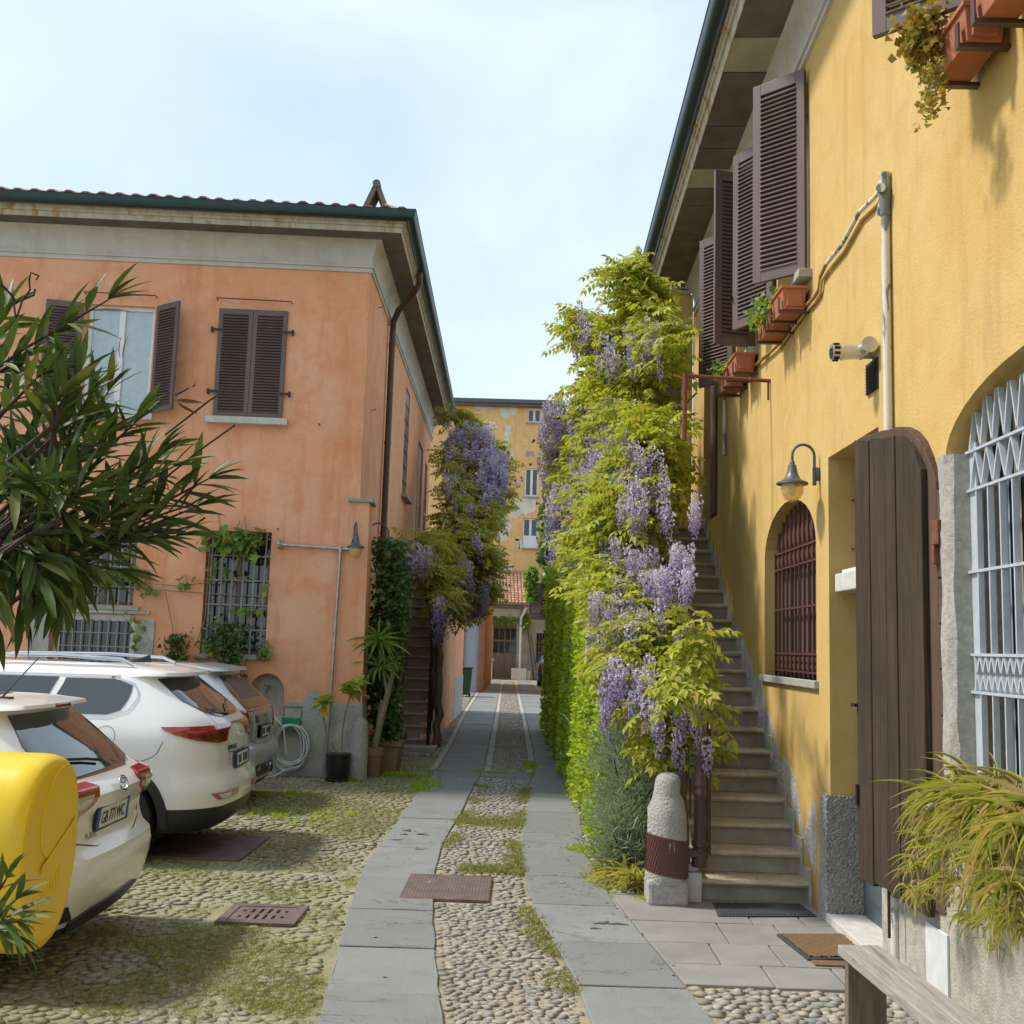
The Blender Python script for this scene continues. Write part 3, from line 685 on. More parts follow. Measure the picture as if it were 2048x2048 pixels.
cobbles(strip, lambda x, y: True, 24, 56, lambda y: e2(y)+.13, lambda y: e3(y)-.13, 'pebble', 0.105, 0.085, 0, 0.014, base=-.004)
cobbles(side, lambda x, y: True, 27, 56, -2.6, lambda y: e1(y)-.14, 'pebble', 0.12, 0.10, 0, 0.016)
cobbles(side, lambda x, y: True, 18, 56, lambda y: e4(y)+.14, lambda y: 1.7, 'pebble', 0.12, 0.10, 0, 0.016)
cobbles(side, lambda x, y: True, 4.0, 6.19, lambda y: e4(y)+.02, 2.16, 'pebble', 0.080, 0.053, 280, 0.020, base=-.005)
cobbles(side, lambda x, y: True, 8.45, 18, lambda y: e4(y)+.02, lambda y: e4(y)+.75, 'pebble', 0.09, 0.06, 0, 0.024)
cobbles(side, lambda x, y: True, 17.9, 27, -2.4, lambda y: e1(y)-.10, 'pebble', 0.10, 0.07, 0, 0.022)
d0 = [gp(428, 1848), gp(588, 1846), gp(600, 1812), gp(446, 1810)]
k0 = [gp(395, 1702), gp(560, 1706), gp(600, 1655), gp(450, 1650)]
def yard_ok(x, y):
    if min(p.x for p in d0)-.03 < x < max(p.x for p in d0)+.03 and min(p.y for p in d0)-.03 < y < max(p.y for p in d0)+.03: return False
    if KX0-.03 < x < KX1+.03 and KY0-.03 < y < KY1+.03: return False
    return y < 14.75 or x > -2.3
KX0, KX1, KY0, KY1 = -3.25, -2.33, 9.15, 10.25
cobbles(yard, yard_ok, 4.6, 17.8, lambda y: max(-7.5, -0.62*y-1.0), lambda y: e1(y)-.02, 'pebble_moss', 0.086, 0.058, 300, 0.013, base=-.0075)

# ------------------------------------------------------------------ moss and grass between the stones
def tufts(name, pts, blades, hmin, hmax, mat):
    n = len(pts)*blades; P = np.repeat(np.array(pts, float), blades, 0)
    P[:, :2] += NP.normal(0, .022, (n, 2)); D = rand_dirs(n, NP, 0.15, 0.95)
    sz = NP.uniform(hmin, hmax, n); tv = np.array([(0, .07, 0), (0, -.07, 0), (.6, .05, .0), (1, 0, -.15)]); tf = np.array([(0, 1, 2), (1, 3, 2)])
    V, F = scatter(tv, tf, frames(D, NP.uniform(0, 6.3, n), sz), P); o = npmesh(name, V, F, mat); o['kind'] = 'stuff'; return o
def vnoise(x, y, s):
    return (math.sin(x*s+1.3*math.sin(y*s*.7+1))+math.sin(y*s*1.1+1.7*math.sin(x*s*.6+2))+0.6*math.sin((x+y)*s*2.1))/2.6
pts = []
for _ in range(26000):
    y = 4.8+(RN.random()**1.4)*11; x = RN.uniform(max(-5.5, -.55*y), e1(y)-.02)
    edge = max(0, 1-(e1(y)-x)/1.6)
    if vnoise(x, y, 2.1)+0.5*vnoise(x, y, 6.3)+edge*.55-(0.6 if x < -3.0 else 0) > 0.20+.5*RN.random() and yard_ok(x, y): pts.append((x, y, 0.004))
tufts('grass', pts, 9, 0.012, 0.030, 'grass')
pts = []
for _ in range(2600):                                       # along the strip edges
    y = RN.uniform(5.6, 15); s = RN.random()
    if s < .4: x = e2(y)+abs(RN.gauss(0, .09)); ok = 9.5 < y < 14.5
    else: x = e3(y)-abs(RN.gauss(0, .08)); ok = 6.0 < y < 7.9 or 8.9 < y < 14.3
    if ok and vnoise(x, y*1.3, 3.0) > -.15: pts.append((x, y, 0.004))
for _ in range(520): pts.append((RN.uniform(e2(9.1)+.2, e3(9.1)), 9.1+RN.gauss(0, .07), .004)); pts.append((RN.uniform(e2(11.5), e3(11.5)), 11.5+RN.gauss(0, .18), .004))
tufts('grass', pts, 7, 0.02, 0.05, 'grass')
pts = []
for px, py, n, sx, sy in ((780, 1550, 90, .35, .05), (690, 1562, 20, .1, .05), (845, 1573, 60, .09, .35), (1060, 1533, 60, .04, .3), (980, 1547, 25, .3, .02), (1175, 1703, 60, .09, .06), (1225, 1760, 60, .1, .15), (1300, 1803, 18, .03, .03), (600, 1630, 46, .3, .22), (560, 1590, 34, .35, .1)):
    c = gp(px, py)
    for _ in range(n): pts.append((c.x+RN.gauss(0, sx), c.y+RN.gauss(0, sy), 0.005))
tufts('grass', pts, 14, 0.03, 0.075, 'hedge')

# ------------------------------------------------------------------ covers and grates
def cover(name, label, x0, x1, y0, y1, z, mat, studs, cat='manhole cover'):
    t = thing(name, label, cat, ((x0+x1)/2, (y0+y1)/2, 0))
    MB().ab((x0, y0, -.04), (x1, y1, z)).build('plate', mat, t, bevel=.004)
    b = MB(); nx, ny = studs
    for i in range(nx):
        for j in range(ny):
            cx, cy = x0+(i+.5)*(x1-x0)/nx, y0+(j+.5)*(y1-y0)/ny; w_ = (x1-x0)/nx*.30; d = (y1-y0)/ny*.30
            b.add([(cx-w_, cy, z), (cx, cy-d, z), (cx+w_, cy, z), (cx, cy+d, z), (cx, cy, z+.006)], [(0, 1, 4), (1, 2, 4), (2, 3, 4), (3, 0, 4)])
    o = b.build('stud_pattern', mat, t, kind='stuff'); return t
cover('manhole_cover', 'rusty studded iron cover across the slab track and cobble strip', cx0, cx1, cy0, cy1, .020, 'coveriron', (26, 14))
cover('manhole_cover', 'brown studded iron cover in shade behind the white SUV', KX0, KX1, KY0, KY1, .015, 'coveriron', (20, 16))
fc = gp(1028, 1492); cover('manhole_cover', 'small brown cover far along the middle cobble strip', e2(fc.y)+.12, e3(fc.y)-.12, fc.y-.25, fc.y+.25, .014, 'coveriron', (10, 6))
dx0, dx1, dy0, dy1 = d0[0].x, d0[1].x+.02, d0[0].y, d0[2].y-.05
t = thing('drain_grate', 'square rusty drain grate with slots set in mossy cobbles', 'drain grate', ((dx0+dx1)/2, (dy0+dy1)/2, 0))
b = MB(); wf = .06
b.ab((dx0, dy0, -.04), (dx1, dy0+wf, .018)); b.ab((dx0, dy1-wf, -.04), (dx1, dy1, .018)); b.ab((dx0, dy0+wf, -.04), (dx0+wf, dy1-wf, .018)); b.ab((dx1-wf, dy0+wf, -.04), (dx1, dy1-wf, .018))
b.build('frame', 'coveriron', t, bevel=.003)
MB().ab((dx0+wf, dy0+wf, -.1), (dx1-wf, dy1-wf, -.055)).build('pit', 'dark', t)
ax, bx_, ay, by = dx0+wf+.003, dx1-wf-.003, dy0+wf+.003, dy1-wf-.003
O = Vector((ax, ay, .012)); W_, D_ = bx_-ax, by-ay; holes = []
for r in range(2):
    for i in range(6):
        cx = W_*(.14+.144*i); cy = D_*(.30 if r == 0 else .70); hh = D_*(.17 if i in (2, 3) else .13 if i in (1, 4) else .06); ww = W_*.028
        holes.append([(cx-ww, cy-hh), (cx+ww, cy-hh), (cx+ww, cy+hh), (cx-ww, cy+hh)])
MB().wall(O, (1, 0, 0), (0, 1, 0), (0, 0, 1), [(0, 0), (W_, 0), (W_, D_), (0, D_)], holes, .03).build('grate', 'coveriron', t)
# ------------------------------------------------------------------ shared building parts
SLATS = {}
def shutter_leaf(parent, hinge, d, W, H, out, nsl, name='shutter', stile=.062, rail=.085, th=.038, mat='shutter', tilt=50, label=None):
    """hinge = bottom corner at the hinge, d = unit vector from the hinge to the free edge, out = outward normal"""
    hinge, d, out = Vector(hinge), Vector(d).normalized(), Vector(out).normalized(); z = Vector((0, 0, 1))
    b = MB(); o0 = hinge-out*th/2
    b.obox(o0, d*stile, out*th, z*H); b.obox(o0+d*(W-stile), d*stile, out*th, z*H)
    b.obox(o0+d*stile, d*(W-2*stile), out*th, z*rail); b.obox(o0+d*stile+z*(H-rail), d*(W-2*stile), out*th, z*rail)
    sh = b.build(name, mat, parent, bevel=.003, label=label)
    key = (round(W, 2), nsl, round(H, 2))
    if key not in SLATS:
        t = MB(); c_, s_ = math.cos(rad(tilt)), math.sin(rad(tilt)); hl = (W-2*stile)/2+.003; pit = (H-2*rail)/nsl
        u, v = Vector((0, c_, -s_))*pit*.98, Vector((0, s_, c_))*.005
        t.obox(Vector((-hl, 0, 0))-u-v, (2*hl, 0, 0), u*2, v*2)
        me = bpy.data.meshes.new('slat'); me.from_pydata(t.v, [], t.f); me.materials.append(MT[mat]); SLATS[key] = me
    ang = math.atan2(d.y, d.x); flip = (Vector((-d.y, d.x, 0)).dot(out) < 0)
    if flip: ang += math.pi
    im = WM[sh].inverted(); pit = (H-2*rail)/nsl
    for i in range(nsl):
        o = bpy.data.objects.new('slat', SLATS[key]); link(o, sh)
        o.location = im @ (hinge+d*W/2+z*(rail+pit*(i+.5))); o.rotation_euler = (0, 0, ang)
    return sh
def bar_grille(parent, O, U, V, N, W, H, nv, nh, r=.011, mat='grille_iron', frame=.0, name='grille'):
    b = MB(); O, U, V = Vector(O), Vector(U), Vector(V)
    b.tube([O, O+U*W], r*.9, 6)
    gr = b.build(name, mat, parent)
    for i in range(1, nh): MB().tube([O+V*H*i/nh, O+U*W+V*H*i/nh], r*.9, 6).build('bar', mat, gr)
    for i in range(nv): MB().tube([O+U*W*(i+.5)/nv+Vector(N)*r, O+U*W*(i+.5)/nv+V*H+Vector(N)*r], r, 6).build('bar', mat, gr)
    return gr
def rect(a, b, c, d): return [(a, c), (b, c), (b, d), (a, d)]
Z = Vector((0, 0, 1))

# ------------------------------------------------------------------ orange house
HO = Vector((-2.39, 14.86, 0)); aa, bb = rad(3.5), rad(1.07)
HU = Vector((-math.cos(aa), -math.sin(aa), 0)); HN = Vector((math.sin(aa), -math.cos(aa), 0))
HS = Vector((-math.sin(bb), math.cos(bb), 0)); HM = Vector((math.cos(bb), math.sin(bb), 0))
house = thing('orange_house', 'two storey orange plastered house with brown louvred shutters and white cove', 'house', HO)
F = lambda u, z, o=0.0: HO+HU*u+Z*z+HN*o
S_ = lambda s, z, o=0.0: HO+HS*s+Z*z+HM*o
winA, winB = rect(1.15, 2.12, 4.93, 6.51), rect(3.03, 3.98, 4.93, 6.50)
winC, winD = rect(1.20, 2.09, 1.61, 3.32), rect(3.04, 3.90, 2.235, 3.30)
winE = rect(2.98, 4.13, 1.22, 2.12)
nich = [(0.90, .74), (1.385, .74)]+arc(1.1425, 1.10, .2425, .27, 0, 180, 12)
b = MB(); b.wall(HO, HU, Z, HN, rect(0, 13, 0, 7.3), [winA, winB, winC, winD, winE, nich], [.10, .14, .24, .24, .16, .20])
b.build('front_wall', 'orange', house)
sw, sd, sd2 = rect(5.72, 6.62, 4.72, 6.88), rect(9.0, 10.4, 3.95, 6.45), rect(11.1, 11.9, 4.0, 6.3)
b = MB(); b.wall(HO, HS, Z, HM, rect(0, 12.6, 0, 7.3), [sw, sd, sd2], .09); b.build('side_wall', 'orange', house)
b = MB(); b.obox(F(13, 0), HS*12.6, HN*-.1, Z*7.3); b.obox(S_(12.6, 0), HU*13, HS*.05, Z*7.3); b.build('rear_wall', 'orange', house)
# cornice, soffit, fascia, gutter swept along front and side with a mitred corner
def sweep(prof, name, mat, smooth=None, closed=True):
    """prof = (distance out, z) points; runs from far left, round the corner, to the end of the side"""
    P = []
    for d, z in prof:
        P.append([F(13, z, d), HO+(HN+HM)*d+Z*z, S_(12.9, z, d)])
    b = MB(); b.grid(P)
    return b.build(name, mat, house, smooth=smooth)
sweep([(0.0, 7.14), (.028, 7.145), (.03, 7.175), (.018, 7.18), (.02, 7.205), (.045, 7.21), (.045, 7.235), (.012, 7.24)], 'cornice_moulding', 'cove', 30)
sweep([(.012, 7.24), (.018, 7.34), (.035, 7.44), (.065, 7.53), (.105, 7.585), (.15, 7.61)], 'cornice_cove', 'cove', 60)
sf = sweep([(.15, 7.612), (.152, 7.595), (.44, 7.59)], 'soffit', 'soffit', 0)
sweep([(.44, 7.588), (.445, 7.59), (.452, 7.66), (.475, 7.665), (.478, 7.70), (.505, 7.705), (.507, 7.735), (.40, 7.76)], 'fascia_stone', 'fascia', 30)
gp_ = [(.507+.068-.068*math.cos(rad(a)), 7.80-.075*math.sin(rad(a))) for a in range(0, 181, 20)]
sweep([(.507, 7.85)]+gp_+[(.648, 7.855), (.656, 7.862), (.64, 7.866), (.636, 7.80), (.56, 7.745)], 'gutter', 'gutter', 40)
# roof with two courses of tiles along the eaves
b = MB(); pit = math.tan(rad(19))
RD = lambda d, z: (F(13.2, z, d), HO+(HN+HM)*d+Z*z, S_(13.0, z, d))
q0, q1 = RD(.56, 7.82), RD(-5.2, 7.82+5.76*pit)
b.add([q0[0], q0[1], q0[2], q1[0], q1[1], q1[2]], [(0, 1, 4, 3), (1, 2, 5, 4)])
roof = b.build('roof', 'tile', house)
tm = MB(); sec = [(-.105, .0), (-.08, .045), (-.03, .075), (.03, .075), (.08, .045), (.105, 0)]
tm.grid([[(x*1.0, 0, z) for x, z in sec], [(x*.86, .42, z*.9) for x, z in sec]]); tm.grid([[(x*.86, 0, z*.8-.006) for x, z in sec][::-1], [(x, 0, z) for x, z in sec][::-1]])
tme = bpy.data.meshes.new('roof_tile'); tme.from_pydata(tm.v, [], tm.f); tme.materials.append(MT['tile']); tme.polygons.foreach_set('use_smooth', [True]*len(tme.polygons))
im = WM[roof].inverted()
def tile_at(P, dirU, up_ang):
    o = bpy.data.objects.new('roof_tile', tme); link(o, roof); X = dirU.normalized(); Yv = Z.cross(X).normalized()
    Yr = (Yv*math.cos(rad(19))+Z*math.sin(rad(19))).normalized(); Zr = X.cross(Yr)
    M = Matrix((X, Yr, Zr)).transposed().to_4x4(); M.translation = im @ P; o.matrix_local = M @ Matrix.Rotation(RN.uniform(-.03, .03), 4, 'Z')
for row in range(2):
    dd = .60-row*.34
    for i in range(52): tile_at(F(-.45+.23*i+row*.02, 7.845+row*.34*pit, dd)+Z*RN.uniform(-.006, .01), -HU, 0)
    for i in range(56 if row == 0 else 0): tile_at(S_(-.35+.23*i, 7.845, dd), HS, 0)
# little A-shaped ridge vent at the hip
c = F(.02, 8.16, -.44); b = MB(); w_ = .23; hh = .54
b.prism([c+HU*w_*1.15, c+HU*w_*.8, c+Z*(hh*.86)-HU*.0, c+Z*hh+HU*.045], HN*-.45); b.prism([c-HU*w_*1.15, c-HU*w_*.8, c+Z*(hh*.86), c+Z*hh-HU*.045], HN*-.45)
b.tube([c+Z*hh+HN*.03, c+Z*hh-HN*.48], .06, 10); b.build('ridge_vent', 'soffit', house, smooth=40)
# upper windows
def window(parent, rct, dep, mat='white', pane='glass_sky', fr=.055, mull=1, curtain=False, frm=F):
    (a, z0), (b_, _), (_, z1), _ = rct; m = MB()
    pc = [(a, a+fr, z0, z1), (b_-fr, b_, z0, z1), (a+fr, b_-fr, z0, z0+fr), (a+fr, b_-fr, z1-fr, z1)]
    xs = [a+(b_-a)*(k+1)/(mull+1) for k in range(mull)]
    pc += [(x-fr*.75, x+fr*.75, z0+fr, z1-fr) for x in xs]
    u_ = (frm(1, 0)-frm(0, 0)); n_ = (frm(0, 0, 1)-frm(0, 0, 0))
    for x0, x1, y0, y1 in pc: m.obox(frm(x0, y0, -dep), u_*(x1-x0), n_*.045, Z*(y1-y0))
    w_ = m.build('window', mat, parent, bevel=.004)
    ed = [a]+xs+[b_]
    for k in range(mull+1):
        x0, x1 = ed[k]+fr*.7, ed[k+1]-fr*.7
        MB().quad(frm(x0, z0+fr, -dep+.012), frm(x1, z0+fr, -dep+.012), frm(x1, z1-fr, -dep+.012), frm(x0, z1-fr, -dep+.012)).build('pane', pane, w_)
    return w_
window(house, winB, .125)
window(house, winA, .095)
for k in (0, 1):
    hz = F(1.15, 4.935, .022) if k == 0 else F(2.12, 4.935, .022)
    shutter_leaf(house, hz, HU if k == 0 else -HU, .483, 1.575, HN, 34)
sA = MB().obox(F(2.20, 4.835, -.05), HU*-1.14, HN*.17, Z*.095).build('window_sill', 'white_stone', house, bevel=.006)
MB().obox(F(4.06, 4.835, -.05), HU*-1.12, HN*.17, Z*.095).build('window_sill', 'white_stone', house, bevel=.006)
# open pair: left leaf swung right round to the wall, right leaf half open
dl = (HU*.97+HN*.20).normalized(); shutter_leaf(house, F(4.03, 4.95, .04), dl, .49, 1.55, (HN*.97-HU*.20), 34)
dr = (-HU*.80+HN*.62).normalized(); shutter_leaf(house, F(2.99, 4.95, .03), dr, .49, 1.55, (HN*.8+HU*.62), 34)
b = MB()
for u, sg in ((2.12, 1), (1.15, -1)):
    for z in (5.28, 6.18):
        b.obox(F(u-sg*.05, z, .043), HU*sg*.14, HN*.014, Z*.03); b.obox(F(u+sg*.07, z-.02, .0), HU*sg*.03, HN*.06, Z*.07)
split_build(b, 'shutter_hinge', 'shutter_iron', house)
b = MB()
for u in (4.05, 2.97):
    for z in (5.28, 6.18): b.obox(F(u-.03, z-.02, .0), HU*.06, HN*.05, Z*.06)
split_build(b, 'shutter_hinge', 'shutter_iron', house)
for u0, u1 in ((1.10, 2.16), (3.02, 4.02)):
    MB().tube([F(u0, 6.635, .0), F(u0, 6.635, .09), F(u1, 6.645, .09), F(u1, 6.645, .0)], .009, 6).build('blind_rail', 'rust', house)
# lower barred windows
for wn, nv, nh in ((winC, 6, 5), (winD, 6, 4)):
    (a, z0), (b_, _), (_, z1), _ = wn
    window(house, wn, .238, 'shutter', 'glass', .05, 1)
    bar_grille(house, F(a, z0+.0, -.06), HU, Z, HN, b_-a, z1-z0, nv, nh, .013)
MB().obox(F(2.16, 1.545, -.22), HU*-1.02, HN*.275, Z*.062).build('window_sill', 'stone', house, bevel=.006)
MB().obox(F(4.0, 2.17, -.2), HU*-1.06, HN*.25, Z*.06).build('window_sill', 'stone', house, bevel=.006)
# basement window in its stone surround
b = MB(); so_ = .02
b.obox(F(2.72, 1.0, 0), HU*.26, HN*so_, Z*1.05); b.obox(F(4.13, 1.0, 0), HU*.26, HN*so_, Z*1.12); b.obox(F(2.80, 2.125, -.02), HU*1.42, HN*.05, Z*.045)
b.build('stone_surround', 'cement', house, bevel=.005)
window(house, winE, .15, 'galv', 'glass', .10, 0)
bar_grille(house, F(3.08, 1.30, -.09), HU, Z, HN, .95, .74, 8, 4, .009)
# water niche
b = MB(); b.prism([F(u, z, -.199) for u, z in nich], HN*-.02); b.build('niche_back', 'cement', house)
b = MB()
for i in range(len(nich)): pass
c = F(1.1425, .72, .02); b.lathe([(.02, -.22), (.14, -.21), (.24, -.10), (.285, .0), (.285, .03), (.25, .03), (.2, -.06), (.02, -.1)], c, 20); b.build('niche_basin', 'white_stone', house, smooth=40)
t = MB(); p = F(1.155, 1.16, -.2); t.tube([p, p+HN*.10, p+HN*.13-Z*.05], .013, 8); t.tube([p+HN*.08-HU*.05+Z*.03, p+HN*.08+HU*.05+Z*.045], .010, 6); t.tube([p+HN*.08, p+HN*.08+Z*.035], .008, 6); t.build('tap', 'greenplastic', house)
# cement base, patch and leaning corner pier with its cap stone
b = MB(); top = []
for i in range(25):
    u = -.02+.90*i/24; top.append((u, .99+RN.uniform(-.012, .012)+(.17*math.exp(-((u-.50)/.11)**4))))
b.prism([F(u, z, .0) for u, z in top]+[F(.885, 0, 0), F(-.02, 0, 0)], HN*.016); b.build('cement_base', 'cement', house)
b = MB(); b.prism([F(1.40, 0, 0), F(1.40, .7, 0), F(2.7, .72, 0), F(2.7, 0, 0)], HN*.014); b.prism([F(2.7, 0, 0), F(2.7, 1.0, 0), F(12, 1.02, 0), F(12, 0, 0)], HN*.014); b.prism([F(.885, 0, 0), F(.885, .50, 0), F(1.40, .50, 0), F(1.40, 0, 0)], HN*.014); split_build(b, 'cement_base', 'cement', house)
b = MB(); lo = [F(.16, 0.99, .012), F(-.165, .99, .03), S_(.5, .99, .165), F(.16, 0.99, -.3)]; hi = [F(.13, 3.79, .004), F(-.14, 3.79, .012), S_(.42, 3.79, .14), F(.13, 3.79, -.3)]
b.add(lo+hi, [(0, 3, 2, 1), (4, 5, 6, 7), (0, 1, 5, 4), (1, 2, 6, 5), (2, 3, 7, 6), (3, 0, 4, 7)]); b.build('corner_pier', 'orange', house)
b = MB(); lo = [F(.16, 0, .05), F(-.22, 0, .06), S_(.52, 0, .22), F(.16, 0, -.3)]; hi = [F(.16, .99, .018), F(-.172, .99, .036), S_(.5, .99, .172), F(.16, .99, -.3)]
b.add(lo+hi, [(0, 3, 2, 1), (4, 5, 6, 7), (0, 1, 5, 4), (1, 2, 6, 5), (2, 3, 7, 6), (3, 0, 4, 7)]); b.build('pier_base', 'cement', house)
MB().obox(F(.16, 3.79, .055), HU*-.36, HN*-.55, Z*.05).build('pier_cap', 'stone', house, bevel=.008)
# downpipe on the side wall
b = MB(); P = [S_(1.55, 7.80, .56), S_(1.6, 7.55, .56), S_(1.75, 7.44, .45), S_(2.2, 7.30, .18), S_(2.34, 7.15, .09), S_(2.35, 6.9, .08), S_(2.35, 3.4, .08), S_(2.35, 3.15, .10)]
b.tube(P, .052, 12); dp = b.build('downpipe', 'brownpipe', house, smooth=50)
for z in (6.75, 5.1, 3.6): MB().lathe([(.052, -.02), (.06, -.02), (.06, .02), (.052, .02)], S_(2.35, z, .08), 12).build('pipe_clip', 'brownpipe', dp)
# side openings
(a, z0), (b_, _), (_, z1), _ = sw
sh = MB().obox(S_(a, z0, -.07), HS*(b_-a), HM*.05, Z*(z1-z0)).build('side_shutter', 'shutter', house)
for i in range(1, 7): MB().obox(S_(a, z0+(z1-z0)*i/7-.01, -.02), HS*(b_-a), HM*.012, Z*.02).build('batten', 'shutter_iron', sh)
MB().obox(S_(5.6, 4.66, -.02), HS*1.15, HM*.14, Z*.06).build('window_sill', 'stone', house)
for d_ in (sd, sd2):
    (a, z0), (b_, _), (_, z1), _ = d_
    dr_ = MB().obox(S_(a, z0, -.08), HS*(b_-a), HM*.04, Z*(z1-z0)).build('door', 'shutter', house)
    MB().obox(S_(a-.0, z0, -.04), HS*.07, HM*.045, Z*(z1-z0)).build('door_jamb', 'shutter_iron', dr_)
    MB().ball(S_(a+.15, z0+1.0, .01), .025, 8, 5).build('knob', 'chrome', dr_)
b = MB()
for s, z in ((.98, 6.95), (.72, 5.28), (2.2, 7.05)): b.tube([S_(s, z, 0), S_(s, z, .06), S_(s, z+.03, .075)], .007, 5)
b.tube([F(.62, 4.88, 0), F(.62, 4.88, .06)], .012, 5); b.tube([F(2.25, 3.35, 0), F(2.25, 3.35, .05)], .01, 5); b.tube([F(1.12, 3.37, 0), F(1.12, 3.37, .05)], .01, 5)
split_build(b, 'wall_hook', 'rust', house)

# grey conduit across the wall
t = thing('water_pipe', 'thin galvanised pipe running across and down the orange wall', 'pipe', F(.31, 0, .05))
MB().tube([F(1.06, 3.15, .06), F(.10, 3.115, .06)], .024, 10).build('cross_pipe', 'galv', t, smooth=50)
MB().tube([F(.225, 3.11, .06), F(.262, 1.0, .06), F(.30, .05, .075)], .022, 10).build('down_pipe', 'galv', t, smooth=50)
MB().lathe([(.02, -.03), (.07, -.03), (.07, .0), (.045, .012), (.045, .03), (.02, .03)], F(1.06, 3.15, .06), 12, 'X').build('end_flange', 'galv', t)
MB().lathe([(.024, -.05), (.034, -.05), (.034, .03), (.024, .03)], F(.225, 3.12, .06), 10).build('tee', 'galv', t)

# swan-neck lamps
def lamp(label, foot, out, reach, drop_h, sc=1.0):
    """foot on the wall, out = direction of the arm, lantern hangs at reach"""
    foot, out = Vector(foot), Vector(out).normalized()
    t = thing('wall_lamp', label, 'lamp', foot, 0, 'swan-neck wall lamps')
    MB().lathe([(.02, 0), (.055*sc, 0), (.06*sc, .012), (.045*sc, .03), (.02, .035)], (0, 0, 0), 16, 'X')
    b = MB(); side_ = out.cross(Z)
    n = 14; ring = []
    for i in range(n+1):
        a = 2*math.pi*i/n; ring.append(foot+(side_*math.cos(a)*.5+Z*math.sin(a))*.062*sc+out*.006)
    b.prism(ring[:-1], out*.03*sc); b.obox(foot+out*.03*sc-side_*.012-Z*.10*sc, side_*.024, out*.03*sc, Z*.16*sc)
    b.build('wall_plate', 'lampmetal', t, bevel=.003)
    top = foot+Z*.02; r = reach/2; P = [top+out*.045*sc, top+out*.045*sc+Z*.14*sc]
    cx = top+out*(.045*sc+r-.0225*sc); rr = r-.0225*sc
    for i in range(1, 12):
        a = math.pi*(1-i/11); P.append(cx+out*math.cos(a)*rr+Z*(.14*sc+math.sin(a)*rr))
    P.append(P[-1]-Z*.05*sc)
    MB().tube(P, .0125*sc, 10).build('arm', 'lampmetal', t, smooth=60)
    e = P[-1]
    MB().lathe([(.014*sc, .0), (.022*sc, -.01*sc), (.022*sc, -.03*sc), (.034*sc, -.04*sc), (.046*sc, -.11*sc), (.072*sc, -.165*sc), (.135*sc, -.195*sc), (.138*sc, -.21*sc), (.09*sc, -.205*sc)], e, 22).build('shade', 'lampmetal', t, smooth=40)
    MB().lathe([(.098*sc, -.205*sc), (.098*sc, -.25*sc), (.09*sc, -.29*sc), (.065*sc, -.335*sc), (.03*sc, -.36*sc), (.006*sc, -.37*sc)], e, 20).build('glass_globe', 'lampglass', t, smooth=60)
    MB().lathe([(.02*sc, -.2*sc), (.026*sc, -.21*sc), (.026*sc, -.30*sc), (.01*sc, -.31*sc)], e, 12).build('bulb', 'white', t, smooth=60)
    return t
m = NT('amber_lamp_glass'); bs = m.bsdf((0.85, 0.62, 0.30), 0.12, 0, None, 0.6); tr = m.n('BsdfTransparent', {'Color': (0.95, 0.85, 0.62, 1)}); ms = m.n('MixShader', {0: 0.55, 1: bs.outputs['BSDF'], 2: tr.outputs[0]}); m.t.links.new(ms.outputs[0], m.out.inputs['Surface']); MT['lampglass'] = m.m
lamp('grey swan-neck lamp on the orange wall at the end of the galvanised pipe', F(.06, 3.22, 0), HN*.97+HU*-.25, .26, .2, .95)
lamp('grey swan-neck lamp on the rust coloured side wall behind the corner pier', S_(.75, 3.28, 0), HM, .34, .2, 1.0)
# ------------------------------------------------------------------ yellow house
XR = 2.18; WN = Vector((-1, 0, 0)); WY = Vector((0, 1, 0))
WO = Vector((XR, 0, 0)); W = lambda y, z, o=0.0: Vector((XR-o, y, z))
yh = thing('yellow_house', 'yellow plastered house with arched barred windows, brown louvred shutters and overhanging eaves', 'house', (XR, 7.7, 0))
rise = lambda y: 0.06*(8-y)                               # the eaves and the upper floor sink slightly to the back
door = rect(6.60, 7.72, 0, 3.285)
wa = [(9.80, 1.66), (9.80, 2.70)]+[(8.93+.87*math.cos(rad(a)), 2.70+.43*math.sin(rad(a))) for a in range(12, 180, 12)]+[(8.06, 2.70), (8.06, 1.66)]
wa = wa[::-1]
wb = [(5.55, 1.18), (5.55, 2.88)]+[(4.45+1.10*math.cos(rad(a)), 2.88+.37*math.sin(rad(a))) for a in range(10, 180, 10)]+[(3.35, 2.88), (3.35, 1.18)]
wb = wb[::-1]
u0, u1, u2 = rect(3.75, 4.80, 5.02, 6.6), rect(8.22, 9.28, 4.88, 6.50), rect(10.15, 11.15, 4.80, 6.42)
ud = rect(12.25, 13.25, 3.42, 5.45)
b = MB(); b.wall(WO, WY, Z, WN, [(-3, 0), (14.2, 0), (14.2, 6.83+rise(14.2)), (-3, 6.83+rise(-3))], [door, wa, wb, u0, u1, u2, ud], [.26, .17, .25, .18, .18, .18, .12])
b.build('street_wall', 'yellow', yh)
b = MB(); b.obox((9, -3, 0), (0, 17.2, 0), (.1, 0, 0), (0, 0, 6.6)); b.obox((XR, -3.02, 0), (7, 0, 0), (0, .02, 0), (0, 0, 7.0)); b.obox((XR+.02, 14.2, 0), (7, 0, 0), (0, .1, 0), (0, 0, 6.4)); b.build('rear_wall', 'yellow', yh)
def eave(prof, name, mat, y0=-3, y1=14.0, smooth=None):
    b = MB(); b.grid([[(XR-d, y0, z+rise(y0)), (XR-d, y1, z+rise(y1))] for d, z in prof]); return b.build(name, mat, yh, smooth=smooth)
eave([(0, 6.70), (.028, 6.705), (.03, 6.735), (.018, 6.74), (.02, 6.765), (.045, 6.77), (.045, 6.80), (.012, 6.805)], 'cornice_moulding', 'cove', smooth=30)
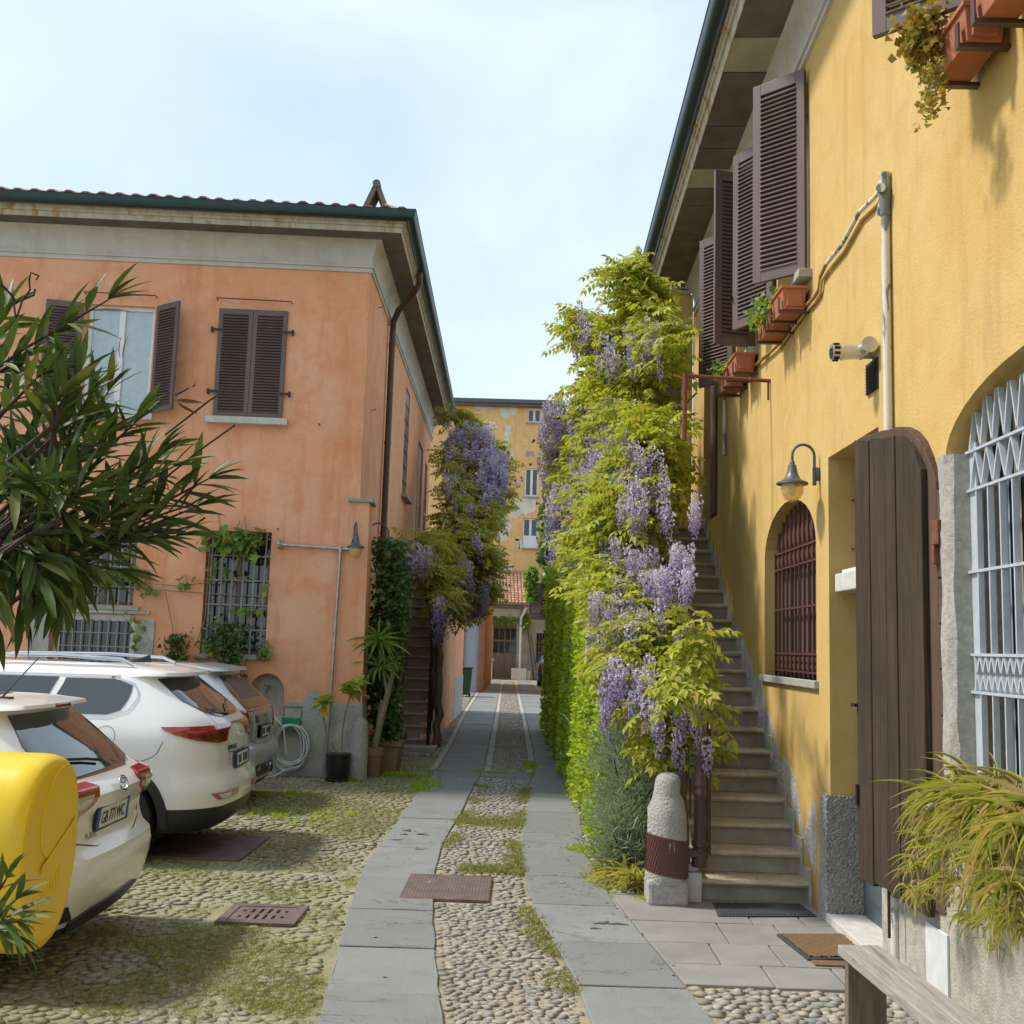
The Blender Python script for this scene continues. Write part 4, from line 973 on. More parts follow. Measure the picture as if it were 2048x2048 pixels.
eave([(.012, 6.805), (.018, 6.88), (.035, 6.96), (.065, 7.04), (.10, 7.09), (.15, 7.11)], 'cornice_cove', 'cove', smooth=60)
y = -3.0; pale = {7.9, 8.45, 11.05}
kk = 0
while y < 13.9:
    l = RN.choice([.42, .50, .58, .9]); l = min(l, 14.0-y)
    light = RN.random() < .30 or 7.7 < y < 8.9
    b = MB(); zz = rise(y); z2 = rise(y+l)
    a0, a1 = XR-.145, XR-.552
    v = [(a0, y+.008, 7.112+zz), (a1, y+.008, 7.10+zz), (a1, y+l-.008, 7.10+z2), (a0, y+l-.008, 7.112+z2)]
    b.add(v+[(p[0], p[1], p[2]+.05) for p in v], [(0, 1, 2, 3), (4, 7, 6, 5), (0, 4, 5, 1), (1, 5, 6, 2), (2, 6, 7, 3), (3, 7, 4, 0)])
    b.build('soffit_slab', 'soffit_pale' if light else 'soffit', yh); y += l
eave([(.543, 7.098), (.552, 7.092), (.562, 7.19), (.585, 7.195), (.588, 7.235), (.61, 7.24), (.612, 7.28), (.45, 7.30)], 'fascia_stone', 'fascia', smooth=30)
gq = [(.613+.068-.068*math.cos(rad(a)), 7.37-.09*math.sin(rad(a))) for a in range(0, 181, 20)]
eave([(.613, 7.43)]+gq+[(.749, 7.43), (.757, 7.438), (.741, 7.442), (.737, 7.37), (.67, 7.29)], 'gutter', 'gutter', smooth=40)
b = MB(); b.quad((XR-.69, -3, 7.40+rise(-3)), (XR-.69, 14.1, 7.40+rise(14.1)), (XR+6.5, 14.1, 9.6+rise(14.1)), (XR+6.5, -3, 9.6+rise(-3))); b.build('roof', 'tile', yh)
# roughcast plinth at the door corner
b = MB(); b.prism([W(7.86, 0), W(7.86, .88), W(7.93, .80), W(7.90, .42), W(7.98, .2), W(7.98, 0)], WN*.018); b.build('roughcast_plinth', 'roughcast', yh)
def rough(O, U, V, N, nu, nv, amp):
    O, U, V, N = Vector(O), Vector(U), Vector(V), Vector(N); b = MB(); H_ = np.random.default_rng(2).normal(0, 1, (nv+3, nu+3)); H_ = (H_[:-2, :-2]+H_[1:-1, 1:-1]+H_[2:, 2:]+H_[1:-1, :-2]+H_[:-2, 1:-1])/2.2
    b.grid([[O+U*(i/nu)+V*(j/nv)+N*(amp*(.6+float(H_[j, i])) if 0 < j < nv else 0) for i in range(nu+1)] for j in range(nv+1)]); return b
rough((XR-.026, 7.716, 0), (.285, 0, 0), (0, 0, .875), (0, -1, 0), 64, 200, .0042).build('roughcast_plinth', 'roughcast', yh, smooth=0)
rough((XR-.023, 7.715, 0), (0, .16, 0), (0, 0, .885), (-1, 0, 0), 34, 200, .004).build('roughcast_plinth', 'roughcast', yh, smooth=0)
# door in the recess, transom stone, barred light above
dr = MB().obox((XR+.225, 6.60, .05), (.03, 0, 0), (0, 1.12, 0), (0, 0, 2.20)).build('door', 'doorblue', yh)
for ya in (6.68, 7.20): MB().obox((XR+.217, ya, .2), (.012, 0, 0), (0, .42, 0), (0, 0, 1.9)).build('door_panel', 'doorblue', dr)
MB().tube([(XR+.18, 6.72, 1.0), (XR+.225, 6.72, 1.0)], .014, 8).build('handle', 'chrome', dr)
MB().obox((XR-.03, 6.58, 0), (.28, 0, 0), (0, 1.17, 0), (0, 0, .07)).build('threshold', 'white_stone', yh, bevel=.006)
MB().obox((XR+.03, 6.6, 2.30), (.22, 0, 0), (0, 1.08, 0), (0, 0, .13)).build('transom_stone', 'white_stone', yh, bevel=.008)
MB().obox((XR+.06, 6.7, 2.435), (.15, 0, 0), (0, .9, 0), (0, 0, .02)).build('marble_offcut', 'white', yh)
w_ = MB().obox((XR+.24, 6.6, 2.43), (.015, 0, 0), (0, 1.12, 0), (0, 0, .86)).build('transom_window', 'glass', yh)
gr = MB().tube([(XR+.17, 6.6, 2.62), (XR+.17, 7.72, 2.62)], .009, 6).build('grille', 'grille_brown', yh)
MB().tube([(XR+.17, 6.6, 2.98), (XR+.17, 7.72, 2.98)], .009, 6).build('bar', 'grille_brown', gr)
for i in range(8): MB().tube([(XR+.17, 6.72+.125*i, 2.43), (XR+.17, 6.72+.125*i, 3.28)], .012, 6).build('bar', 'grille_brown', gr)
# arched window with brown grille
def arch_z(y, cy, hw, zs, rs): t = max(-1, min(1, (y-cy)/hw)); return zs+rs*math.sqrt(max(0, 1-t*t))
bk = MB(); bk.prism([(XR+.165, y_, z_) for y_, z_ in wa], (.02, 0, 0)); wn_ = bk.build('arched_window', 'shutter', yh)
for i in range(1, 9): MB().obox((XR+.158, 8.06+i*.193-.006, 1.68), (.008, 0, 0), (0, .012, 0), (0, 0, 1.05)).build('board_joint', 'dark', wn_)
MB().obox((XR-.035, 8.00, 1.60), (.21, 0, 0), (0, 1.88, 0), (0, 0, .06)).build('window_sill', 'stone', yh, bevel=.006)
GX = XR+.10
gr = MB().obox((GX-.012, 8.06, 1.70), (.024, 0, 0), (0, 1.74, 0), (0, 0, .014)).build('grille', 'grille_brown', yh)
for z_ in (1.855, 2.24, 2.60, 2.745): MB().obox((GX-.012, 8.06, z_-.009), (.024, 0, 0), (0, 1.74, 0), (0, 0, .018)).build('bar', 'grille_brown', gr)
nb = 12
for i in range(nb+1):
    y_ = 8.07+1.72*i/nb; top = arch_z(y_, 8.93, .87, 2.70, .43)-.01
    MB().obox((GX-.010, y_-.008, 1.66), (.02, 0, 0), (0, .016, 0), (0, 0, max(top, 2.72)-1.66)).build('bar', 'grille_brown', gr)
pt = MB()
for i in range(nb):
    ya, yb = 8.07+1.72*i/nb, 8.07+1.72*(i+1)/nb; ym = (ya+yb)/2; w2 = (yb-ya)*.40
    for z0, z1, up in ((2.61, 2.735, 1), (2.755, min(2.95, arch_z(ym, 8.93, .87, 2.70, .43)-.02), 1), (1.865, 1.78, -1), (1.715, 1.78, -1)):
        if (z1-z0)*(1 if up == 1 else (1 if z1 > z0 else -1)) < .02: continue
        zm = z0+(z1-z0)*.62; pt.prism([(GX, ym, z0), (GX, ym+w2, zm), (GX, ym, z1), (GX, ym-w2, zm)], (.006, 0, 0))
split_build(pt, 'leaf_ornament', 'grille_brown', gr)
# big arched opening: stone jamb, silver grille, glazing with curtains
b = MB(); rows = []
for i in range(15):
    z_ = 1.0+1.90*i/14; r1, r2 = RN.uniform(-.010, .010), RN.uniform(-.012, .012)
    rows.append([(XR+.25, 5.57, z_), (XR-.02, 5.575, z_), (XR-.035+r1*.6, 5.55+r2, z_), (XR-.030+r1, 5.48+r1, z_), (XR-.005+r2, 5.445+r1*.5, z_), (XR+.08, 5.44, z_), (XR+.25, 5.44, z_)])
b.grid(rows); b.add(rows[-1], [tuple(range(7))]); b.build('stone_jamb', 'stone', yh, smooth=35)
gw = MB(); gw.prism([(XR+.235, y_, z_) for y_, z_ in wb], (.01, 0, 0)); wn_ = gw.build('arched_window', 'glass', yh)
for i, (ya, ww, mt) in enumerate(((5.38, .05, 'curtain'), (5.27, .07, 'curtain2'), (5.10, .10, 'curtain'), (4.93, .05, 'curtain2'), (4.80, .09, 'curtain'), (4.55, .08, 'curtain2'), (4.2, .2, 'curtain'))):
    if 'curtain' not in MT: MT['curtain'] = flat('pale_blue_curtain', (0.32, 0.38, 0.42), 0.8); MT['curtain2'] = flat('beige_curtain', (0.27, 0.24, 0.19), 0.8)
    c_ = MB(); n = 6; c_.grid([[(XR+.232-.006*math.sin(k*1.5), ya-ww*k/n, 1.2), (XR+.232-.006*math.sin(k*1.5), ya-ww*k/n, arch_z(ya-ww*k/n, 4.45, 1.1, 2.88, .37)-.02)] for k in range(n+1)]); c_.build('curtain', mt, wn_)
GX = XR+.07
gr = MB().obox((GX-.004, 3.4, 1.25), (.03, 0, 0), (0, 2.05, 0), (0, 0, .014)).build('grille', 'grille_white', yh)
b = MB(); b.obox((GX+.01, 5.36, 1.2), (.012, 0, 0), (0, .085, 0), (0, 0, 1.75)); b.build('side_plate', 'grille_white', gr)
for z_ in (1.69, 1.875, 2.29, 2.705, 2.905): MB().obox((GX-.008, 3.40, z_-.007), (.034, 0, 0), (0, 2.05, 0), (0, 0, .014)).build('bar', 'grille_white', gr)
sp = .133; ys = [5.335-sp*i for i in range(15)]
for y_ in ys:
    for za, zb in ((1.2, 1.683), (1.882, 2.698)): MB().obox((GX-.004, y_-.006, za), (.030, 0, 0), (0, .012, 0), (0, 0, zb-za)).build('bar', 'grille_white', gr)
def strut(ya, za, yb, zb):
    d = Vector((0, yb-ya, zb-za)); n = Vector((0, -d.z, d.y)).normalized()*.011
    MB().obox(Vector((GX-.006, ya, za))-n/2, d, n, (.028, 0, 0)).build('bar', 'grille_white', gr)
for y_ in ys:
    strut(y_+sp/2, 2.712, y_, 2.898); strut(y_-sp/2, 2.712, y_, 2.898)
    strut(y_+sp/2, 1.697, y_, 1.868); strut(y_-sp/2, 1.697, y_, 1.868)
    strut(y_+sp/2-.0, 1.868, y_, 1.697); strut(y_-sp/2, 1.868, y_, 1.697)
    zt = arch_z(y_, 4.45, 1.09, 2.88, .37)
    if zt > 2.97: strut(y_+sp/2, 2.912, y_+.012, min(zt, 3.16)); strut(y_-sp/2, 2.912, y_-.012, min(zt, 3.16))
# rough cement render below the sills
b = MB(); top = [(6.585-.16*i, 1.165+RN.uniform(-.012, .012)) for i in range(60)]
b.prism([W(y_, z_) for y_, z_ in top]+[W(-2.9, 0), W(6.585, 0)], WN*.02); b.build('cement_render', 'cement_wall', yh)
b = MB(); b.obox(W(5.86, .13, .021), (0, -.29, 0), WN*.012, (0, 0, .35)); b.build('white_board', 'whitepanel', yh, bevel=.002)
# upper windows and shutters
for (a, z0), (c_, _), (_, z1), _ in (u0, u1, u2):
    m = MB(); m.obox((XR+.13, a, z0), (.04, 0, 0), (0, .06, 0), (0, 0, z1-z0)); m.obox((XR+.13, c_-.06, z0), (.04, 0, 0), (0, .06, 0), (0, 0, z1-z0)); m.obox((XR+.13, (a+c_)/2-.04, z0), (.04, 0, 0), (0, .08, 0), (0, 0, z1-z0)); m.obox((XR+.13, a+.06, z0), (.04, 0, 0), (0, c_-a-.12, 0), (0, 0, .07))
    wq = m.build('window', 'shutter', yh); MB().quad((XR+.16, a, z0), (XR+.16, c_, z0), (XR+.16, c_, z1), (XR+.16, a, z1)).build('pane', 'glass', wq)
    MB().obox((XR-.11, a-.10, z0-.075), (.25, 0, 0), (0, c_-a+.2, 0), (0, 0, .07)).build('window_sill', 'stone', yh, bevel=.006)
def leafR(y, z, d, L, H, n):
    d = Vector((d[0], d[1], 0)).normalized(); o = Vector((-d.y, d.x, 0))
    if o.y > 0: o = -o
    return shutter_leaf(yh, (XR-.03, y, z), d, L, H, o, n, stile=.075, rail=.10)
leafR(4.79, 5.01, (-.445, .372), .58, 1.55, 34)
leafR(8.20, 4.87, (-.344, .322), .475, 1.72, 38)
leafR(9.33, 4.86, (-.24, .40), .52, 1.72, 38)
leafR(10.14, 4.80, (-.41, -.118), .43, 1.76, 38)
leafR(11.2, 4.76, (-.24, .36), .52, 1.70, 38)
b = MB()
for y, z, d in ((9.33, 5.05, (-.24, .40)), (11.2, 4.95, (-.24, .36))):
    e = Vector((XR-.03+d[0]*1.12, y+d[1]*1.12, z)); b.tube([e-Vector((0, 0, .1)), e+Vector((0, 0, .28))], .010, 6); b.tube([e+Vector((-.05, -.03, .12)), e+Vector((.05, .03, .15))], .012, 6)
split_build(b, 'espagnolette', 'shutter_iron', yh)
(a, z0), (c_, _), (_, z1), _ = ud
ddr = MB().obox((XR+.09, a, z0), (.03, 0, 0), (0, c_-a, 0), (0, 0, z1-z0)).build('landing_door', 'shutter', yh)
MB().obox((XR+.07, a+.07, z0+.1), (.02, 0, 0), (0, .38, 0), (0, 0, 1.8)).build('door_panel', 'shutter', ddr); MB().obox((XR+.07, a+.55, z0+.1), (.02, 0, 0), (0, .38, 0), (0, 0, 1.8)).build('door_panel', 'shutter', ddr)
# wing across the head of the stairs
wg = thing('rear_wing', 'yellow wing of the house behind the wisteria at the head of the stairs', 'house', (1.7, 14.3, 0))
fh = rect(.10, .62, 3.42, 5.5)
b = MB(); b.wall((1.42, 14.3, 0), (1, 0, 0), Z, (0, -1, 0), rect(0, .77, 0, 6.75), [fh], .1); b.obox((1.42, 14.32, 0), (0, 2.5, 0), (.02, 0, 0), (0, 0, 6.75)); b.build('wall', 'yellow', wg)
MB().obox((1.42+.10, 14.36, 3.42), (.52, 0, 0), (0, .04, 0), (0, 0, 2.08)).build('door', 'shutter', wg)
b = MB(); b.obox((1.38, 14.25, 6.75), (.79, 0, 0), (0, 2.6, 0), (0, 0, .06)); b.obox((1.33, 14.19, 6.811), (.84, 0, 0), (0, 2.7, 0), (0, 0, .16)); b.build('cornice', 'cove', wg, bevel=.03)
b = MB(); b.quad((1.28, 14.12, 6.975), (2.2, 14.12, 6.975), (2.2, 17, 6.975), (1.28, 17, 6.975)); b.quad((1.28, 14.12, 7.03), (1.28, 17, 7.03), (2.3, 17, 7.35), (2.3, 14.12, 7.35)); b.build('roof', 'soffit', wg)

# old plank leaf folded back beside the big opening
Hn, Fr = Vector((2.15, 5.60, 0)), Vector((2.035, 6.50, 0)); ld = (Fr-Hn); LL = ld.length; ld.normalize(); lo_ = Vector((-ld.y, ld.x, 0))
if lo_.x > 0: lo_ = -lo_
leaf = thing('plank_shutter', 'tall weathered dark plank shutter with rounded top folded back beside the door', 'shutter', (2.07, 6.05, .55))
topz = lambda t: 3.17-.07*t/.54 if t < .54 else 3.10-.40*((t-.54)/.46)**2.1
edges = [0, .22, .437, .58, .90]
for i in range(4):
    t0, t1 = edges[i]+.004, edges[i+1]-.004; b = MB(); n = 5
    base = .55+RN.uniform(-.012, .012)+(.03 if i == 1 else 0)
    P = [Fr-ld*LL*(t0+(t1-t0)*k/n)+Z*(topz(t0+(t1-t0)*k/n)+RN.uniform(-.006, .006)) for k in range(n+1)]
    Q = [Fr-ld*LL*(t0+(t1-t0)*k/n)+Z*(base+RN.uniform(-.008, .008)) for k in range(n+1)]
    b.prism(Q+P[::-1], lo_*(.040+RN.uniform(-.003, .003))); b.build('plank', 'oldwood', leaf, bevel=.005)
b = MB(); tt = [.02+.98*k/10 for k in range(11)]; top2 = lambda t: 3.20-.04*t/.5 if t < .5 else 3.16-.37*((t-.5)/.5)**2.2
b.prism([Fr-ld*LL*t+Z*.57 for t in tt]+[Fr-ld*LL*t+Z*(top2(t)+RN.uniform(-.006, .006)) for t in tt[::-1]], lo_*-.055); b.build('back_board', 'oldwood2', leaf, bevel=.006)
for k in range(9):                                          # end blocks stacked on the hinge edge
    z0 = .62+.236*k; b = MB(); b.obox(Fr-ld*LL*1.0+lo_*.0+Z*z0, ld*-.045, lo_*-.05, Z*(.226)); b.build('edge_block', 'oldwood2', leaf, bevel=.004)
b = MB(); p = Fr-ld*LL*.985+Z*2.44; b.obox(p+lo_*.03, ld*-.075, lo_*-.05, Z*.13); b.obox(p+lo_*.03-Z*.10, ld*-.03, lo_*-.05, Z*.10); b.tube([p-ld*.07+Z*.06, p-ld*.17+Z*.05-lo_*.04], .018, 8); b.build('hinge', 'rust', leaf, bevel=.004)
b = MB(); q = Fr+lo_*.045; b.obox(q+Z*1.55-ld*.02, ld*.05, lo_*.02, Z*.02); b.obox(q+Z*.98-ld*.03, ld*.02, lo_*.015, Z*.12); b.tube([Fr-ld*LL*.33+Z*.30, Fr-ld*LL*.33+Z*.62], .009, 8); split_build(b, 'bolt', 'shutter_iron', leaf)

# painted vent pipe with a branch down to the flower boxes
vp = thing('vent_pipe', 'peeling white vent pipe standing against the yellow wall with a branch pipe', 'pipe', (2.15, 6.32, 0))
PX, PY = 2.148, 6.325
MB().tube([(PX, PY, 0), (PX, PY, 4.62)], .026, 14).build('upright', 'peel', vp, smooth=50)
MB().lathe([(.028, 4.55), (.033, 4.56), (.033, 4.62), (.038, 4.64), (.040, 4.74), (.034, 4.76), (.034, 4.80), (.038, 4.805), (.038, 4.825), (.02, 4.83)], (PX, PY, 0), 16).build('tee_head', 'peel', vp, smooth=40)
MB().tube([(PX-.02, PY-.01, 4.715), (PX-.045, PY-.055, 4.71)], .028, 14).build('tee_plug', 'peel', vp, smooth=40)
MB().tube([(PX, PY+.01, 4.70), (PX-.005, PY+.10, 4.60)], .022, 12).build('tee_socket', 'peel', vp, smooth=40)
br = [atX(x, y, 2.145) for x, y in ((1762, 378), (1748, 396), (1719, 424), (1684, 489), (1652, 529))]
MB().tube(br, .0145, 10).build('branch', 'peel', vp, smooth=50)
br2 = [atX(x, y, 2.15) for x, y in ((1652, 529), (1641, 552), (1638, 578), (1628, 595), (1611, 613), (1580, 655), (1556, 690), (1517, 726), (1480, 752), (1455, 775), (1449, 800), (1449, 912))]
MB().tube(br2, .0145, 10).build('branch', 'ochrepipe', vp, smooth=50)
MB().tube([p+Vector((.015, 0, -.045)) for p in br]+[p+Vector((.01, 0, -.035)) for p in br2[1:7]], .011, 8).build('branch', 'yellow', vp, smooth=50)
MB().tube([atX(1449, 800, 2.15), atX(1449, 912, 2.15)], .019, 10).build('stub', 'peel', vp, smooth=50)
MB().lathe([(.027, .0), (.033, 0), (.033, .04), (.027, .04)], (PX, PY, .55), 12).build('collar', 'peel', vp)
lamp('grey swan-neck lamp with amber globe on the yellow wall beside the door recess', (XR, 7.95, 3.20), WN, .205, .2, .86)
fl_ = thing('flue', 'shiny steel boiler flue sticking out of the yellow wall', 'flue', (2.1, 6.64, 3.76))
MB().tube([(XR, 6.66, 3.79), (1.905, 6.66, 3.775)], .050, 18).build('flue_pipe', 'steel', fl_, smooth=50)
b = MB(); b.tube([(1.975, 6.66, 3.778), (1.968, 6.66, 3.778)], .054, 18); b.tube([(2.10, 6.66, 3.783), (2.09, 6.66, 3.783)], .054, 18); split_build(b, 'seam_ring', 'steel', fl_)
MB().tube([(2.115, 6.66, 3.80), (2.115, 6.545, 3.80)], .052, 18).build('tee_cap', 'steel', fl_, smooth=50)
b = MB()
for k in range(9):
    a = 2*math.pi*k/9; c0 = Vector((1.915, 6.66+math.cos(a)*.0505, 3.776+math.sin(a)*.0505)); b.obox(c0+Vector((0, -.008, -.008)), (.035, 0, 0), (0, .016, 0), (0, 0, .016))
b.tube([(1.9045, 6.66, 3.775), (1.9035, 6.66, 3.775)], .042, 16); split_build(b, 'outlet_slot', 'dark', fl_)
vg = thing('wall_vent', 'black louvred vent grille on the yellow wall under the flue', 'vent', (XR, 6.74, 3.47))
MB().obox(W(6.58, 3.53, .0), (0, .22, 0), WN*.012, (0, 0, .20)).build('frame', 'cartrim', vg)
b = MB()
for k in range(9): b.obox(W(6.59, 3.54+.0205*k, .012), (0, .20, 0), WN*.01+Z*-.008, (0, 0, .006))
split_build(b, 'louvre', 'blackplastic', vg)
# iron bracket frame over the stairs
ib = thing('iron_bracket', 'rusty iron angle bracket reaching from the yellow wall into the wisteria', 'bracket', (1.8, 9.57, 4.2))
p0, p1 = atX(1535, 741, XR), Vector((1.40, 9.57, 4.36))
MB().tube([(XR, 9.57, 4.33), (1.40, 9.57, 4.36)], .018, 8).build('arm', 'rust', ib); MB().tube([(1.40, 9.57, 4.38), (1.395, 9.57, 3.75)], .022, 8).build('drop', 'rust', ib); MB().tube([(XR-.02, 9.57, 4.33), (XR-.02, 9.57, 4.15)], .010, 6).build('stay', 'rust', ib)

# ------------------------------------------------------------------ stone stairs beside the wall
def steps(t, Y0, tread, rise_, n, x0, x1, mt, mr, nose=.035, shrink=lambda i: (0, 0), hang=.0):
    for i in range(n):
        a, c_ = x0+shrink(i)[0], x1-shrink(i)[1]; y_ = Y0+tread*i; zt = rise_*(i+1)
        m = 8; rows = [[], [], [], []]
        for k in range(m+1):
            xx = a-.02+(c_-a+.02)*k/m; ww = RN.uniform(-.006, .006); wz = RN.uniform(-.005, .005)-.004*math.sin(math.pi*k/m)
            rows[0].append((xx, y_-nose+ww+.012, zt-.042)); rows[1].append((xx, y_-nose+ww, zt-.022+wz)); rows[2].append((xx, y_-nose+ww+.014, zt+wz)); rows[3].append((xx, y_+tread+.01, zt-.002))
        b = MB(); b.grid(rows); b.quad((a-.02, y_-nose+.012, zt-.042), (a-.02, y_+.012, zt-.042), (c_, y_+.012, zt-.042), (c_, y_-nose+.012, zt-.042)); b.quad((a-.02, y_-nose+.012, zt-.042), (a-.02, y_-nose+.014, zt), (a-.02, y_+tread, zt), (a-.02, y_+tread, zt-.042))
        st = b.build('tread', mt, t, smooth=35)
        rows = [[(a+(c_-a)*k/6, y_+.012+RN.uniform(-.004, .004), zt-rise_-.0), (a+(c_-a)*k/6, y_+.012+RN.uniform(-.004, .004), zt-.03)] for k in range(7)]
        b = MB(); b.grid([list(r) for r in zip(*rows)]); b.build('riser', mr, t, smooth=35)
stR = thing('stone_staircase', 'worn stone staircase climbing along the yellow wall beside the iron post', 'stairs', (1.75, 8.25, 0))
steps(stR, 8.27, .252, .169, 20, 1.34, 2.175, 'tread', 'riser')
Yl = 8.27+.252*20; MB().obox((1.2, Yl, 3.25), (.98, 0, 0), (0, 1.1, 0), (0, 0, .13)).build('landing', 'tread', stR)
b = MB(); b.prism([(1.36, 8.30, 0), (1.36, 8.30, .12), (1.36, Yl, 3.26), (1.36, Yl+1, 3.26), (1.36, Yl+1, 0)], (-.14, 0, 0)); b.build('side_wall', 'cement', stR)
b = MB(); pts_ = []
for i in range(20):
    y_, zt = 8.27+.252*i, .169*(i+1); pts_.append((y_-.07, zt-.169+(.0 if i else .0), zt+.10))
prev = None
for i, (y_, zl, zh) in enumerate(pts_):                     # stepped skirting on the wall
    sk = MB(); d1 = .0+RN.uniform(-.012, .012); sk.obox((XR-.018, y_+d1, zl-.02), (.017, 0, 0), (0, .252-.004, 0), (0, 0, zh-zl+.02+RN.uniform(-.015, .03))); sk.build('skirting_plate', 'cement', stR, bevel=.004)
b = MB(); out = []
for i in range(1, 11):                                      # bare render where the paint has come off
    y_, zt = 8.27+.252*i, .169*(i+1); out.append((y_-.05+RN.uniform(-.03, .03), zt+.10+RN.uniform(.02, .12)+(.16 if i in (2, 3, 7) else 0)))
b.prism([W(8.1, .25)]+[W(8.06, .62), W(8.16, .80)]+[W(*p) for p in out]+[W(8.27+.252*10.6, .169*10.6)], WN*.004); b.build('bare_render', 'cement', stR)
bb_ = MB(); bb_.obox((.94, 8.02, 0), (.30, 0, 0), (0, .26, 0), (0, 0, .19)); bb_.build('base_block', 'stone', stR, bevel=.03)
blk = MB(); blk.obox((1.16, 8.18, 0), (.20, 0, 0), (0, .3, 0), (0, 0, .22)); blk.obox((1.18, 8.22, .22), (.16, 0, 0), (0, .25, 0), (0, 0, .06)); blk.build('end_block', 'white_stone', stR, bevel=.012)

bo = thing('bollard', 'pale stone bollard banded with brown sheet metal at the foot of the stairs', 'bollard', (1.09, 8.15, 0), 0, 'stone bollards')
pr = [(.150, .16), (.154, .2), (.150, .25), (.152, .45), (.146, .62), (.142, .68), (.118, .75), (.098, .80), (.094, .88), (.085, .92), (.05, .94), (.01, .945)]
b = MB(); b.lathe(pr, (1.09, 8.15, 0), 28)
b.v = [(x+.006*math.sin(40*z+3*x), y+.006*math.sin(31*z+9*x), z) for x, y, z in b.v]; b.build('stone', 'roughcast', bo, smooth=50)
b = MB(); n = 30; r_ = .158
b.grid([[(1.09+r_*math.cos(2*math.pi*k/n), 8.15+r_*math.sin(2*math.pi*k/n), z0-.055*math.cos(2*math.pi*k/n)*-0-.028*(math.cos(2*math.pi*k/n))) for k in range(n+1)] for z0 in (.22, .30, .40, .49)])
b.build('metal_band', 'rustsheet', bo, smooth=60)
b = MB()
for k in range(46):
    a = 2*math.pi*k/46
    for s in (1,):
        p = [Vector((1.09+(r_+.002)*math.cos(a+s*.5*j/4), 8.15+(r_+.002)*math.sin(a+s*.5*j/4), .225+.26*j/4-.028*math.cos(a+s*.5*j/4))) for j in range(5)]; b.tube(p, .003, 3, caps=False)
b.build('embossing', 'rustsheet', bo, kind='stuff')

po = thing('iron_post', 'slender brown cast iron post with mouldings rising at the foot of the stairs', 'post', (1.345, 8.22, .28))
pr = [(.055, .26), (.062, .30), (.062, .36), (.050, .37), (.050, .40), (.060, .41), (.060, .44), (.044, .46), (.040, .62), (.044, .63), (.044, .76), (.051, .77), (.051, .80), (.040, .82), (.040, .84), (.049, .85), (.049, .87), (.037, .90), (.037, 1.05), (.044, 1.06), (.044, 1.08), (.034, 1.10), (.033, 1.66), (.043, 1.68), (.043, 1.72), (.02, 1.73)]
MB().lathe(pr, (1.345, 8.22, 0), 18).build('shaft', 'castiron', po, smooth=35)
b = MB(); b.obox((1.13, 8.16, .335), (.20, 0, 0), (0, .05, 0), (0, 0, .05)); b.obox((1.22, 8.15, .29), (.05, 0, 0), (0, .07, 0), (0, 0, .05)); b.obox((1.30, 8.17, .27), (.10, 0, 0), (0, .1, 0), (0, 0, .06)); b.build('wall_cramp', 'castiron', po, bevel=.005)
for k, x_ in enumerate((1.405, 1.425)):
    MB().tube([(x_, 8.25, .34), (x_, 8.25, 1.35-.1*k), (x_-.0, 8.45, 1.50)], .010, 6).build('rail_rod', 'castiron', po)
hr = thing('stair_railing', 'brown iron stair railing climbing under the wisteria', 'railing', (1.36, 9.5, .8))
MB().tube([(1.40, 8.3, 1.15), (1.37, 13.3, 4.35), (1.37, 14.2, 4.35)], .02, 8).build('handrail', 'castiron', hr)
for i in range(1, 20, 1): MB().tube([(1.37, 8.35+.252*i, .169*(i+1)), (1.37, 8.35+.252*i, .169*(i+1)+.95)], .009, 5).build('baluster', 'castiron', hr)

# ------------------------------------------------------------------ flower boxes
def flower_box(label, y0, y1, z0, mt='terracotta', br=True):
    t = thing('flower_box', label, 'flower box', (2.05, (y0+y1)/2, z0), 0, 'terracotta flower boxes under the windows')
    b = MB(); xa, xb = 1.955, 2.145; ta, tb = .018, .172
    lo = [(xa+ta, y0+.02, z0), (xb-.01, y0+.02, z0), (xb-.01, y1-.02, z0), (xa+ta, y1-.02, z0)]; hi = [(xa, y0, z0+tb), (xb, y0, z0+tb), (xb, y1, z0+tb), (xa, y1, z0+tb)]
    b.add(lo+hi, [(0, 3, 2, 1), (4, 5, 6, 7), (0, 1, 5, 4), (1, 2, 6, 5), (2, 3, 7, 6), (3, 0, 4, 7)]); b.build('trough', mt, t, bevel=.006)
    b = MB(); b.ab((xa-.012, y0-.012, z0+tb-.012), (xb+.008, y1+.012, z0+tb+.014)); b.build('rim', mt, t, bevel=.005)
    MB().ab((xa+.02, y0+.02, z0+tb+.0145), (xb-.02, y1-.02, z0+tb+.018)).build('soil', 'earth', t)
    MB().ab((xa+.035, y0-.001, z0+.02), (xb-.03, y0+.019, z0+tb-.03)).build('end_panel', mt, t, bevel=.006)
    b = MB()
    for yy in (y0+.03, y1-.07): b.ab((xa-.02, yy, z0-.022), (XR, yy+.04, z0-.002)); b.ab((xa-.02, yy, z0-.002), (xa-.012, yy+.04, z0+.10))
    split_build(b, 'bracket', 'brownpipe', t); return t
FB = [('terracotta trough nearest the camera under the top right shutter', 4.12, 4.56, 4.71), ('terracotta trough with golden trailing plant under the top right shutter', 4.64, 5.08, 4.70),
      ('empty terracotta trough under the first open shutters, nearer of two', 8.17, 8.56, 4.56), ('terracotta trough with small green plant under the first open shutters', 8.66, 9.08, 4.54),
      ('terracotta trough under the second open shutters, nearer of two', 10.06, 10.46, 4.55), ('terracotta trough with small leafy plant behind the iron bracket', 10.56, 11.0, 4.53)]
for l, a, c_, z0 in FB: flower_box(l, a, c_, z0)

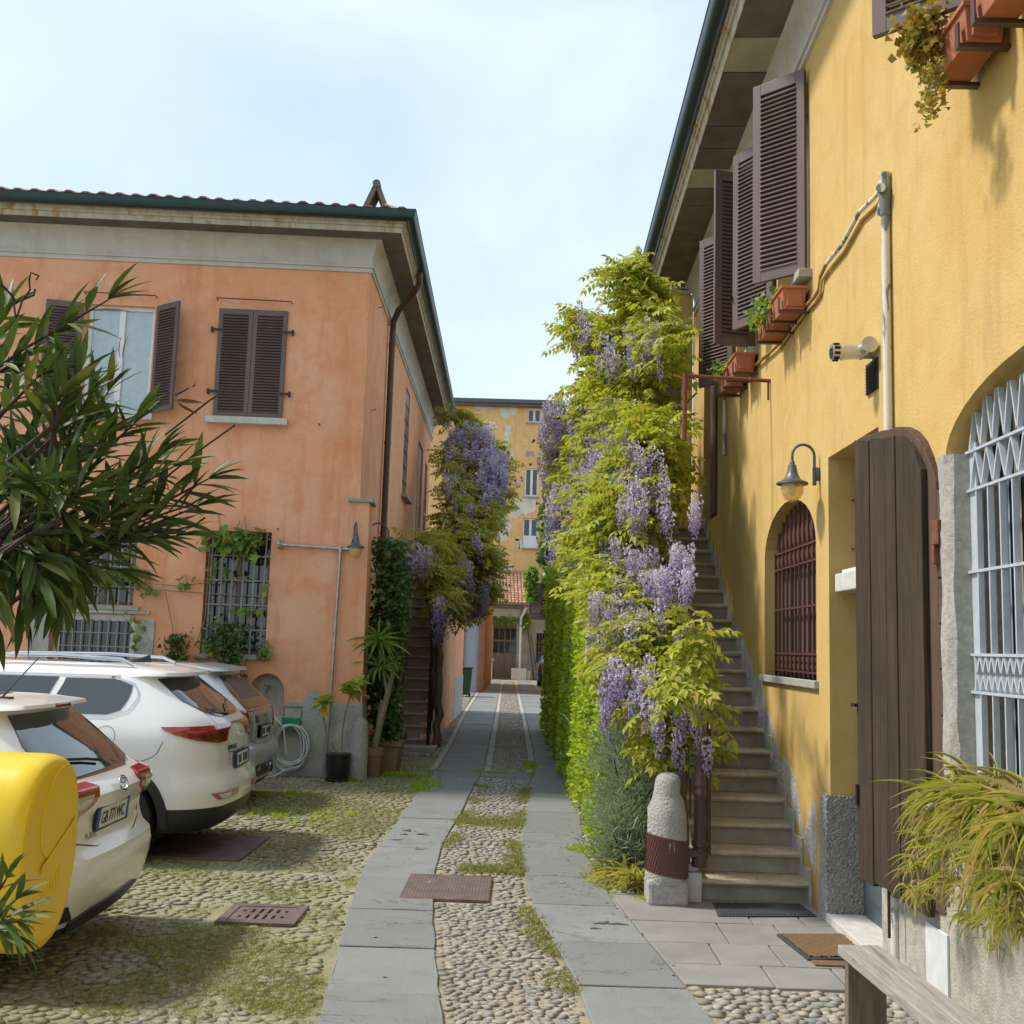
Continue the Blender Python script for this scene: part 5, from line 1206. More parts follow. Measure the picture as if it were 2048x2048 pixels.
# ------------------------------------------------------------------ bench, mats
bn = thing('bench', 'weathered grey plank bench standing beside the cement wall under the grassy plant', 'bench', (1.7, 5.0, 0))
BA, BD, BS = Vector((1.60, 5.56, 0)), Vector((.05, -1.0, 0)).normalized(), Vector((1.0, .05, 0)).normalized()
for k in range(2): b = MB(); b.obox(BA+BS*(.108*k)+Z*.372, BS*.103, BD*2.3, Z*.05); b.build('seat_plank', 'bench', bn, bevel=.006)
for d_ in (.07, 1.7): MB().obox(BA+BS*.01+BD*d_, BS*.19, BD*.05, Z*.371).build('leg', 'bench_leg', bn, bevel=.004)
mm = [gp(1425, 1805, .02), gp(1600, 1808, .02), gp(1634, 1832, .02), gp(1436, 1832, .02)]
mt_ = thing('rubber_mat', 'dark grey ribbed rubber mat at the foot of the stone stairs', 'doormat', (1.75, 8.08, 0))
slab_p = [(p.x, p.y) for p in mm[::-1]]
b = MB(); b.prism([(x, y_, .0125) for x, y_ in slab_p], (0, 0, .010)); b.build('base', 'rubber', mt_, bevel=.003)
b = MB(); L0, L1, R0, R1 = mm[3], mm[0], mm[2], mm[1]
for k in range(26):
    t = .04+.92*k/25
    if 17 < k < 19: continue
    p, q = L0.lerp(R0, t), L1.lerp(R1, t); p2, q2 = p.lerp(q, .08), p.lerp(q, .92); p2.z = q2.z = .022
    b.obox(p2, q2-p2, (R0-L0).normalized()*.012, (0, 0, .006))
split_build(b, 'rib', 'rubber', mt_)
cm = [gp(1553, 1866, .03), gp(1690, 1866, .03), gp(1745, 1915, .03), gp(1615, 1916, .03)]
mt2 = thing('coir_mat', 'brown coir doormat with grey rubber edge in front of the recessed door', 'doormat', (1.85, 7.0, 0))
b = MB(); b.prism([(p.x, p.y, .0125) for p in cm[::-1]], (0, 0, .014)); b.build('rubber_edge', 'rubber', mt2, bevel=.004)
cc = sum(cm, Vector())/4; inn = [cc+(p-cc)*.90 for p in cm]; n = 26; rows = []
for i in range(n+1):
    rows.append([tuple((inn[3].lerp(inn[2], k/40)).lerp(inn[0].lerp(inn[1], k/40), i/n).xy)+(.030+.006*math.sin(i*1.7+k*.6)*math.sin(k*1.3)+RN.uniform(0, .004),) for k in range(41)])
b = MB(); b.grid(rows); b.build('coir_pile', 'coir', mt2, smooth=0)
b = MB(); b.obox(Vector((cm[3].x+.02, cm[3].y-.012, .0125)), (cm[2].x-cm[3].x-.02, 0, 0), (0, -.10, 0), (0, 0, .012)); b.build('front_flap', 'coir', mt2)
# ------------------------------------------------------------------ parked cars (local frame: x forward from the rear bumper, y left, z up)
class Car:
    def __init__(s, name, label, loc, rz, L, zs, r, w, c, f, paint, bow=.07, trim_below=None, wheels=(.92, 3.55), wr=.33, arch=.375):
        s.t = thing(name, label, 'car', loc, rz, 'cars parked with their tails to the lane')
        s.L, s.zs, s.bow = L, zs, bow
        I = lambda tab: (lambda z: float(np.interp(z, [p[0] for p in tab], [p[1] for p in tab])))
        s.r, s.w, s.c, s.f = I(r), I(w), I(c), I(f)
        qs = [i/7 for i in range(8)]+[1+i/7 for i in range(1, 8)]+[2+i/22 for i in range(1, 23)]+[3+i/5 for i in range(1, 6)]+[4+i/5 for i in range(1, 6)]
        full = [-q for q in qs[::-1][:-1]]+qs[:]; full = full[:-1]
        b = MB(); n = len(full)
        for z in zs: b.v += [s.P(q, z) for q in full]
        for i in range(len(zs)-1):
            for k in range(n):
                b.f.append((i*n+k, (i+1)*n+k, (i+1)*n+(k+1) % n, i*n+(k+1) % n)); b.mi.append(1 if trim_below and zs[i+1] <= trim_below+1e-4 else 0)
        b.f.append(tuple(range(n))); b.mi.append(1); b.f.append(tuple(range((len(zs)-1)*n, len(zs)*n))[::-1]); b.mi.append(2)
        me = bpy.data.meshes.new('body'); me.from_pydata(b.v, [], b.f)
        for m in (paint, 'cartrim', 'roofpanel' if 'roofpanel' in MT else paint): me.materials.append(MT[m])
        me.polygons.foreach_set('material_index', b.mi)
        bm = bmesh.new(); bm.from_mesh(me); bmesh.ops.recalc_face_normals(bm, faces=bm.faces); bm.to_mesh(me); bm.free()
        tmp = bpy.data.objects.new('body', me); COL.objects.link(tmp)
        cb = MB()
        for x in wheels: cb.lathe([(arch, -1.2), (arch, 1.2)], (x, 0, wr), 40, 'Y')
        cm_ = bpy.data.meshes.new('cut'); cm_.from_pydata(cb.v, [], cb.f)
        for m in ('cartrim', 'cartrim', 'cartrim'): cm_.materials.append(MT[m])
        cm_.polygons.foreach_set('material_index', [1]*len(cm_.polygons))
        bm = bmesh.new(); bm.from_mesh(cm_); bmesh.ops.recalc_face_normals(bm, faces=bm.faces); bm.to_mesh(cm_); bm.free()
        co = bpy.data.objects.new('cut', cm_); COL.objects.link(co)
        md = tmp.modifiers.new('b', 'BOOLEAN'); md.object = co; md.operation = 'DIFFERENCE'; md.solver = 'EXACT'
        try: md.material_mode = 'TRANSFER'
        except Exception: pass
        bpy.context.view_layer.update()
        res = bpy.data.meshes.new_from_object(tmp.evaluated_get(bpy.context.evaluated_depsgraph_get()))
        bpy.data.objects.remove(tmp); bpy.data.objects.remove(co); bpy.data.meshes.remove(cm_)
        res.name = 'body'; res.polygons.foreach_set('use_smooth', [True]*len(res.polygons)); res.set_sharp_from_angle(angle=rad(38))
        s.body = mesh_obj('body', res, s.t)
        for x in wheels:
            for sg in (1, -1):
                yw = (s.w(.4)-.11)*sg; y0, y1 = (yw-.11*sg, yw+.10*sg)
                ty = MB(); p = [(.22, -.10), (.30, -.105), (wr-.015, -.095), (wr, -.06), (wr, .06), (wr-.015, .095), (.30, .105), (.22, .10)]
                ty.lathe(p, (x, yw, wr), 28, 'Y'); wl = ty.build('wheel', 'tyre', s.t, smooth=40, local=True)
                rm = MB(); rm.lathe([(.215, -.07), (.215, .085*1)], (x, yw, wr), 24, 'Y')
                for k in range(5):
                    a = 2*math.pi*k/5; d = Vector((math.cos(a), 0, math.sin(a))); e = Vector((-d.z, 0, d.x)); o = Vector((x, yw+.088*sg, wr)); rm.obox(o+d*.04-e*.03, d*.16, e*.06, (0, .016*sg, 0))
                rm.build('rim', 'chrome', wl, smooth=40, local=True)
    def P(s, q, z):
        sg = -1 if q < 0 else 1; q = abs(q); w, c, r, f = s.w(z), s.c(z), s.r(z), s.f(z)
        yr = w-c; xr = r+s.bow*(yr/max(w, .01))**2; cf = min(c*1.3, .5)
        if q <= 1: y = q*yr; return (r+s.bow*(y/max(w, .01))**2, sg*y, z)
        if q <= 2: a = (q-1)*math.pi/2; return (xr+c*(1-math.cos(a)), sg*(yr+c*math.sin(a)), z)
        xf = f-cf
        if q <= 3: t = q-2; return (xr+c+(xf-xr-c)*t, sg*w, z)
        if q <= 4: a = (q-3)*math.pi/2; return (xf+cf*math.sin(a), sg*(w-cf*(1-math.cos(a))), z)
        return (f, sg*(w-cf)*(5-q), z)
    def N(s, q, z):
        e = .02; a = Vector(s.P(q+e, z))-Vector(s.P(q-e, z)); b = Vector(s.P(q, z+e))-Vector(s.P(q, z-e)); n = a.cross(b).normalized()
        p = Vector(s.P(q, z)); ce = Vector((s.L/2, 0, .7))
        return n if n.dot(p-ce) > 0 else -n
    def qx(s, x, z):                                        # q of a place on the flank
        w, c, r, f = s.w(z), s.c(z), s.r(z), s.f(z); xr = r+s.bow*((w-c)/w)**2; cf = min(c*1.3, .5); return 2+(x-xr-c)/(f-cf-xr-c)
    def patch(s, name, rows, mat, off=.006, nu=18, sub=4, parent=None, label=None, back=.02):
        R_ = []
        for (z0, a0, b0), (z1, a1, b1) in zip(rows[:-1], rows[1:]):
            for k in range(sub): t = k/sub; R_.append((z0+(z1-z0)*t, a0+(a1-a0)*t, b0+(b1-b0)*t))
        R_.append(rows[-1]); G = []
        for z, a, b_ in R_:
            G.append([Vector(s.P(a+(b_-a)*k/nu, z))+s.N(a+(b_-a)*k/nu, z)*off for k in range(nu+1)])
        b = MB(); b.grid(G); ed = G[0]+[g_[-1] for g_ in G[1:]]+G[-1][::-1][1:]+[g_[0] for g_ in G[::-1][1:-1]]
        qz = [(R_[0][0], R_[0][1]+(R_[0][2]-R_[0][1])*k/nu) for k in range(nu+1)]+[(x[0], x[2]) for x in R_[1:]]+[(R_[-1][0], R_[-1][1]+(R_[-1][2]-R_[-1][1])*k/nu) for k in range(nu-1, -1, -1)]+[(x[0], x[1]) for x in R_[::-1][1:-1]]
        inn = [e-s.N(q, z)*back for e, (z, q) in zip(ed, qz)]; n = len(ed); k0 = len(b.v); b.v += [tuple(p) for p in ed+inn]
        for i in range(n): b.f.append((k0+i, k0+(i+1) % n, k0+n+(i+1) % n, k0+n+i)); b.mi.append(0)
        return b.build(name, mat, parent or s.t, smooth=50, local=True, label=label)
    def line(s, name, pts, mat='cartrim', wd=.006, off=.002, sub=6, th=.0):
        Pq = []
        for (q0, z0), (q1, z1) in zip(pts[:-1], pts[1:]):
            for k in range(sub): t = k/sub; Pq.append((q0+(q1-q0)*t, z0+(z1-z0)*t))
        Pq.append(pts[-1]); P3 = [Vector(s.P(q, z))+s.N(q, z)*off for q, z in Pq]; rows = []
        for i, p in enumerate(P3):
            t = (P3[min(i+1, len(P3)-1)]-P3[max(0, i-1)]).normalized(); n = s.N(*Pq[i]); a = t.cross(n).normalized()*wd/2; rows.append([p-a, p+n*th, p+a])
        return MB().grid(rows).build(name, mat, s.t, smooth=60, local=True)
    def frame(s, q, z):
        p = Vector(s.P(q, z)); n = s.N(q, z); e = .01
        ux = -(Vector(s.P(q+e, z))-Vector(s.P(q-e, z))).normalized(); return p, ux, n.cross(ux), n
    def world(s, v): return WM[s.t] @ Vector(v)
    def box_on(s, name, q, z, wdt, hgt, th, mat, off=.004, parent=None, bevel=.003):
        p, ux, uy, n = s.frame(q, z); p = p+n*off
        return MB().obox(p-ux*wdt/2-uy*hgt/2, ux*wdt, uy*hgt, n*th).build(name, mat, parent or s.t, bevel=bevel, local=(parent is None)) if parent is None else MB().obox(s.world(p-ux*wdt/2-uy*hgt/2), WM[s.t].to_3x3() @ (ux*wdt), WM[s.t].to_3x3() @ (uy*hgt), WM[s.t].to_3x3() @ (n*th)).build(name, mat, parent, bevel=bevel)
    def text(s, name, body, q, z, size, mat, off=.006, stretch=1.0, parent=None):
        p, ux, uy, n = s.frame(q, z); R3 = WM[s.t].to_3x3()
        return text_mesh(name, body, size, mat, parent or s.t, s.world(p+n*off), R3 @ ux, R3 @ uy, R3 @ n, .003, 0, stretch)
    def plate(s, q, z, body, wdt=.52, hgt=.112, off=.012):
        pl = s.box_on('number_plate', q, z, wdt+.03, hgt+.03, .012, 'cartrim', off); o2 = off+.0125
        p, ux, uy, n = s.frame(q, z); R3 = WM[s.t].to_3x3(); pc = p+n*o2
        mk = lambda nm, x0, ww, mt: MB().obox(s.world(pc+ux*x0-uy*hgt/2), R3 @ (ux*ww), R3 @ (uy*hgt), R3 @ (n*.003)).build(nm, mt, pl)
        mk('plate_face', -wdt/2+.045, wdt-.09, 'plate'); mk('blue_band', -wdt/2, .044, 'plateblue'); mk('blue_band', wdt/2-.044, .044, 'plateblue')
        if body: text_mesh('plate_lettering', body, .098, 'ink', pl, s.world(pc+n*.0035-ux*(wdt/2-.062)-uy*.034), R3 @ ux, R3 @ uy, R3 @ n, .002, 0, .80)
        return pl
    def emblem(s, q, z, rx, ry, style):
        p, ux, uy, n = s.frame(q, z); p = p+n*.012; n_ = 28
        def ring(cx, cy, a, b_, r): return [p+ux*(cx+a*math.cos(2*math.pi*k/n_))+uy*(cy+b_*math.sin(2*math.pi*k/n_)) for k in range(n_+1)]
        b = MB(); b.tube(ring(0, 0, rx, ry, 0), .0055, 6, caps=False)
        if style == 'ovals':
            b.tube(ring(0, ry*.35, rx*.62, ry*.32, 0), .0045, 6, caps=False); b.tube(ring(0, -.02*ry, rx*.27, ry*.78, 0), .0045, 6, caps=False)
        em = b.build('emblem', 'chrome', s.t, smooth=60, local=True)
        b = MB(); b.prism(ring(0, 0, rx*.95, ry*.95, 0)[:-1], n*-.006); return em

# white estate, partly behind the yellow bin
zs = [.22, .27, .33, .40, .48, .56, .62, .66, .70, .76, .82, .88, .94, 1.0, 1.04, 1.08, 1.14, 1.20, 1.26, 1.32, 1.37, 1.395, 1.41, 1.43, 1.445, 1.455, 1.46]
MT['roofpanel'] = MT['carwhite']
ca = Car('estate_car', 'white estate car with red tail lamps nearest the camera, half hidden by the yellow bin', (-2.33, 6.48, 0), rad(181.5), 4.56, zs,
    [(.22, .13), (.33, .05), (.45, .01), (.56, 0), (.62, .012), (.65, .055), (.70, .09), (.80, .115), (.87, .07), (.94, .045), (.985, .06), (1.03, .17), (1.37, .53), (1.395, .53), (1.40, .43), (1.43, .44), (1.455, .66), (1.46, .85)],
    [(.22, .80), (.33, .86), (.5, .88), (.7, .88), (.9, .865), (1.0, .845), (1.08, .81), (1.37, .66), (1.41, .625), (1.445, .56), (1.46, .46)],
    [(.22, .38), (.5, .40), (.64, .40), (.7, .34), (.95, .32), (1.1, .28), (1.4, .22), (1.46, .2)], [(.22, 4.4), (.5, 4.56), (.75, 4.45), (.9, 3.9), (1.0, 3.4), (1.42, 2.4), (1.46, 2.1)], 'carwhite', .07, .27, (.93, 3.53), .315, .36)
ca.patch('rear_window', [(1.025, -.75, .75), (1.07, -1.15, 1.15), (1.22, -1.22, 1.22), (1.375, -1.05, 1.05)], 'carglass')
ca.patch('lower_diffuser', [(.225, -1.1, 1.1), (.30, -1.15, 1.15), (.335, -.75, .75)], 'cartrim', .012)
ca.patch('bumper_pocket', [(.31, 1.12, 1.75), (.40, 1.25, 1.7)], 'cartrim', .004)
for sg in (1, -1):
    o = ca.patch('tail_lamp', [(.845, .98*sg, 1.75*sg), (.90, .72*sg, 1.9*sg), (.985, .62*sg, 2.0*sg), (1.01, .70*sg, 2.0*sg)], 'redlens', .012)
    ca.patch('lamp_lens', [(.895, .92*sg, 1.45*sg), (.955, .80*sg, 1.5*sg)], 'clearlens', .018)
ca.patch('high_brake_lamp', [(1.412, -.28, .28), (1.425, -.26, .26)], 'redlens', .006)
ca.patch('plate_recess', [(.735, -.52, .52), (.80, -.62, .62), (.86, -.56, .56)], 'carwhite', -.002, back=.0)
ca.plate(0, .795, 'GB 771WC'); ca.emblem(0, .965, .062, .044, 'ovals')
ca.text('badge_lettering', 'AURIS', .72, .70, .050, 'chrome', stretch=1.05)
ca.line('shut_line', [(-1.05, 1.0), (-1.02, .80), (-.95, .70), (-.6, .655), (0, .645), (.6, .655), (.95, .70), (1.02, .80), (1.05, 1.0)], 'ink', .007)
ca.line('rear_wiper', [(-.1, 1.075), (.25, 1.10), (.75, 1.12)], 'cartrim', .022, .022, th=.012)
ca.patch('side_window', [(1.08, ca.qx(.95, 1.08), ca.qx(3.0, 1.08)), (1.34, ca.qx(1.05, 1.34), ca.qx(2.45, 1.34))], 'carglass')
b = MB(); b.tube([(.72, .2, 1.455), (.52, .2, 1.70)], [.006, .003], 6); b.obox((.66, .17, 1.45), (.16, 0, 0), (0, .06, 0), (0, 0, .015)); b.build('aerial', 'cartrim', ca.t, local=True)

# white SUV
zs = [.24, .28, .34, .40, .44, .50, .56, .62, .68, .74, .80, .86, .92, .98, 1.04, 1.10, 1.15, 1.20, 1.26, 1.32, 1.38, 1.44, 1.47, 1.485, 1.50, 1.53, 1.56, 1.585, 1.60]
MT['roofpanel'] = MT['carglass']
ck = Car('suv_car', 'white SUV with long red tail lamp, between the white estate and the silver hatchback', (-2.47, 9.78, 0), rad(182), 4.48, zs,
    [(.24, .14), (.34, .05), (.46, .01), (.56, 0), (.62, .01), (.66, .05), (.72, .085), (.86, .09), (.98, .10), (1.06, .115), (1.12, .16), (1.18, .21), (1.47, .58), (1.485, .58), (1.49, .45), (1.53, .46), (1.57, .70), (1.60, 1.05)],
    [(.24, .84), (.34, .90), (.5, .925), (.75, .925), (.95, .925), (1.05, .91), (1.14, .87), (1.3, .79), (1.47, .70), (1.53, .66), (1.57, .62), (1.60, .54)],
    [(.24, .42), (.5, .46), (.7, .44), (1.0, .42), (1.15, .36), (1.45, .28), (1.6, .25)], [(.24, 4.3), (.5, 4.48), (.8, 4.4), (1.0, 3.8), (1.1, 3.3), (1.55, 2.3), (1.6, 2.1)], 'carwhite', .11, .44, (.90, 3.57), .345, .40)
ck.patch('rear_window', [(1.155, -.62, .62), (1.20, -1.05, 1.05), (1.30, -1.35, 1.35), (1.478, -1.42, 1.42)], 'carglass')
for sg in (1, -1):
    ck.patch('tail_lamp', [(.955, .78*sg, 1.15*sg), (.985, .72*sg, 1.5*sg), (1.04, .62*sg, 1.80*sg), (1.075, .35*sg, 1.93*sg), (1.095, .0*sg, 1.96*sg)], 'redlens', .014, nu=26)
    ck.patch('lamp_core', [(.978, .82*sg, 1.35*sg), (1.035, .72*sg, 1.6*sg)], 'darkredlens', .0165, nu=20)
    ck.patch('fog_lamp', [(.500, .62*sg, 1.30*sg), (.555, .58*sg, 1.42*sg)], 'redlens', .010); ck.patch('fog_lens', [(.510, 1.02*sg, 1.24*sg), (.546, 1.0*sg, 1.33*sg)], 'clearlens', .014)
ck.plate(-.12, .775, None); ck.text('badge_lettering', 'SPORTAGE', .70, .875, .052, 'ink', stretch=.92); ck.emblem(0, .985, .06, .032, 'oval')
pl = [c_ for c_ in ck.t.children if c_.name.startswith('number_plate')][0]
ck.line('shut_line', [(.62, .955), (.62, .88), (.60, .72), (.55, .70), (0, .69), (-.55, .70), (-.62, .95)], 'ink', .007)
ck.line('shut_line', [(.62, .855), (.3, .845), (-.3, .845), (-.62, .855)], 'ink', .006)
ck.line('shut_line', [(1.42, 1.50), (1.30, 1.30), (1.05, 1.17), (.92, 1.08)], 'ink', .006)
ck.line('shut_line', [(1.92, .985), (2.05, .80), (2.07, .70)], 'ink', .005)
ck.line('shut_line', [(ck.qx(1.42, 1.12), 1.13), (ck.qx(1.36, .9), .9), (ck.qx(1.28, .74), .74)], 'ink', .005)
xf, zf = .98, 1.01
ck.line('fuel_flap', [(ck.qx(xf+.085*math.cos(rad(a)), zf+.085*math.sin(rad(a))), zf+.085*math.sin(rad(a))) for a in range(0, 361, 15)], 'cartrim', .004, .002, 1)
def sidewin(rows, nm='side_window'): return ck.patch(nm, [(z, ck.qx(a, z), ck.qx(b_, z)) for z, a, b_ in rows], 'carglass', .006)
sidewin([(1.185, 1.00, 1.50), (1.22, .90, 1.50), (1.42, .84, 1.42), (1.47, .98, 1.41)]); sidewin([(1.175, 1.56, 2.45), (1.475, 1.47, 2.30)]); sidewin([(1.165, 2.52, 3.4), (1.47, 2.38, 2.9)])
ck.line('chrome_strip', [(ck.qx(3.4, 1.155), 1.155), (ck.qx(1.0, 1.165), 1.165), (ck.qx(.83, 1.22), 1.22), (ck.qx(.77, 1.43), 1.43), (ck.qx(.96, 1.492), 1.492), (ck.qx(2.5, 1.495), 1.495)], 'chrome', .014, .008)
for sg in (1, -1):
    MB().tube([(.88, .60*sg, 1.585), (1.0, .60*sg, 1.635), (1.5, .60*sg, 1.655), (2.4, .58*sg, 1.64), (2.6, .58*sg, 1.60)], .018, 8).build('roof_rail', 'chrome', ck.t, smooth=60, local=True)
    n = 20; rows = []
    for i in range(n+1):
        a = rad(-8+196*i/n); rows.append([Vector((.90+rr*math.cos(a), sg*(ck.w(max(.25, .345+rr*math.sin(a)))+o_), .345+rr*math.sin(a))) for rr, o_ in ((.398, -.04), (.398, .014), (.465, .014), (.475, -.01))])
    MB().grid(rows).build('wheel_arch', 'cartrim', ck.t, smooth=40, local=True)
b = MB(); b.add([(1.10, -.03, 1.60), (1.10, .03, 1.60), (.93, .012, 1.60), (.93, -.012, 1.60), (.94, 0, 1.672), (1.04, 0, 1.63)], [(0, 1, 5), (1, 2, 4, 5), (0, 5, 4, 3), (2, 3, 4), (0, 3, 2, 1)]); b.build('shark_fin_aerial', 'cartrim', ck.t, smooth=40, local=True)
ck.line('rear_wiper', [(.05, 1.19), (-.25, 1.23), (-.5, 1.25)], 'cartrim', .02, .02, th=.012)
# illegible small characters of the farther plates are kept as short dark strokes
def strokes(car, plate, q, z, n=6):
    p, ux, uy, n3 = car.frame(q, z); R3 = WM[car.t].to_3x3(); b = MB()
    for k in range(n):
        if k == 2: continue
        c0 = p+n3*.0285+ux*(-.17+.062*k)-uy*.035; b.obox(car.world(c0), R3 @ (ux*.012), R3 @ (uy*.07), R3 @ (n3*.002)); b.obox(car.world(c0+ux*.026), R3 @ (ux*.012), R3 @ (uy*.07), R3 @ (n3*.002)); b.obox(car.world(c0+ux*.012+uy*.028), R3 @ (ux*.014), R3 @ (uy*.012), R3 @ (n3*.002))
    b.build('plate_lettering', 'ink', plate)
strokes(ck, pl, -.12, .775)

# silver hatchback by the wall
zs = [.22, .27, .33, .40, .48, .56, .62, .66, .72, .78, .84, .90, .96, 1.02, 1.08, 1.14, 1.20, 1.28, 1.36, 1.42, 1.45, 1.47, 1.50, 1.53, 1.55]
MT['roofpanel'] = MT['carsilver']
cs = Car('hatchback_car', 'silver hatchback with thin red line under its rear window, parked nearest the orange wall', (-2.88, 12.45, 0), rad(181.5), 4.0, zs,
    [(.22, .12), (.33, .04), (.48, .0), (.60, .01), (.66, .06), (.72, .10), (.9, .10), (1.02, .12), (1.08, .16), (1.42, .50), (1.45, .50), (1.455, .40), (1.50, .42), (1.55, .8)],
    [(.22, .80), (.33, .86), (.5, .89), (.8, .89), (1.0, .88), (1.1, .83), (1.42, .68), (1.5, .62), (1.55, .5)],
    [(.22, .34), (.6, .36), (.7, .28), (1.0, .26), (1.4, .22), (1.55, .2)], [(.22, 3.9), (.5, 4.0), (.8, 3.9), (1.0, 3.3), (1.5, 2.2), (1.55, 1.9)], 'carsilver', .06, .27, (.72, 3.25), .315, .36)
cs.patch('rear_window', [(1.065, -.95, .95), (1.10, -1.1, 1.1), (1.25, -1.2, 1.2), (1.42, -1.1, 1.1)], 'carglass')
cs.patch('rear_blind', [(1.17, -.8, .85), (1.38, -.8, .85)], 'blindbrown' if 'blindbrown' in MT else 'gatebrown', .009)
cs.line('red_strip', [(-1.6, 1.05), (-.9, 1.045), (0, 1.04), (.9, 1.045), (1.6, 1.05)], 'redlens', .022, .006)
for sg in (1, -1): cs.patch('tail_lamp', [(.80, 1.05*sg, 1.5*sg), (.92, 1.0*sg, 1.7*sg), (1.03, 1.05*sg, 1.75*sg)], 'redlens', .01)
cs.patch('plate_recess', [(.74, -.55, .62), (.80, -.60, .66), (.985, -.60, .66)], 'chrome', .004)
pl = cs.plate(0, .80, None, .46); strokes(cs, pl, 0, .80, 6)
cs.line('shut_line', [(.9, .95), (.88, .72), (.6, .675), (-.6, .675), (-.88, .72), (-.9, .95)], 'ink', .007)
cs.patch('exhaust_opening', [(.33, -.2, 1.05), (.40, -.25, 1.15), (.47, -.15, 1.1)], 'cartrim', .008); cs.patch('reflector', [(.40, .85, 1.02), (.45, .84, 1.05)], 'redlens', .012)
b = MB(); b.tube([cs.P(.15, .40), Vector(cs.P(.15, .40))+Vector((-.05, 0, 0))], [.055, .058], 16, caps=False); b.tube([Vector(cs.P(.15, .40))+Vector((-.051, 0, 0)), Vector(cs.P(.15, .40))+Vector((-.04, 0, 0))], [.05, .05], 16); b.build('tailpipe', 'chrome', cs.t, smooth=50, local=True)

# yellow bin in front of the estate car
XB = .05
yb = thing('plastic_bin', 'glossy yellow rounded plastic bin in front of the white estate car', 'bin', (-2.35, 5.06, 0))
def bin_prof(k, n, sc):
    a = 2*math.pi*k/n; cy, cz = 5.06, .86; s_, c_ = math.sin(a), math.cos(a)
    ry = .315; up, dn = .42, .47; e = 2.35
    y = cy+ry*math.copysign(abs(c_)**(2/e), c_)*sc-(.035*s_ if s_ < 0 else .0)+.02*s_; z = cz+(up if s_ > 0 else dn)*math.copysign(abs(s_)**(2/(e if s_ > 0 else 1.9)), s_)*sc; return y, z
n = 56; G = []
for sc, x in ((1.0, -3.4), (1.0, -2.27), (.992, -2.225), (.965, -2.188), (.92, -2.17), (.86, -2.165)):
    G.append([(x, *bin_prof(k, n, sc)) for k in range(n+1)])
b = MB(); b.grid(G); b.add([g_ for g_ in G[-1][:-1]], [tuple(range(n))]); b.add(G[0][:-1], [tuple(range(n))[::-1]]); b.build('shell', 'yellowplastic', yb, smooth=35)
b = MB(); P = [];
for k in range(30):
    a = 2*math.pi*k/30; P.append((-2.166, 5.10+.17*math.cos(a), 1.02+.20*math.sin(a)-.06*math.cos(a)*-1))
b.prism(P, (.007, 0, 0)); b.build('raised_panel', 'yellowplastic', yb, bevel=.008)
b = MB(); b.prism([(-2.155, 4.95, .79), (-2.155, 5.30, .97), (-2.155, 5.30, .93), (-2.155, 4.95, .755)], (.004, 0, 0)); b.build('moulded_rib', 'yellowplastic', yb, bevel=.008)
b = MB()
for k in range(9): b.obox((-2.166, 4.93+.028*k, .60+.012*k), (.006, 0, 0), (0, .018, .008), (0, 0, .035+.01*(k % 3)))
b.obox((-2.166, 4.93, .565), (.006, 0, 0), (0, .25, .11), (0, 0, .008)); b.build('embossed_mark', 'yellowplastic', yb)
b = MB(); b.tube([(-2.52, *bin_prof(k, n, 1.004)) for k in range(n+1)], .006, 6, caps=False); b.build('seam', 'yellowplastic', yb, smooth=60)
b = MB()
for y_ in (4.88, 5.22):
    for x_ in (-3.2, -2.55): b.ab((x_, y_, 0), (x_+.06, y_+.06, .52))
split_build(b, 'stand_leg', 'black_iron', yb)
# ------------------------------------------------------------------ stairs and passage on the left of the lane
stL = thing('stone_staircase', 'steep dark stone staircase with iron rail beside the orange house', 'stairs', (-2.05, 18.8, 0))
steps(stL, 18.85, .255, .20, 20, -2.42, -1.68, 'tread_dark', 'riser', nose=.03)
MB().obox((-2.5, 18.85+5.1, 3.86), (.95, 0, 0), (0, 2.6, 0), (0, 0, .14)).build('landing', 'tread_dark', stL)
MB().obox((-2.45, 18.35, 0), (.98, 0, 0), (0, .48, 0), (0, 0, .10)).build('foot_slab', 'stone', stL, bevel=.01)
b = MB(); b.prism([(-1.70, 18.9, 0), (-1.70, 18.9, .1), (-1.70, 23.95, 3.86), (-1.70, 26.4, 3.86), (-1.70, 26.4, 0)], (-.10, 0, 0)); b.build('side_wall', 'orange', stL)
rl = thing('stair_railing', 'black iron railing of the dark stairs and landing under the left wisteria', 'railing', (-1.62, 18.8, .2))
MB().tube([(-1.63, 18.8, .15), (-1.63, 18.8, 1.15), (-1.63, 23.9, 4.85), (-1.63, 26.4, 4.85)], .022, 6).build('handrail', 'black_iron', rl)
for i in range(20): MB().tube([(-1.63, 18.9+.255*i, .2*(i+1)-.15), (-1.63, 18.9+.255*i, .2*(i+1)+.88)], .012, 5).build('baluster', 'black_iron', rl)
for i in range(14): MB().tube([(-1.63, 24.0+.18*i, 3.9), (-1.63, 24.0+.18*i, 4.85)], .012, 5).build('baluster', 'black_iron', rl)
MB().tube([(-1.63, 18.75, .05), (-1.63, 18.75, 2.6)], .03, 8).build('newel_post', 'black_iron', rl)
wgL = thing('passage_wing', 'orange gatehouse pier with grey plinth beyond the dark stairs', 'building', (-2.9, 27, 0))
b = MB(); b.ab((-4.4, 26.5, 1.02), (-1.72, 30.0, 4.4)); b.build('wall', 'orange', wgL)
b = MB(); b.ab((-4.42, 26.48, 0), (-1.70, 30.02, 1.02)); b.build('plinth', 'cement', wgL)
b = MB(); b.ab((-4.6, 26.3, 4.4), (-1.5, 30.2, 4.52)); b.build('roof', 'soffit', wgL)
wg2 = thing('garage_wall', 'orange wall with pale grey door at the far left of the lane', 'building', (-3, 42, 0))
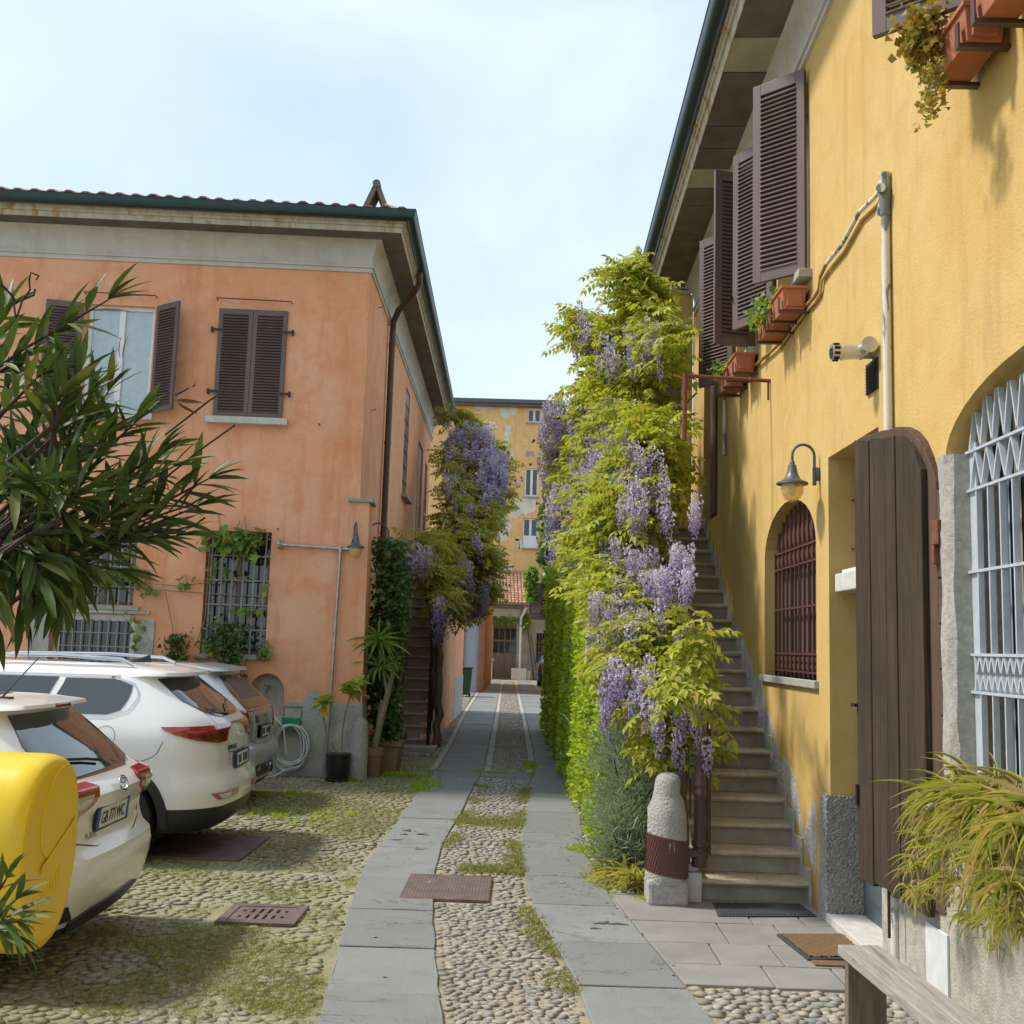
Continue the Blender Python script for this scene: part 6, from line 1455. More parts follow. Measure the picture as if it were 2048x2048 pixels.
b = MB(); dd = rect(2.42, 2.98, 0, 2.75); b.wall((-4.8, 42, 0), (1, 0, 0), Z, (0, -1, 0), rect(0, 3.1, 0, 3.9), [dd], .15); b.ab((-1.70, 42.02, 0), (-1.6, 52, 3.9)); b.build('wall', 'orange_shaded', wg2)
MB().obox((-4.8+2.42, 42.1, 0), (.56, 0, 0), (0, .04, 0), (0, 0, 2.75)).build('door', 'curtain', wg2); b = MB(); b.ab((-5, 41.8, 3.9), (-1.5, 52, 4.1)); b.build('roof', 'soffit', wg2)
MB().ab((-2.3, 41.94, 3.1), (-1.95, 41.99, 3.3)).build('vent_hole', 'dark', wg2)
wb_ = thing('wheelie_bin', 'dark green wheelie bin with pale lid by the orange pier', 'bin', (-2.1, 38, 0))
b = MB(); b.add([(-2.36, 38.05, .08), (-1.92, 38.05, .08), (-1.92, 38.55, .08), (-2.36, 38.55, .08), (-2.42, 38.0, 1.0), (-1.86, 38.0, 1.0), (-1.86, 38.65, 1.0), (-2.42, 38.65, 1.0)], [(0, 3, 2, 1), (4, 5, 6, 7), (0, 1, 5, 4), (1, 2, 6, 5), (2, 3, 7, 6), (3, 0, 4, 7)]); b.build('body', 'binlid', wb_, bevel=.02)
b = MB(); b.ab((-2.46, 37.95, 1.0), (-1.82, 38.7, 1.06)); b.build('lid', 'rubber', wb_, bevel=.02)
for x_ in (-2.36, -1.97): MB().tube([(x_, 38.5, .1), (x_+.06, 38.5, .1)], .1, 12).build('wheel', 'tyre', wb_)
tp = thing('covered_machine', 'something under a crumpled silver tarpaulin beside the green bin', 'tarpaulin', (-1.95, 46.5, 0))
G = []
for i in range(9):
    z_ = 1.62*i/8; k = 1-.45*(i/8)**1.6; row = []
    for j in range(25):
        a = 2*math.pi*j/24; rr = k*(1+.09*math.sin(5*a+i*.9)+.06*math.sin(9*a+i*2.1)); row.append((-2.05+.42*rr*math.cos(a)-.12*(i/8), 46.7+.7*rr*math.sin(a), z_+.06*math.sin(3*a+i)))
    row[-1] = row[0]; G.append(row)
b = MB(); b.grid(G); b.add(G[-1][:-1], [tuple(range(24))]); b.build('tarpaulin_sheet', 'tarp', tp, smooth=25)
MB().tube([(-1.95, 46.2, .14), (-1.85, 46.2, .14)], .13, 12).build('wheel', 'tyre', tp)
# workshop at the end of the lane
ws = thing('workshop', 'low workshop with red tiled roof and grey brown gate closing the lane', 'building', (-1, 60, 0))
gt, wl_, wr_ = rect(4.20, 5.50, 0, 2.95), rect(3.30, 4.12, .95, 2.9), rect(6.62, 7.42, .95, 2.6)
b = MB(); b.wall((-6, 60, 0), (1, 0, 0), Z, (0, -1, 0), rect(0, 9.5, 0, 4.3), [gt, wl_, wr_], .15); b.build('wall', 'workshop', ws)
b = MB(); b.obox((-6, 59.93, 3.35), (5.7, 0, 0), (0, .07, 0), (0, 0, .55)); b.build('lintel', 'white_stone', ws)
dg = MB().obox((-1.8, 60.08, .05), (1.3, 0, 0), (0, .04, 0), (0, 0, 2.9)).build('gate', 'gatebrown', ws)
for i in range(4):
    for j in range(2): MB().ab((-1.76+.32*i, 60.05, 1.45+.72*j), (-1.76+.32*i+.26, 60.075, 1.45+.72*j+.62)).build('pane', 'glass', dg)
MB().ab((-1.17, 60.04, .05), (-1.13, 60.078, 2.9)).build('gate_stile', 'gatebrown', dg)
for nm, x0, x1, z0, z1, nx, nz_ in (('window', -2.7, -1.88, .95, 2.9, 3, 4), ('window', .62, 1.42, .95, 2.6, 5, 3)):
    wn_ = MB().ab((x0, 60.10, z0), (x1, 60.13, z1)).build(nm, 'glass', ws)
    for i in range(nx+1): MB().ab((x0+(x1-x0)*i/nx-.02, 60.03, z0), (x0+(x1-x0)*i/nx+.02, 60.09, z1)).build('bar', 'gatebrown', wn_)
    for i in range(nz_+1): MB().ab((x0, 60.02, z0+(z1-z0)*i/nz_-.02), (x1, 60.085, z0+(z1-z0)*i/nz_+.02)).build('bar', 'gatebrown', wn_)
e0, e1_, r0_, r1_ = Vector((-6.2, 59.2, 4.18)), Vector((.22, 59.2, 4.18)), Vector((-6.2, 62.15, 6.10)), Vector((.02, 62.15, 6.10))
b = MB(); b.prism([e0, e1_, r1_, r0_], (0, 0, -.10)); rf = b.build('roof', 'tile', ws)
sk = MB(); d_ = (r0_-e0).normalized(); n_ = Vector((1, 0, 0)).cross(d_); p_ = e0.lerp(r0_, .38)+Vector((4.0, 0, 0)); sk.obox(p_+n_*.02, (.95, 0, 0), d_*.5, n_*.05); sk.build('skylight', 'galv', rf)
im = WM[rf].inverted(); tile2 = bpy.data.meshes.new('roof_tile'); tm = MB(); tm.grid([[(x*.97, 0, z*.5) for x, z in sec], [(x*.95, -.004, z*.9+.03) for x, z in sec], [(x*.82, .40, z*.75) for x, z in sec]]); tile2.from_pydata(tm.v, [], tm.f); tile2.materials.append(MT['tile'])
rot = Matrix((Vector((1, 0, 0)), d_, n_)).transposed().to_4x4(); Ls = (r0_-e0).length; rows_, cols = 13, 23
for i in range(rows_):
    for j in range(cols):
        p_ = e0+d_*(Ls*i/rows_-.03)+Vector((6.42-.105-j*.205-(6.42-6.22)*i/rows_, 0, 0))+n_*.012
        o = bpy.data.objects.new('roof_tile', tile2); link(o, rf); M = rot.copy(); M.translation = im @ p_; o.matrix_local = M @ Matrix.Rotation(RN.uniform(-.04, .04), 4, 'Z')
b = MB(); b.tube([(-6.2, 59.14, 4.12), (.2, 59.14, 4.12)], .07, 8); b.build('gutter', 'shutter', ws)
b = MB(); b.tube([(.02, 59.3, 4.0), (-.25, 59.6, 3.4), (-.27, 59.75, 3.2), (-.27, 59.75, .5)], .07, 8); b.tube([(-.27, 59.75, 2.75), (.02, 59.75, 3.0), (.1, 59.75, 3.15)], .06, 8); b.build('downpipe', 'white', ws)
pt_ = thing('planter', 'whitewashed square planter at the foot of the white downpipe', 'planter', (-.25, 59.2, 0)); MB().ab((-.72, 58.9, 0), (.12, 59.5, .62)).build('trough', 'white_stone', pt_, bevel=.02); MB().ab((.14, 59.1, 0), (.34, 59.4, .5)).build('pot', 'white_stone', pt_, bevel=.02)
sk_ = thing('stone_sink', 'pale stone sink loaded with bric-a-brac before the workshop window', 'sink', (-2.1, 59, 0)); MB().ab((-2.5, 58.6, 0), (-1.75, 59.3, .95)).build('basin', 'white_stone', sk_, bevel=.03); MB().ab((-2.58, 58.5, .95), (-1.68, 59.35, 1.12)).build('slab', 'stone', sk_, bevel=.02)
b = MB(); b.ball((-2.3, 58.9, 1.35), (.16, .14, .24), 10, 6); b.build('jar', 'terracotta', sk_); b = MB(); b.lathe([(.1, 0), (.14, .3), (.09, .42), (.1, .5)], (-1.95, 58.9, 1.12), 12); b.build('jug', 'white', sk_)
b = MB(); b.tube([(.55, 59.5, .02), (.15, 59.8, 2.6)], .05, 6); b.tube([(.7, 59.4, .02), (.3, 59.8, 2.5)], .04, 6); b.tube([(-.72, 59.4, .5), (-.62, 59.85, 2.3)], .03, 6)
lp = thing('leaning_poles', 'old wooden poles leaning on the workshop wall', 'poles', (.5, 59.5, 0)); 
for a_, c_, r_ in (((.55, 59.5, .02), (.15, 59.8, 2.6), .05), ((.75, 59.4, .02), (.3, 59.8, 2.5), .04), ((-.78, 59.5, .02), (-.62, 59.85, 2.3), .03)): MB().tube([a_, c_], r_, 6).build('pole', 'bark', lp)
MT['oldrender'] = surf('flaking_pale_render', (0.70, 0.66, 0.58), (0.58, 0.50, 0.38), 1.6, 0.4, 0.62, 0.9, 0.4, 12, 0.01)
# apartment block behind
ap = thing('apartment_block', 'tall ochre apartment block with peeling plaster behind the workshop', 'building', (-1.5, 62.4, 0))
def fpx(x, y, Y=62.3): p = atY(x, y, Y); return p.x+6.5, p.z
wins = []
for (xa, ya, xb, yb_) in ((1055, 817, 1082, 845), (1050, 936, 1076, 993), (1046, 1036, 1075, 1096)):
    (a, z1), (c_, z0) = fpx(xa, ya), fpx(xb, yb_); wins.append(rect(a, c_, z0, z1))
b = MB(); b.wall((-6.5, 62.3, 0), (1, 0, 0), Z, (0, -1, 0), rect(0, 8.25, 0, 15.95), wins, .22); b.ab((-6.5, 62.32, 0), (-6.4, 72, 15.9)); b.build('front_wall', 'far_wall', ap)
FW = lambda u, z, o=0.0: Vector((-6.5+u, 62.3-o, z))
for i, wn_ in enumerate(wins):
    window(ap, wn_, .16, 'white', 'glass', .09, 1, frm=FW)
    (a, z0), (c_, _), (_, z1), _ = wn_
    MB().obox(FW(a-.06, z0-.10, -.02), (c_-a+.12, 0, 0), (0, -.14, 0), (0, 0, .09)).build('window_sill', 'stone', ap)
    if i == 2:
        MB().obox(FW(a+.02, z0, -.06), (c_-a-.04, 0, 0), (0, .01, 0), (0, 0, .72)).build('net_screen', 'white', ap)
def blob(pts, nm='bare_plaster', mat='oldrender'):
    P = []
    for i, (x, y) in enumerate(pts):
        x2, y2 = pts[(i+1) % len(pts)]
        for k in range(9): P.append(FW(*fpx(x+(x2-x)*k/9+RN.uniform(-2.6, 2.6), y+(y2-y)*k/9+RN.uniform(-2.6, 2.6)), 0))
    b = MB(); b.prism(P, (0, -.006-.006*RN.random(), 0)); b.build(nm, mat, ap)
blob([(995, 812), (1038, 812), (1034, 826), (1022, 830), (1012, 842), (1004, 832)]); blob([(950, 811), (990, 813), (985, 822), (952, 822)])
blob([(1010, 845), (1022, 850), (1020, 880), (1024, 910), (1018, 945), (1008, 940), (1013, 905), (1008, 870)])
blob([(1030, 996), (1072, 998), (1070, 1022), (1050, 1030), (1040, 1026), (1034, 1040), (1020, 1036)]); blob([(996, 1030), (1020, 1030), (1022, 1060), (1014, 1084), (996, 1086), (992, 1060)])
blob([(1030, 1078), (1042, 1082), (1046, 1100), (1036, 1096)]); blob([(985, 1128), (1030, 1132), (1020, 1142), (984, 1141)]); blob([(1083, 940), (1098, 935), (1094, 985), (1084, 1000)]); blob([(1050, 905), (1066, 900), (1070, 912), (1054, 914)], mat='workshop')
for cx, cy in ((1040, 955), (1062, 880), (1058, 925), (1078, 1010), (1030, 960)): blob([(cx, cy), (cx+6, cy-2), (cx+5, cy+6), (cx+1, cy+5)])
b = MB(); b.ab((-6.8, 61.9, 15.95), (1.35, 72, 16.12)); b.build('eaves', 'shutter', ap); b = MB(); b.ab((-6.85, 61.75, 16.12), (1.35, 62.0, 16.34)); b.build('gutter', 'gutterblue' if 'gutterblue' in MT else 'doorblue', ap)
b = MB(); b.add([(-6.8, 62, 16.3), (1.7, 62, 16.3), (1.7, 72, 17.2), (-6.8, 72, 17.2)], [(0, 1, 2, 3)]); b.build('roof', 'tile', ap)
b = MB(); b.ab((1.38, 61.95, 14.2), (1.80, 62.9, 16.75)); b.build('chimney', 'workshop', ap, bevel=.01); MB().ab((1.33, 61.9, 16.75), (1.85, 62.95, 16.85)).build('chimney_cap', 'stone', ap)
nb_ = thing('neighbour_block', 'lower ochre building right of the grey chimney, mostly behind the wisteria', 'building', (4, 63, 0))
b = MB(); b.ab((1.82, 63, 0), (9, 72, 14.6)); b.build('wall', 'far_wall', nb_); b = MB(); b.add([(1.82, 62.8, 14.62), (9, 62.8, 14.62), (9, 68, 16.2), (1.82, 68, 16.2)], [(0, 1, 2, 3)]); b.build('roof', 'tile', nb_); MB().ab((2.7, 64, 15.2), (3.2, 64.6, 16.7)).build('chimney', 'workshop', nb_)
# right side of the lane end
fh_ = thing('porch_house', 'yellow house with square porch pillar and dark overgrown balcony at the lane end', 'building', (2.5, 42, 0))
b = MB(); b.ab((1.6, 40.5, 0), (6, 58, 9)); b.build('wall', 'yellow', fh_); MB().ab((.86, 44.0, 1.0), (1.42, 44.6, 3.0)).build('pillar', 'yellow', fh_); MB().ab((.84, 43.98, 0), (1.44, 44.62, 1.0)).build('pillar_base', 'cement', fh_)
b = MB(); b.ab((.15, 41.5, 2.98), (1.62, 46, 3.14)); b.build('balcony_floor', 'shutter', fh_); b = MB(); b.ab((.14, 41.46, 3.14), (1.62, 41.52, 4.3)); b.ab((.12, 41.46, 3.14), (.18, 46, 4.3)); b.build('balcony_board', 'gatebrown', fh_)
for i in range(9): MB().tube([(.15, 41.6+.5*i, 4.3), (.15, 41.6+.5*i, 4.95)], .02, 4).build('baluster', 'black_iron', fh_)
MB().tube([(.15, 41.5, 4.95), (.15, 46, 4.95)], .03, 5).build('balcony_rail', 'black_iron', fh_)
MT['roofpanel'] = MT['blue']
cz = [.22, .3, .4, .5, .6, .7, .8, .9, 1.0, 1.1, 1.25, 1.4, 1.46, 1.48]
cq = Car('small_car', 'dark blue small car with red tail lamp half behind the far pillar', (1.42, 50, 0), rad(90), 3.8, cz, [(.22, .1), (.4, 0), (.6, .02), (.7, .08), (1.0, .12), (1.4, .3), (1.48, .6)], [(.22, .76), (.6, .82), (.9, .81), (1.4, .62), (1.48, .5)], [(.22, .3), (1.48, .25)], [(.22, 3.7), (.8, 3.7), (1.0, 3), (1.48, 2)], 'blue', .05, .3, (.7, 3.0), .3, .34)
cq.patch('rear_window', [(1.02, -.9, .9), (1.36, -.9, .9)], 'carglass')
for sg in (1, -1): cq.patch('tail_lamp', [(.72, .95*sg, 1.6*sg), (1.0, .95*sg, 1.6*sg)], 'redlens', .012)
# scooter
sc = thing('scooter', 'pale scooter seen from the front beyond the hedge', 'scooter', (1.2, 33, 0))
b = MB(); b.lathe([(.17, -.05), (.235, -.06), (.26, -.03), (.26, .03), (.235, .06), (.17, .05)], (1.2, 32.7, .26), 24, 'X'); b.build('front_wheel', 'tyre', sc, smooth=40)
b = MB(); b.lathe([(.17, -.05), (.235, -.06), (.26, -.03), (.26, .03), (.235, .06), (.17, .05)], (1.2, 33.95, .26), 24, 'X'); b.build('rear_wheel', 'tyre', sc, smooth=40)
G = [[(1.2+w_*math.sin(a)*1.0, 32.98-.14*math.cos(a)+.06*(z_-.5), z_) for a in [rad(-90+20*k) for k in range(10)]] for z_, w_ in ((.32, .16), (.45, .22), (.7, .21), (.9, .17), (1.0, .12))]
MB().grid(G).build('leg_shield', 'carwhite', sc, smooth=60)
b = MB(); G = [[(1.2+.075*math.cos(a), 32.7-.28*math.sin(t), .26+.30*math.cos(t)) if False else (1.2+.08*math.cos(a), 32.7-.31*math.cos(t), .26+.31*math.sin(t)+.03*math.sin(a)) for a in [rad(18*k) for k in range(11)]] for t in [rad(20+14*i) for i in range(9)]]; b.grid(G); b.build('mudguard', 'carwhite', sc, smooth=60)
b = MB(); b.tube([(.88, 33.0, 1.08), (1.05, 32.96, 1.05), (1.35, 32.96, 1.05), (1.52, 33.0, 1.08)], .02, 8); b.build('handlebar', 'cartrim', sc, smooth=50); b = MB(); b.ball((1.2, 32.9, 1.03), (.12, .1, .1), 12, 8); b.build('headset', 'carwhite', sc, smooth=60); b = MB(); b.ball((1.2, 32.81, 1.03), (.07, .03, .065), 12, 8); b.build('headlight', 'clearlens', sc, smooth=60)
b = MB(); b.ball((1.2, 33.75, .66), (.17, .42, .14), 14, 8); b.build('seat', 'cartrim', sc, smooth=60); b = MB(); b.ball((1.2, 33.8, .45), (.2, .45, .2), 14, 8); b.build('tail_body', 'carwhite', sc, smooth=60); b = MB(); b.ab((1.08, 33.0, .28), (1.32, 33.5, .36)); b.build('floorboard', 'cartrim', sc, bevel=.02)
b = MB()
for s_ in (-1, 1): b.tube([(1.2+s_*.22, 32.95, 1.1), (1.2+s_*.28, 32.93, 1.28)], .008, 5); b.ball((1.2+s_*.28, 32.93, 1.31), (.05, .015, .035), 8, 5)
split_build(b, 'mirror', 'cartrim', sc)

# ------------------------------------------------------------------ pots, hose and bollard by the orange corner
def pot(name, label, c, prof, mat, n=24):
    t = thing(name, label, 'pot', c); MB().lathe(prof, c, n).build('vessel', mat, t, smooth=40)
    r_, z_ = prof[-1][0]*.86, prof[-1][1]; MB().lathe([(r_, z_-.03), (.01, z_-.028)], c, 18).build('soil', 'earth', t); return t
pot('plant_pot', 'round black plastic pot holding the two-stemmed plant', (-2.44, 14.42, 0), [(.13, .0), (.14, .02), (.155, .33), (.165, .34), (.165, .36), (.15, .36)], 'blackplastic')
MB
pot('saucer', 'flat black saucer under the round black pot', (-2.44, 14.42, .0), [(.15, .001), (.17, .03), (.165, .035)], 'blackplastic')
pot('plant_pot', 'tapering clay pot with the leaning yucca trunk', (-2.05, 15.05, 0), [(.085, 0), (.12, .28), (.122, .285), (.135, .285), (.14, .385), (.125, .385)], 'clay' if 'clay' in MT else 'terracotta')
tq = thing('planter', 'rectangular terracotta planter behind the clay pot', 'planter', (-2.0, 15.75, 0)); b = MB(); b.add([(-2.3, 15.5, 0), (-1.8, 15.5, 0), (-1.8, 16.1, 0), (-2.3, 16.1, 0), (-2.34, 15.45, .42), (-1.74, 15.45, .42), (-1.74, 16.15, .42), (-2.34, 16.15, .42)], [(0, 3, 2, 1), (4, 5, 6, 7), (0, 1, 5, 4), (1, 2, 6, 5), (2, 3, 7, 6), (3, 0, 4, 7)]); b.build('trough', 'clay', tq, bevel=.012); MB().ab((-2.37, 15.42, .37), (-1.71, 15.46, .44)).build('rim', 'clay', tq, bevel=.01)
bl = thing('bollard', 'rough granite bollard with rounded top at the orange house corner', 'bollard', (-2.20, 14.62, 0), 0, 'stone bollards')
b = MB(); b.lathe([(.125, 0), (.128, .15), (.118, .5), (.112, .68), (.098, .75), (.07, .80), (.03, .825), (.005, .83)], (-2.20, 14.62, 0), 22); b.v = [(x+.008*math.sin(23*z+5*x), y+.008*math.sin(19*z+7*y), z) for x, y, z in b.v]; b.build('stone', 'stone', bl, smooth=50)
hr_ = thing('hose_reel', 'green plastic hose hanger fixed to the cement base', 'hose hanger', F(.78, .7, .05)); 
b = MB(); b.obox(F(.90, .66, .016), HU*-.26, HN*.10, Z*.10); b.build('cradle', 'greenplastic', hr_, bevel=.01); b = MB(); b.obox(F(.90, .62, .116), HU*-.26, HN*.02, Z*.17); b.build('front_lip', 'greenplastic', hr_, bevel=.01); b = MB(); b.tube([F(.89, .79, .03), F(.89, .93, .03), F(.65, .93, .03), F(.65, .79, .03)], .008, 6); b.build('handle', 'greenplastic', hr_)
hs = thing('garden_hose', 'pale grey garden hose coiled on the green hanger', 'hose', F(.77, .1, .1)); b = MB(); P = []
for k in range(0, 11*26):
    t = k/26; a = 2*math.pi*t; j = int(t); rg = random.Random(j); rx, rz_ = .22+.012*j*.8+rg.uniform(-.03, .03), .33+rg.uniform(-.03, .05)
    cx_, cz_ = .77+rg.uniform(-.025, .025), .74-rz_+rg.uniform(.0, .03)
    P.append(F(cx_+rx*math.sin(a), max(.02, cz_+rz_*math.cos(a)), .10+.05*math.sin(a*.5+j)+.004*j))
sm = [sum((P[max(0, min(len(P)-1, i+d))] for d in range(-4, 5)), Vector())/9 for i in range(len(P))]
b.tube(sm, .0125, 6); b.build('coil', 'hose', hs, smooth=60); b = MB(); b.tube([F(1.05, .78, .05), F(.98, .80, .22), F(.86, .66, .18), F(.80, .3, .18)], .0125, 6); b.build('feed_end', 'hose', hs, smooth=60)
b = MB(); b.tube([F(.62, .15, .16), F(.80, .10, .22), F(.92, .03, .30), F(1.02, .015, .42)], .0125, 6); b.build('loose_end', 'hose', hs, smooth=60)
pot('plant_pot', 'small terracotta pot by the far porch pillar', (.98, 41.0, 0), [(.14, 0), (.2, .55), (.22, .55), (.22, .66), (.2, .66)], 'terracotta')
# ------------------------------------------------------------------ plants
def leaves(parent, name, tv, tf, M, T, mat, nparts, smooth=False, order=None, mass='foliage', attr=None):
    """nparts leaves are objects of their own sharing one mesh, the rest is one mass"""
    M, T = np.asarray(M, float), np.asarray(T, float)
    if order is not None: idx = np.argsort(order); M, T = M[idx], T[idx]
    me = bpy.data.meshes.new(name); me.from_pydata([tuple(v) for v in np.asarray(tv, float)], [], [tuple(int(i) for i in f) for f in tf]); me.materials.append(MT[mat])
    if smooth: me.polygons.foreach_set('use_smooth', [True]*len(me.polygons))
    if attr is not None: me.attributes.new('along', 'FLOAT', 'POINT').data.foreach_set('value', np.asarray(attr, dtype=np.float32))
    im = np.array(WM[parent].inverted()); k = min(nparts, len(T))
    for m_, t_ in zip(M[:k], T[:k]):
        o = bpy.data.objects.new(name, me); link(o, parent); A = np.eye(4); A[:3, :3] = m_; A[:3, 3] = t_; o.matrix_local = Matrix((im @ A).tolist())
    if len(T) > k:
        V, F_ = scatter(tv, tf, M[k:], T[k:]); npmesh(mass, V, F_, mat, parent, 'stuff', smooth=smooth, attr=None if attr is None else np.tile(attr, len(T)-k))
LANCE_V = []
for t, w_, z_ in ((0, .012, 0), (.16, .062, .01), (.40, .095, .0), (.68, .078, -.03), (.88, .034, -.07)): LANCE_V += [(t, w_*.84, z_+w_*.35), (t, 0, z_), (t, -w_*.84, z_+w_*.35)]
LANCE_V.append((1, 0, -.10)); LANCE_F = []
for i in range(4):
    a = 3*i
    for k in (0, 1): LANCE_F += [(a+k, a+k+1, a+k+4), (a+k, a+k+4, a+k+3)]
LANCE_F += [(12, 13, 15), (13, 14, 15)]
LANCE = (np.array(LANCE_V), np.array(LANCE_F))
# oleander in front on the left
ol = thing('oleander_bush', 'dark oleander bush with long narrow leaves in front of the orange house', 'bush', (-2.35, 3.3, 0))
SH = [(-120, 820, 300, 545, 3.3, 26), (-60, 780, 150, 640, 3.35, 12), (20, 980, 120, 700, 3.35, 14), (60, 1010, 205, 740, 3.4, 20), (100, 960, 245, 740, 3.5, 18), (140, 1000, 300, 810, 3.45, 20), (90, 1060, 380, 860, 3.5, 22),
      (150, 1050, 395, 905, 3.4, 18), (200, 1090, 470, 925, 3.35, 26), (180, 1120, 440, 990, 3.3, 20), (150, 1120, 400, 1060, 3.45, 18), (100, 1110, 330, 1075, 3.3, 18), (107, 875, 110, 760, 3.2, 14), (97, 964, 60, 800, 3.2, 16),
      (85, 1005, 230, 850, 3.15, 18), (60, 1053, 10, 880, 3.25, 16), (60, 1053, 200, 960, 3.1, 18), (50, 1060, 160, 1140, 3.1, 14), (100, 1100, 260, 1150, 3.2, 12), (40, 1080, 90, 1170, 3.05, 12), (30, 1040, 30, 1160, 3.15, 12),
      (0, 1080, -10, 1200, 3.1, 10), (-40, 900, 40, 720, 3.5, 12), (-60, 1000, 30, 930, 3.4, 14), (-80, 1100, 20, 1060, 3.3, 14), (-30, 700, 25, 600, 3.3, 8), (150, 930, 200, 800, 3.6, 16), (230, 1000, 330, 900, 3.6, 14), (60, 900, 170, 830, 3.55, 16),
      (120, 1040, 60, 960, 3.0, 14), (180, 1060, 280, 980, 3.15, 16), (-40, 1900, 60, 1760, 2.9, 9), (-30, 1850, 30, 1720, 2.95, 7), (-60, 1880, 70, 1830, 2.85, 8), (-20, 1830, 40, 1880, 2.9, 7), (240, 1060, 300, 1000, 3.55, 14), (0, 950, 120, 900, 3.65, 16), (40, 1100, 150, 1040, 3.6, 16), (130, 1080, 240, 1040, 3.65, 14)]
for _ in range(9):
    bx_, by_ = RN.uniform(-50, 170), RN.uniform(940, 1120); a_ = RN.uniform(-.6, 1.9); r_ = RN.uniform(90, 150); SH.append((bx_, by_, bx_+r_*math.cos(a_), by_+r_*math.sin(a_)*.9, RN.uniform(2.95, 3.35), 11))
for bx_, by_, tx_, ty_ in ((40, 1090, 40, 1230), (100, 1110, 130, 1220), (-20, 1110, -15, 1260), (0, 830, 90, 740), (110, 850, 160, 740)): SH.append((bx_, by_, tx_, ty_, 3.1, 11))
LM, LT, LO = [], [], []
bst = MB(); hub = Vector((-2.25, 3.35, 1.7))
for bx, by, tx, ty, Y, nl in SH:
    k_ = .80 if by < 1300 else .72; tx, ty = bx+(tx-bx)*k_, by+(ty-by)*k_
    A, B = atY(bx, by, Y+RN.uniform(-.05, .05)), atY(tx, ty, Y+RN.uniform(-.18, .18)); mid = A.lerp(B, .5)+Vector((0, 0, RN.uniform(-.015, .03))); ln = (B-A).length
    P = [A, A.lerp(mid, .6), mid, mid.lerp(B, .55), B]
    if by < 1300: P = [hub+Vector((RN.uniform(-.1, .1), RN.uniform(-.1, .1), RN.uniform(-.15, .1)))]+P; bst.tube(P, [.009, .008, .006, .005, .004, .0025], 5)
    else: bst.tube(P, [.006, .005, .005, .004, .002], 5)
    nw = max(3, int(nl/4.0)+2)
    for i in range(nw):
        t = .12+.88*(i/(nw-1)); c = A.lerp(B, t)+(mid-A.lerp(B, .5))*(4*t*(1-t)); ax = (B-A).normalized(); a0 = RN.uniform(0, 6.3)
        s1 = ax.orthogonal().normalized(); s2 = ax.cross(s1)
        for k in range(3 if i < nw-1 else 5):
            a = a0+2.094*k+RN.uniform(-.3, .3); sp_ = RN.uniform(.45, .95) if i < nw-1 else RN.uniform(.12, .45)
            d = ax*math.cos(sp_)+(s1*math.cos(a)+s2*math.sin(a))*math.sin(sp_)-Z*RN.uniform(.0, .16)
            LM.append(d); LT.append(c); LO.append((RN.uniform(.13, .195) if by < 1300 else RN.uniform(.09, .14))*(1-.15*(i == nw-1))*(1.1 if ty > 1140 else 1))
MM = frames(np.array([d[:] for d in LM]), NP.uniform(-.7, .7, len(LM)), np.array(LO)); TT = np.array([c[:] for c in LT])
leaves(ol, 'leaf', *LANCE, MM, TT, 'oleander', 300, True, order=TT[:, 1]+NP.uniform(0, .6, len(TT)))
bst.tube([(-2.4, 3.4, 0), (-2.38, 3.38, .8), hub], [.035, .028, .02], 8); bst.tube([(-2.30, 3.2, 0), (-2.28, 3.25, .9), hub], [.028, .022, .014], 8)
pts = [atY(x, y, 3.15) for x, y in ((20, 1120), (60, 1053), (85, 1005), (97, 964), (107, 875), (112, 800))]; bst.tube([hub]+pts, [.02, .016, .014, .012, .011, .009, .004], 8)
bst.build('branches', 'bark_dark', ol, smooth=50)
st = MB()
for pp in ([(0, 570), (25, 590), (32, 640)], [(32, 640), (45, 600), (60, 580), (58, 560), (62, 545), (78, 552), (72, 560)], [(45, 600), (68, 590), (70, 578)], [(-10, 560), (10, 575), (30, 600)], [(300, 980), (400, 900), (470, 850)], [(260, 1050), (380, 1010), (420, 985)], [(330, 870), (420, 800), (435, 790)], [(350, 790), (390, 770)], [(280, 1080), (390, 1050), (410, 1035)]):
    st.tube([atY(x, y, 3.3) for x, y in pp], .0035, 4)
split_build(st, 'dead_twig', 'bark_dark', ol)
DM, DT = [], []
for x, y, dx, dy in ((350, 800, 50, -40), (355, 805, 40, 25), (350, 800, 55, 5), (150, 740, 10, -70), (165, 745, 30, 5), (245, 720, 8, -55), (240, 715, -2, -45), (175, 760, -15, -55)):
    A, B = atY(x, y, 3.28), atY(x+dx, y+dy, 3.28); DM.append((B-A)[:]); DT.append(A[:])
leaves(ol, 'dry_leaf', *LANCE, frames(np.array(DM), NP.uniform(0, 6, 8), np.linalg.norm(np.array(DM), axis=1)), DT, 'oleander_dry', 8)

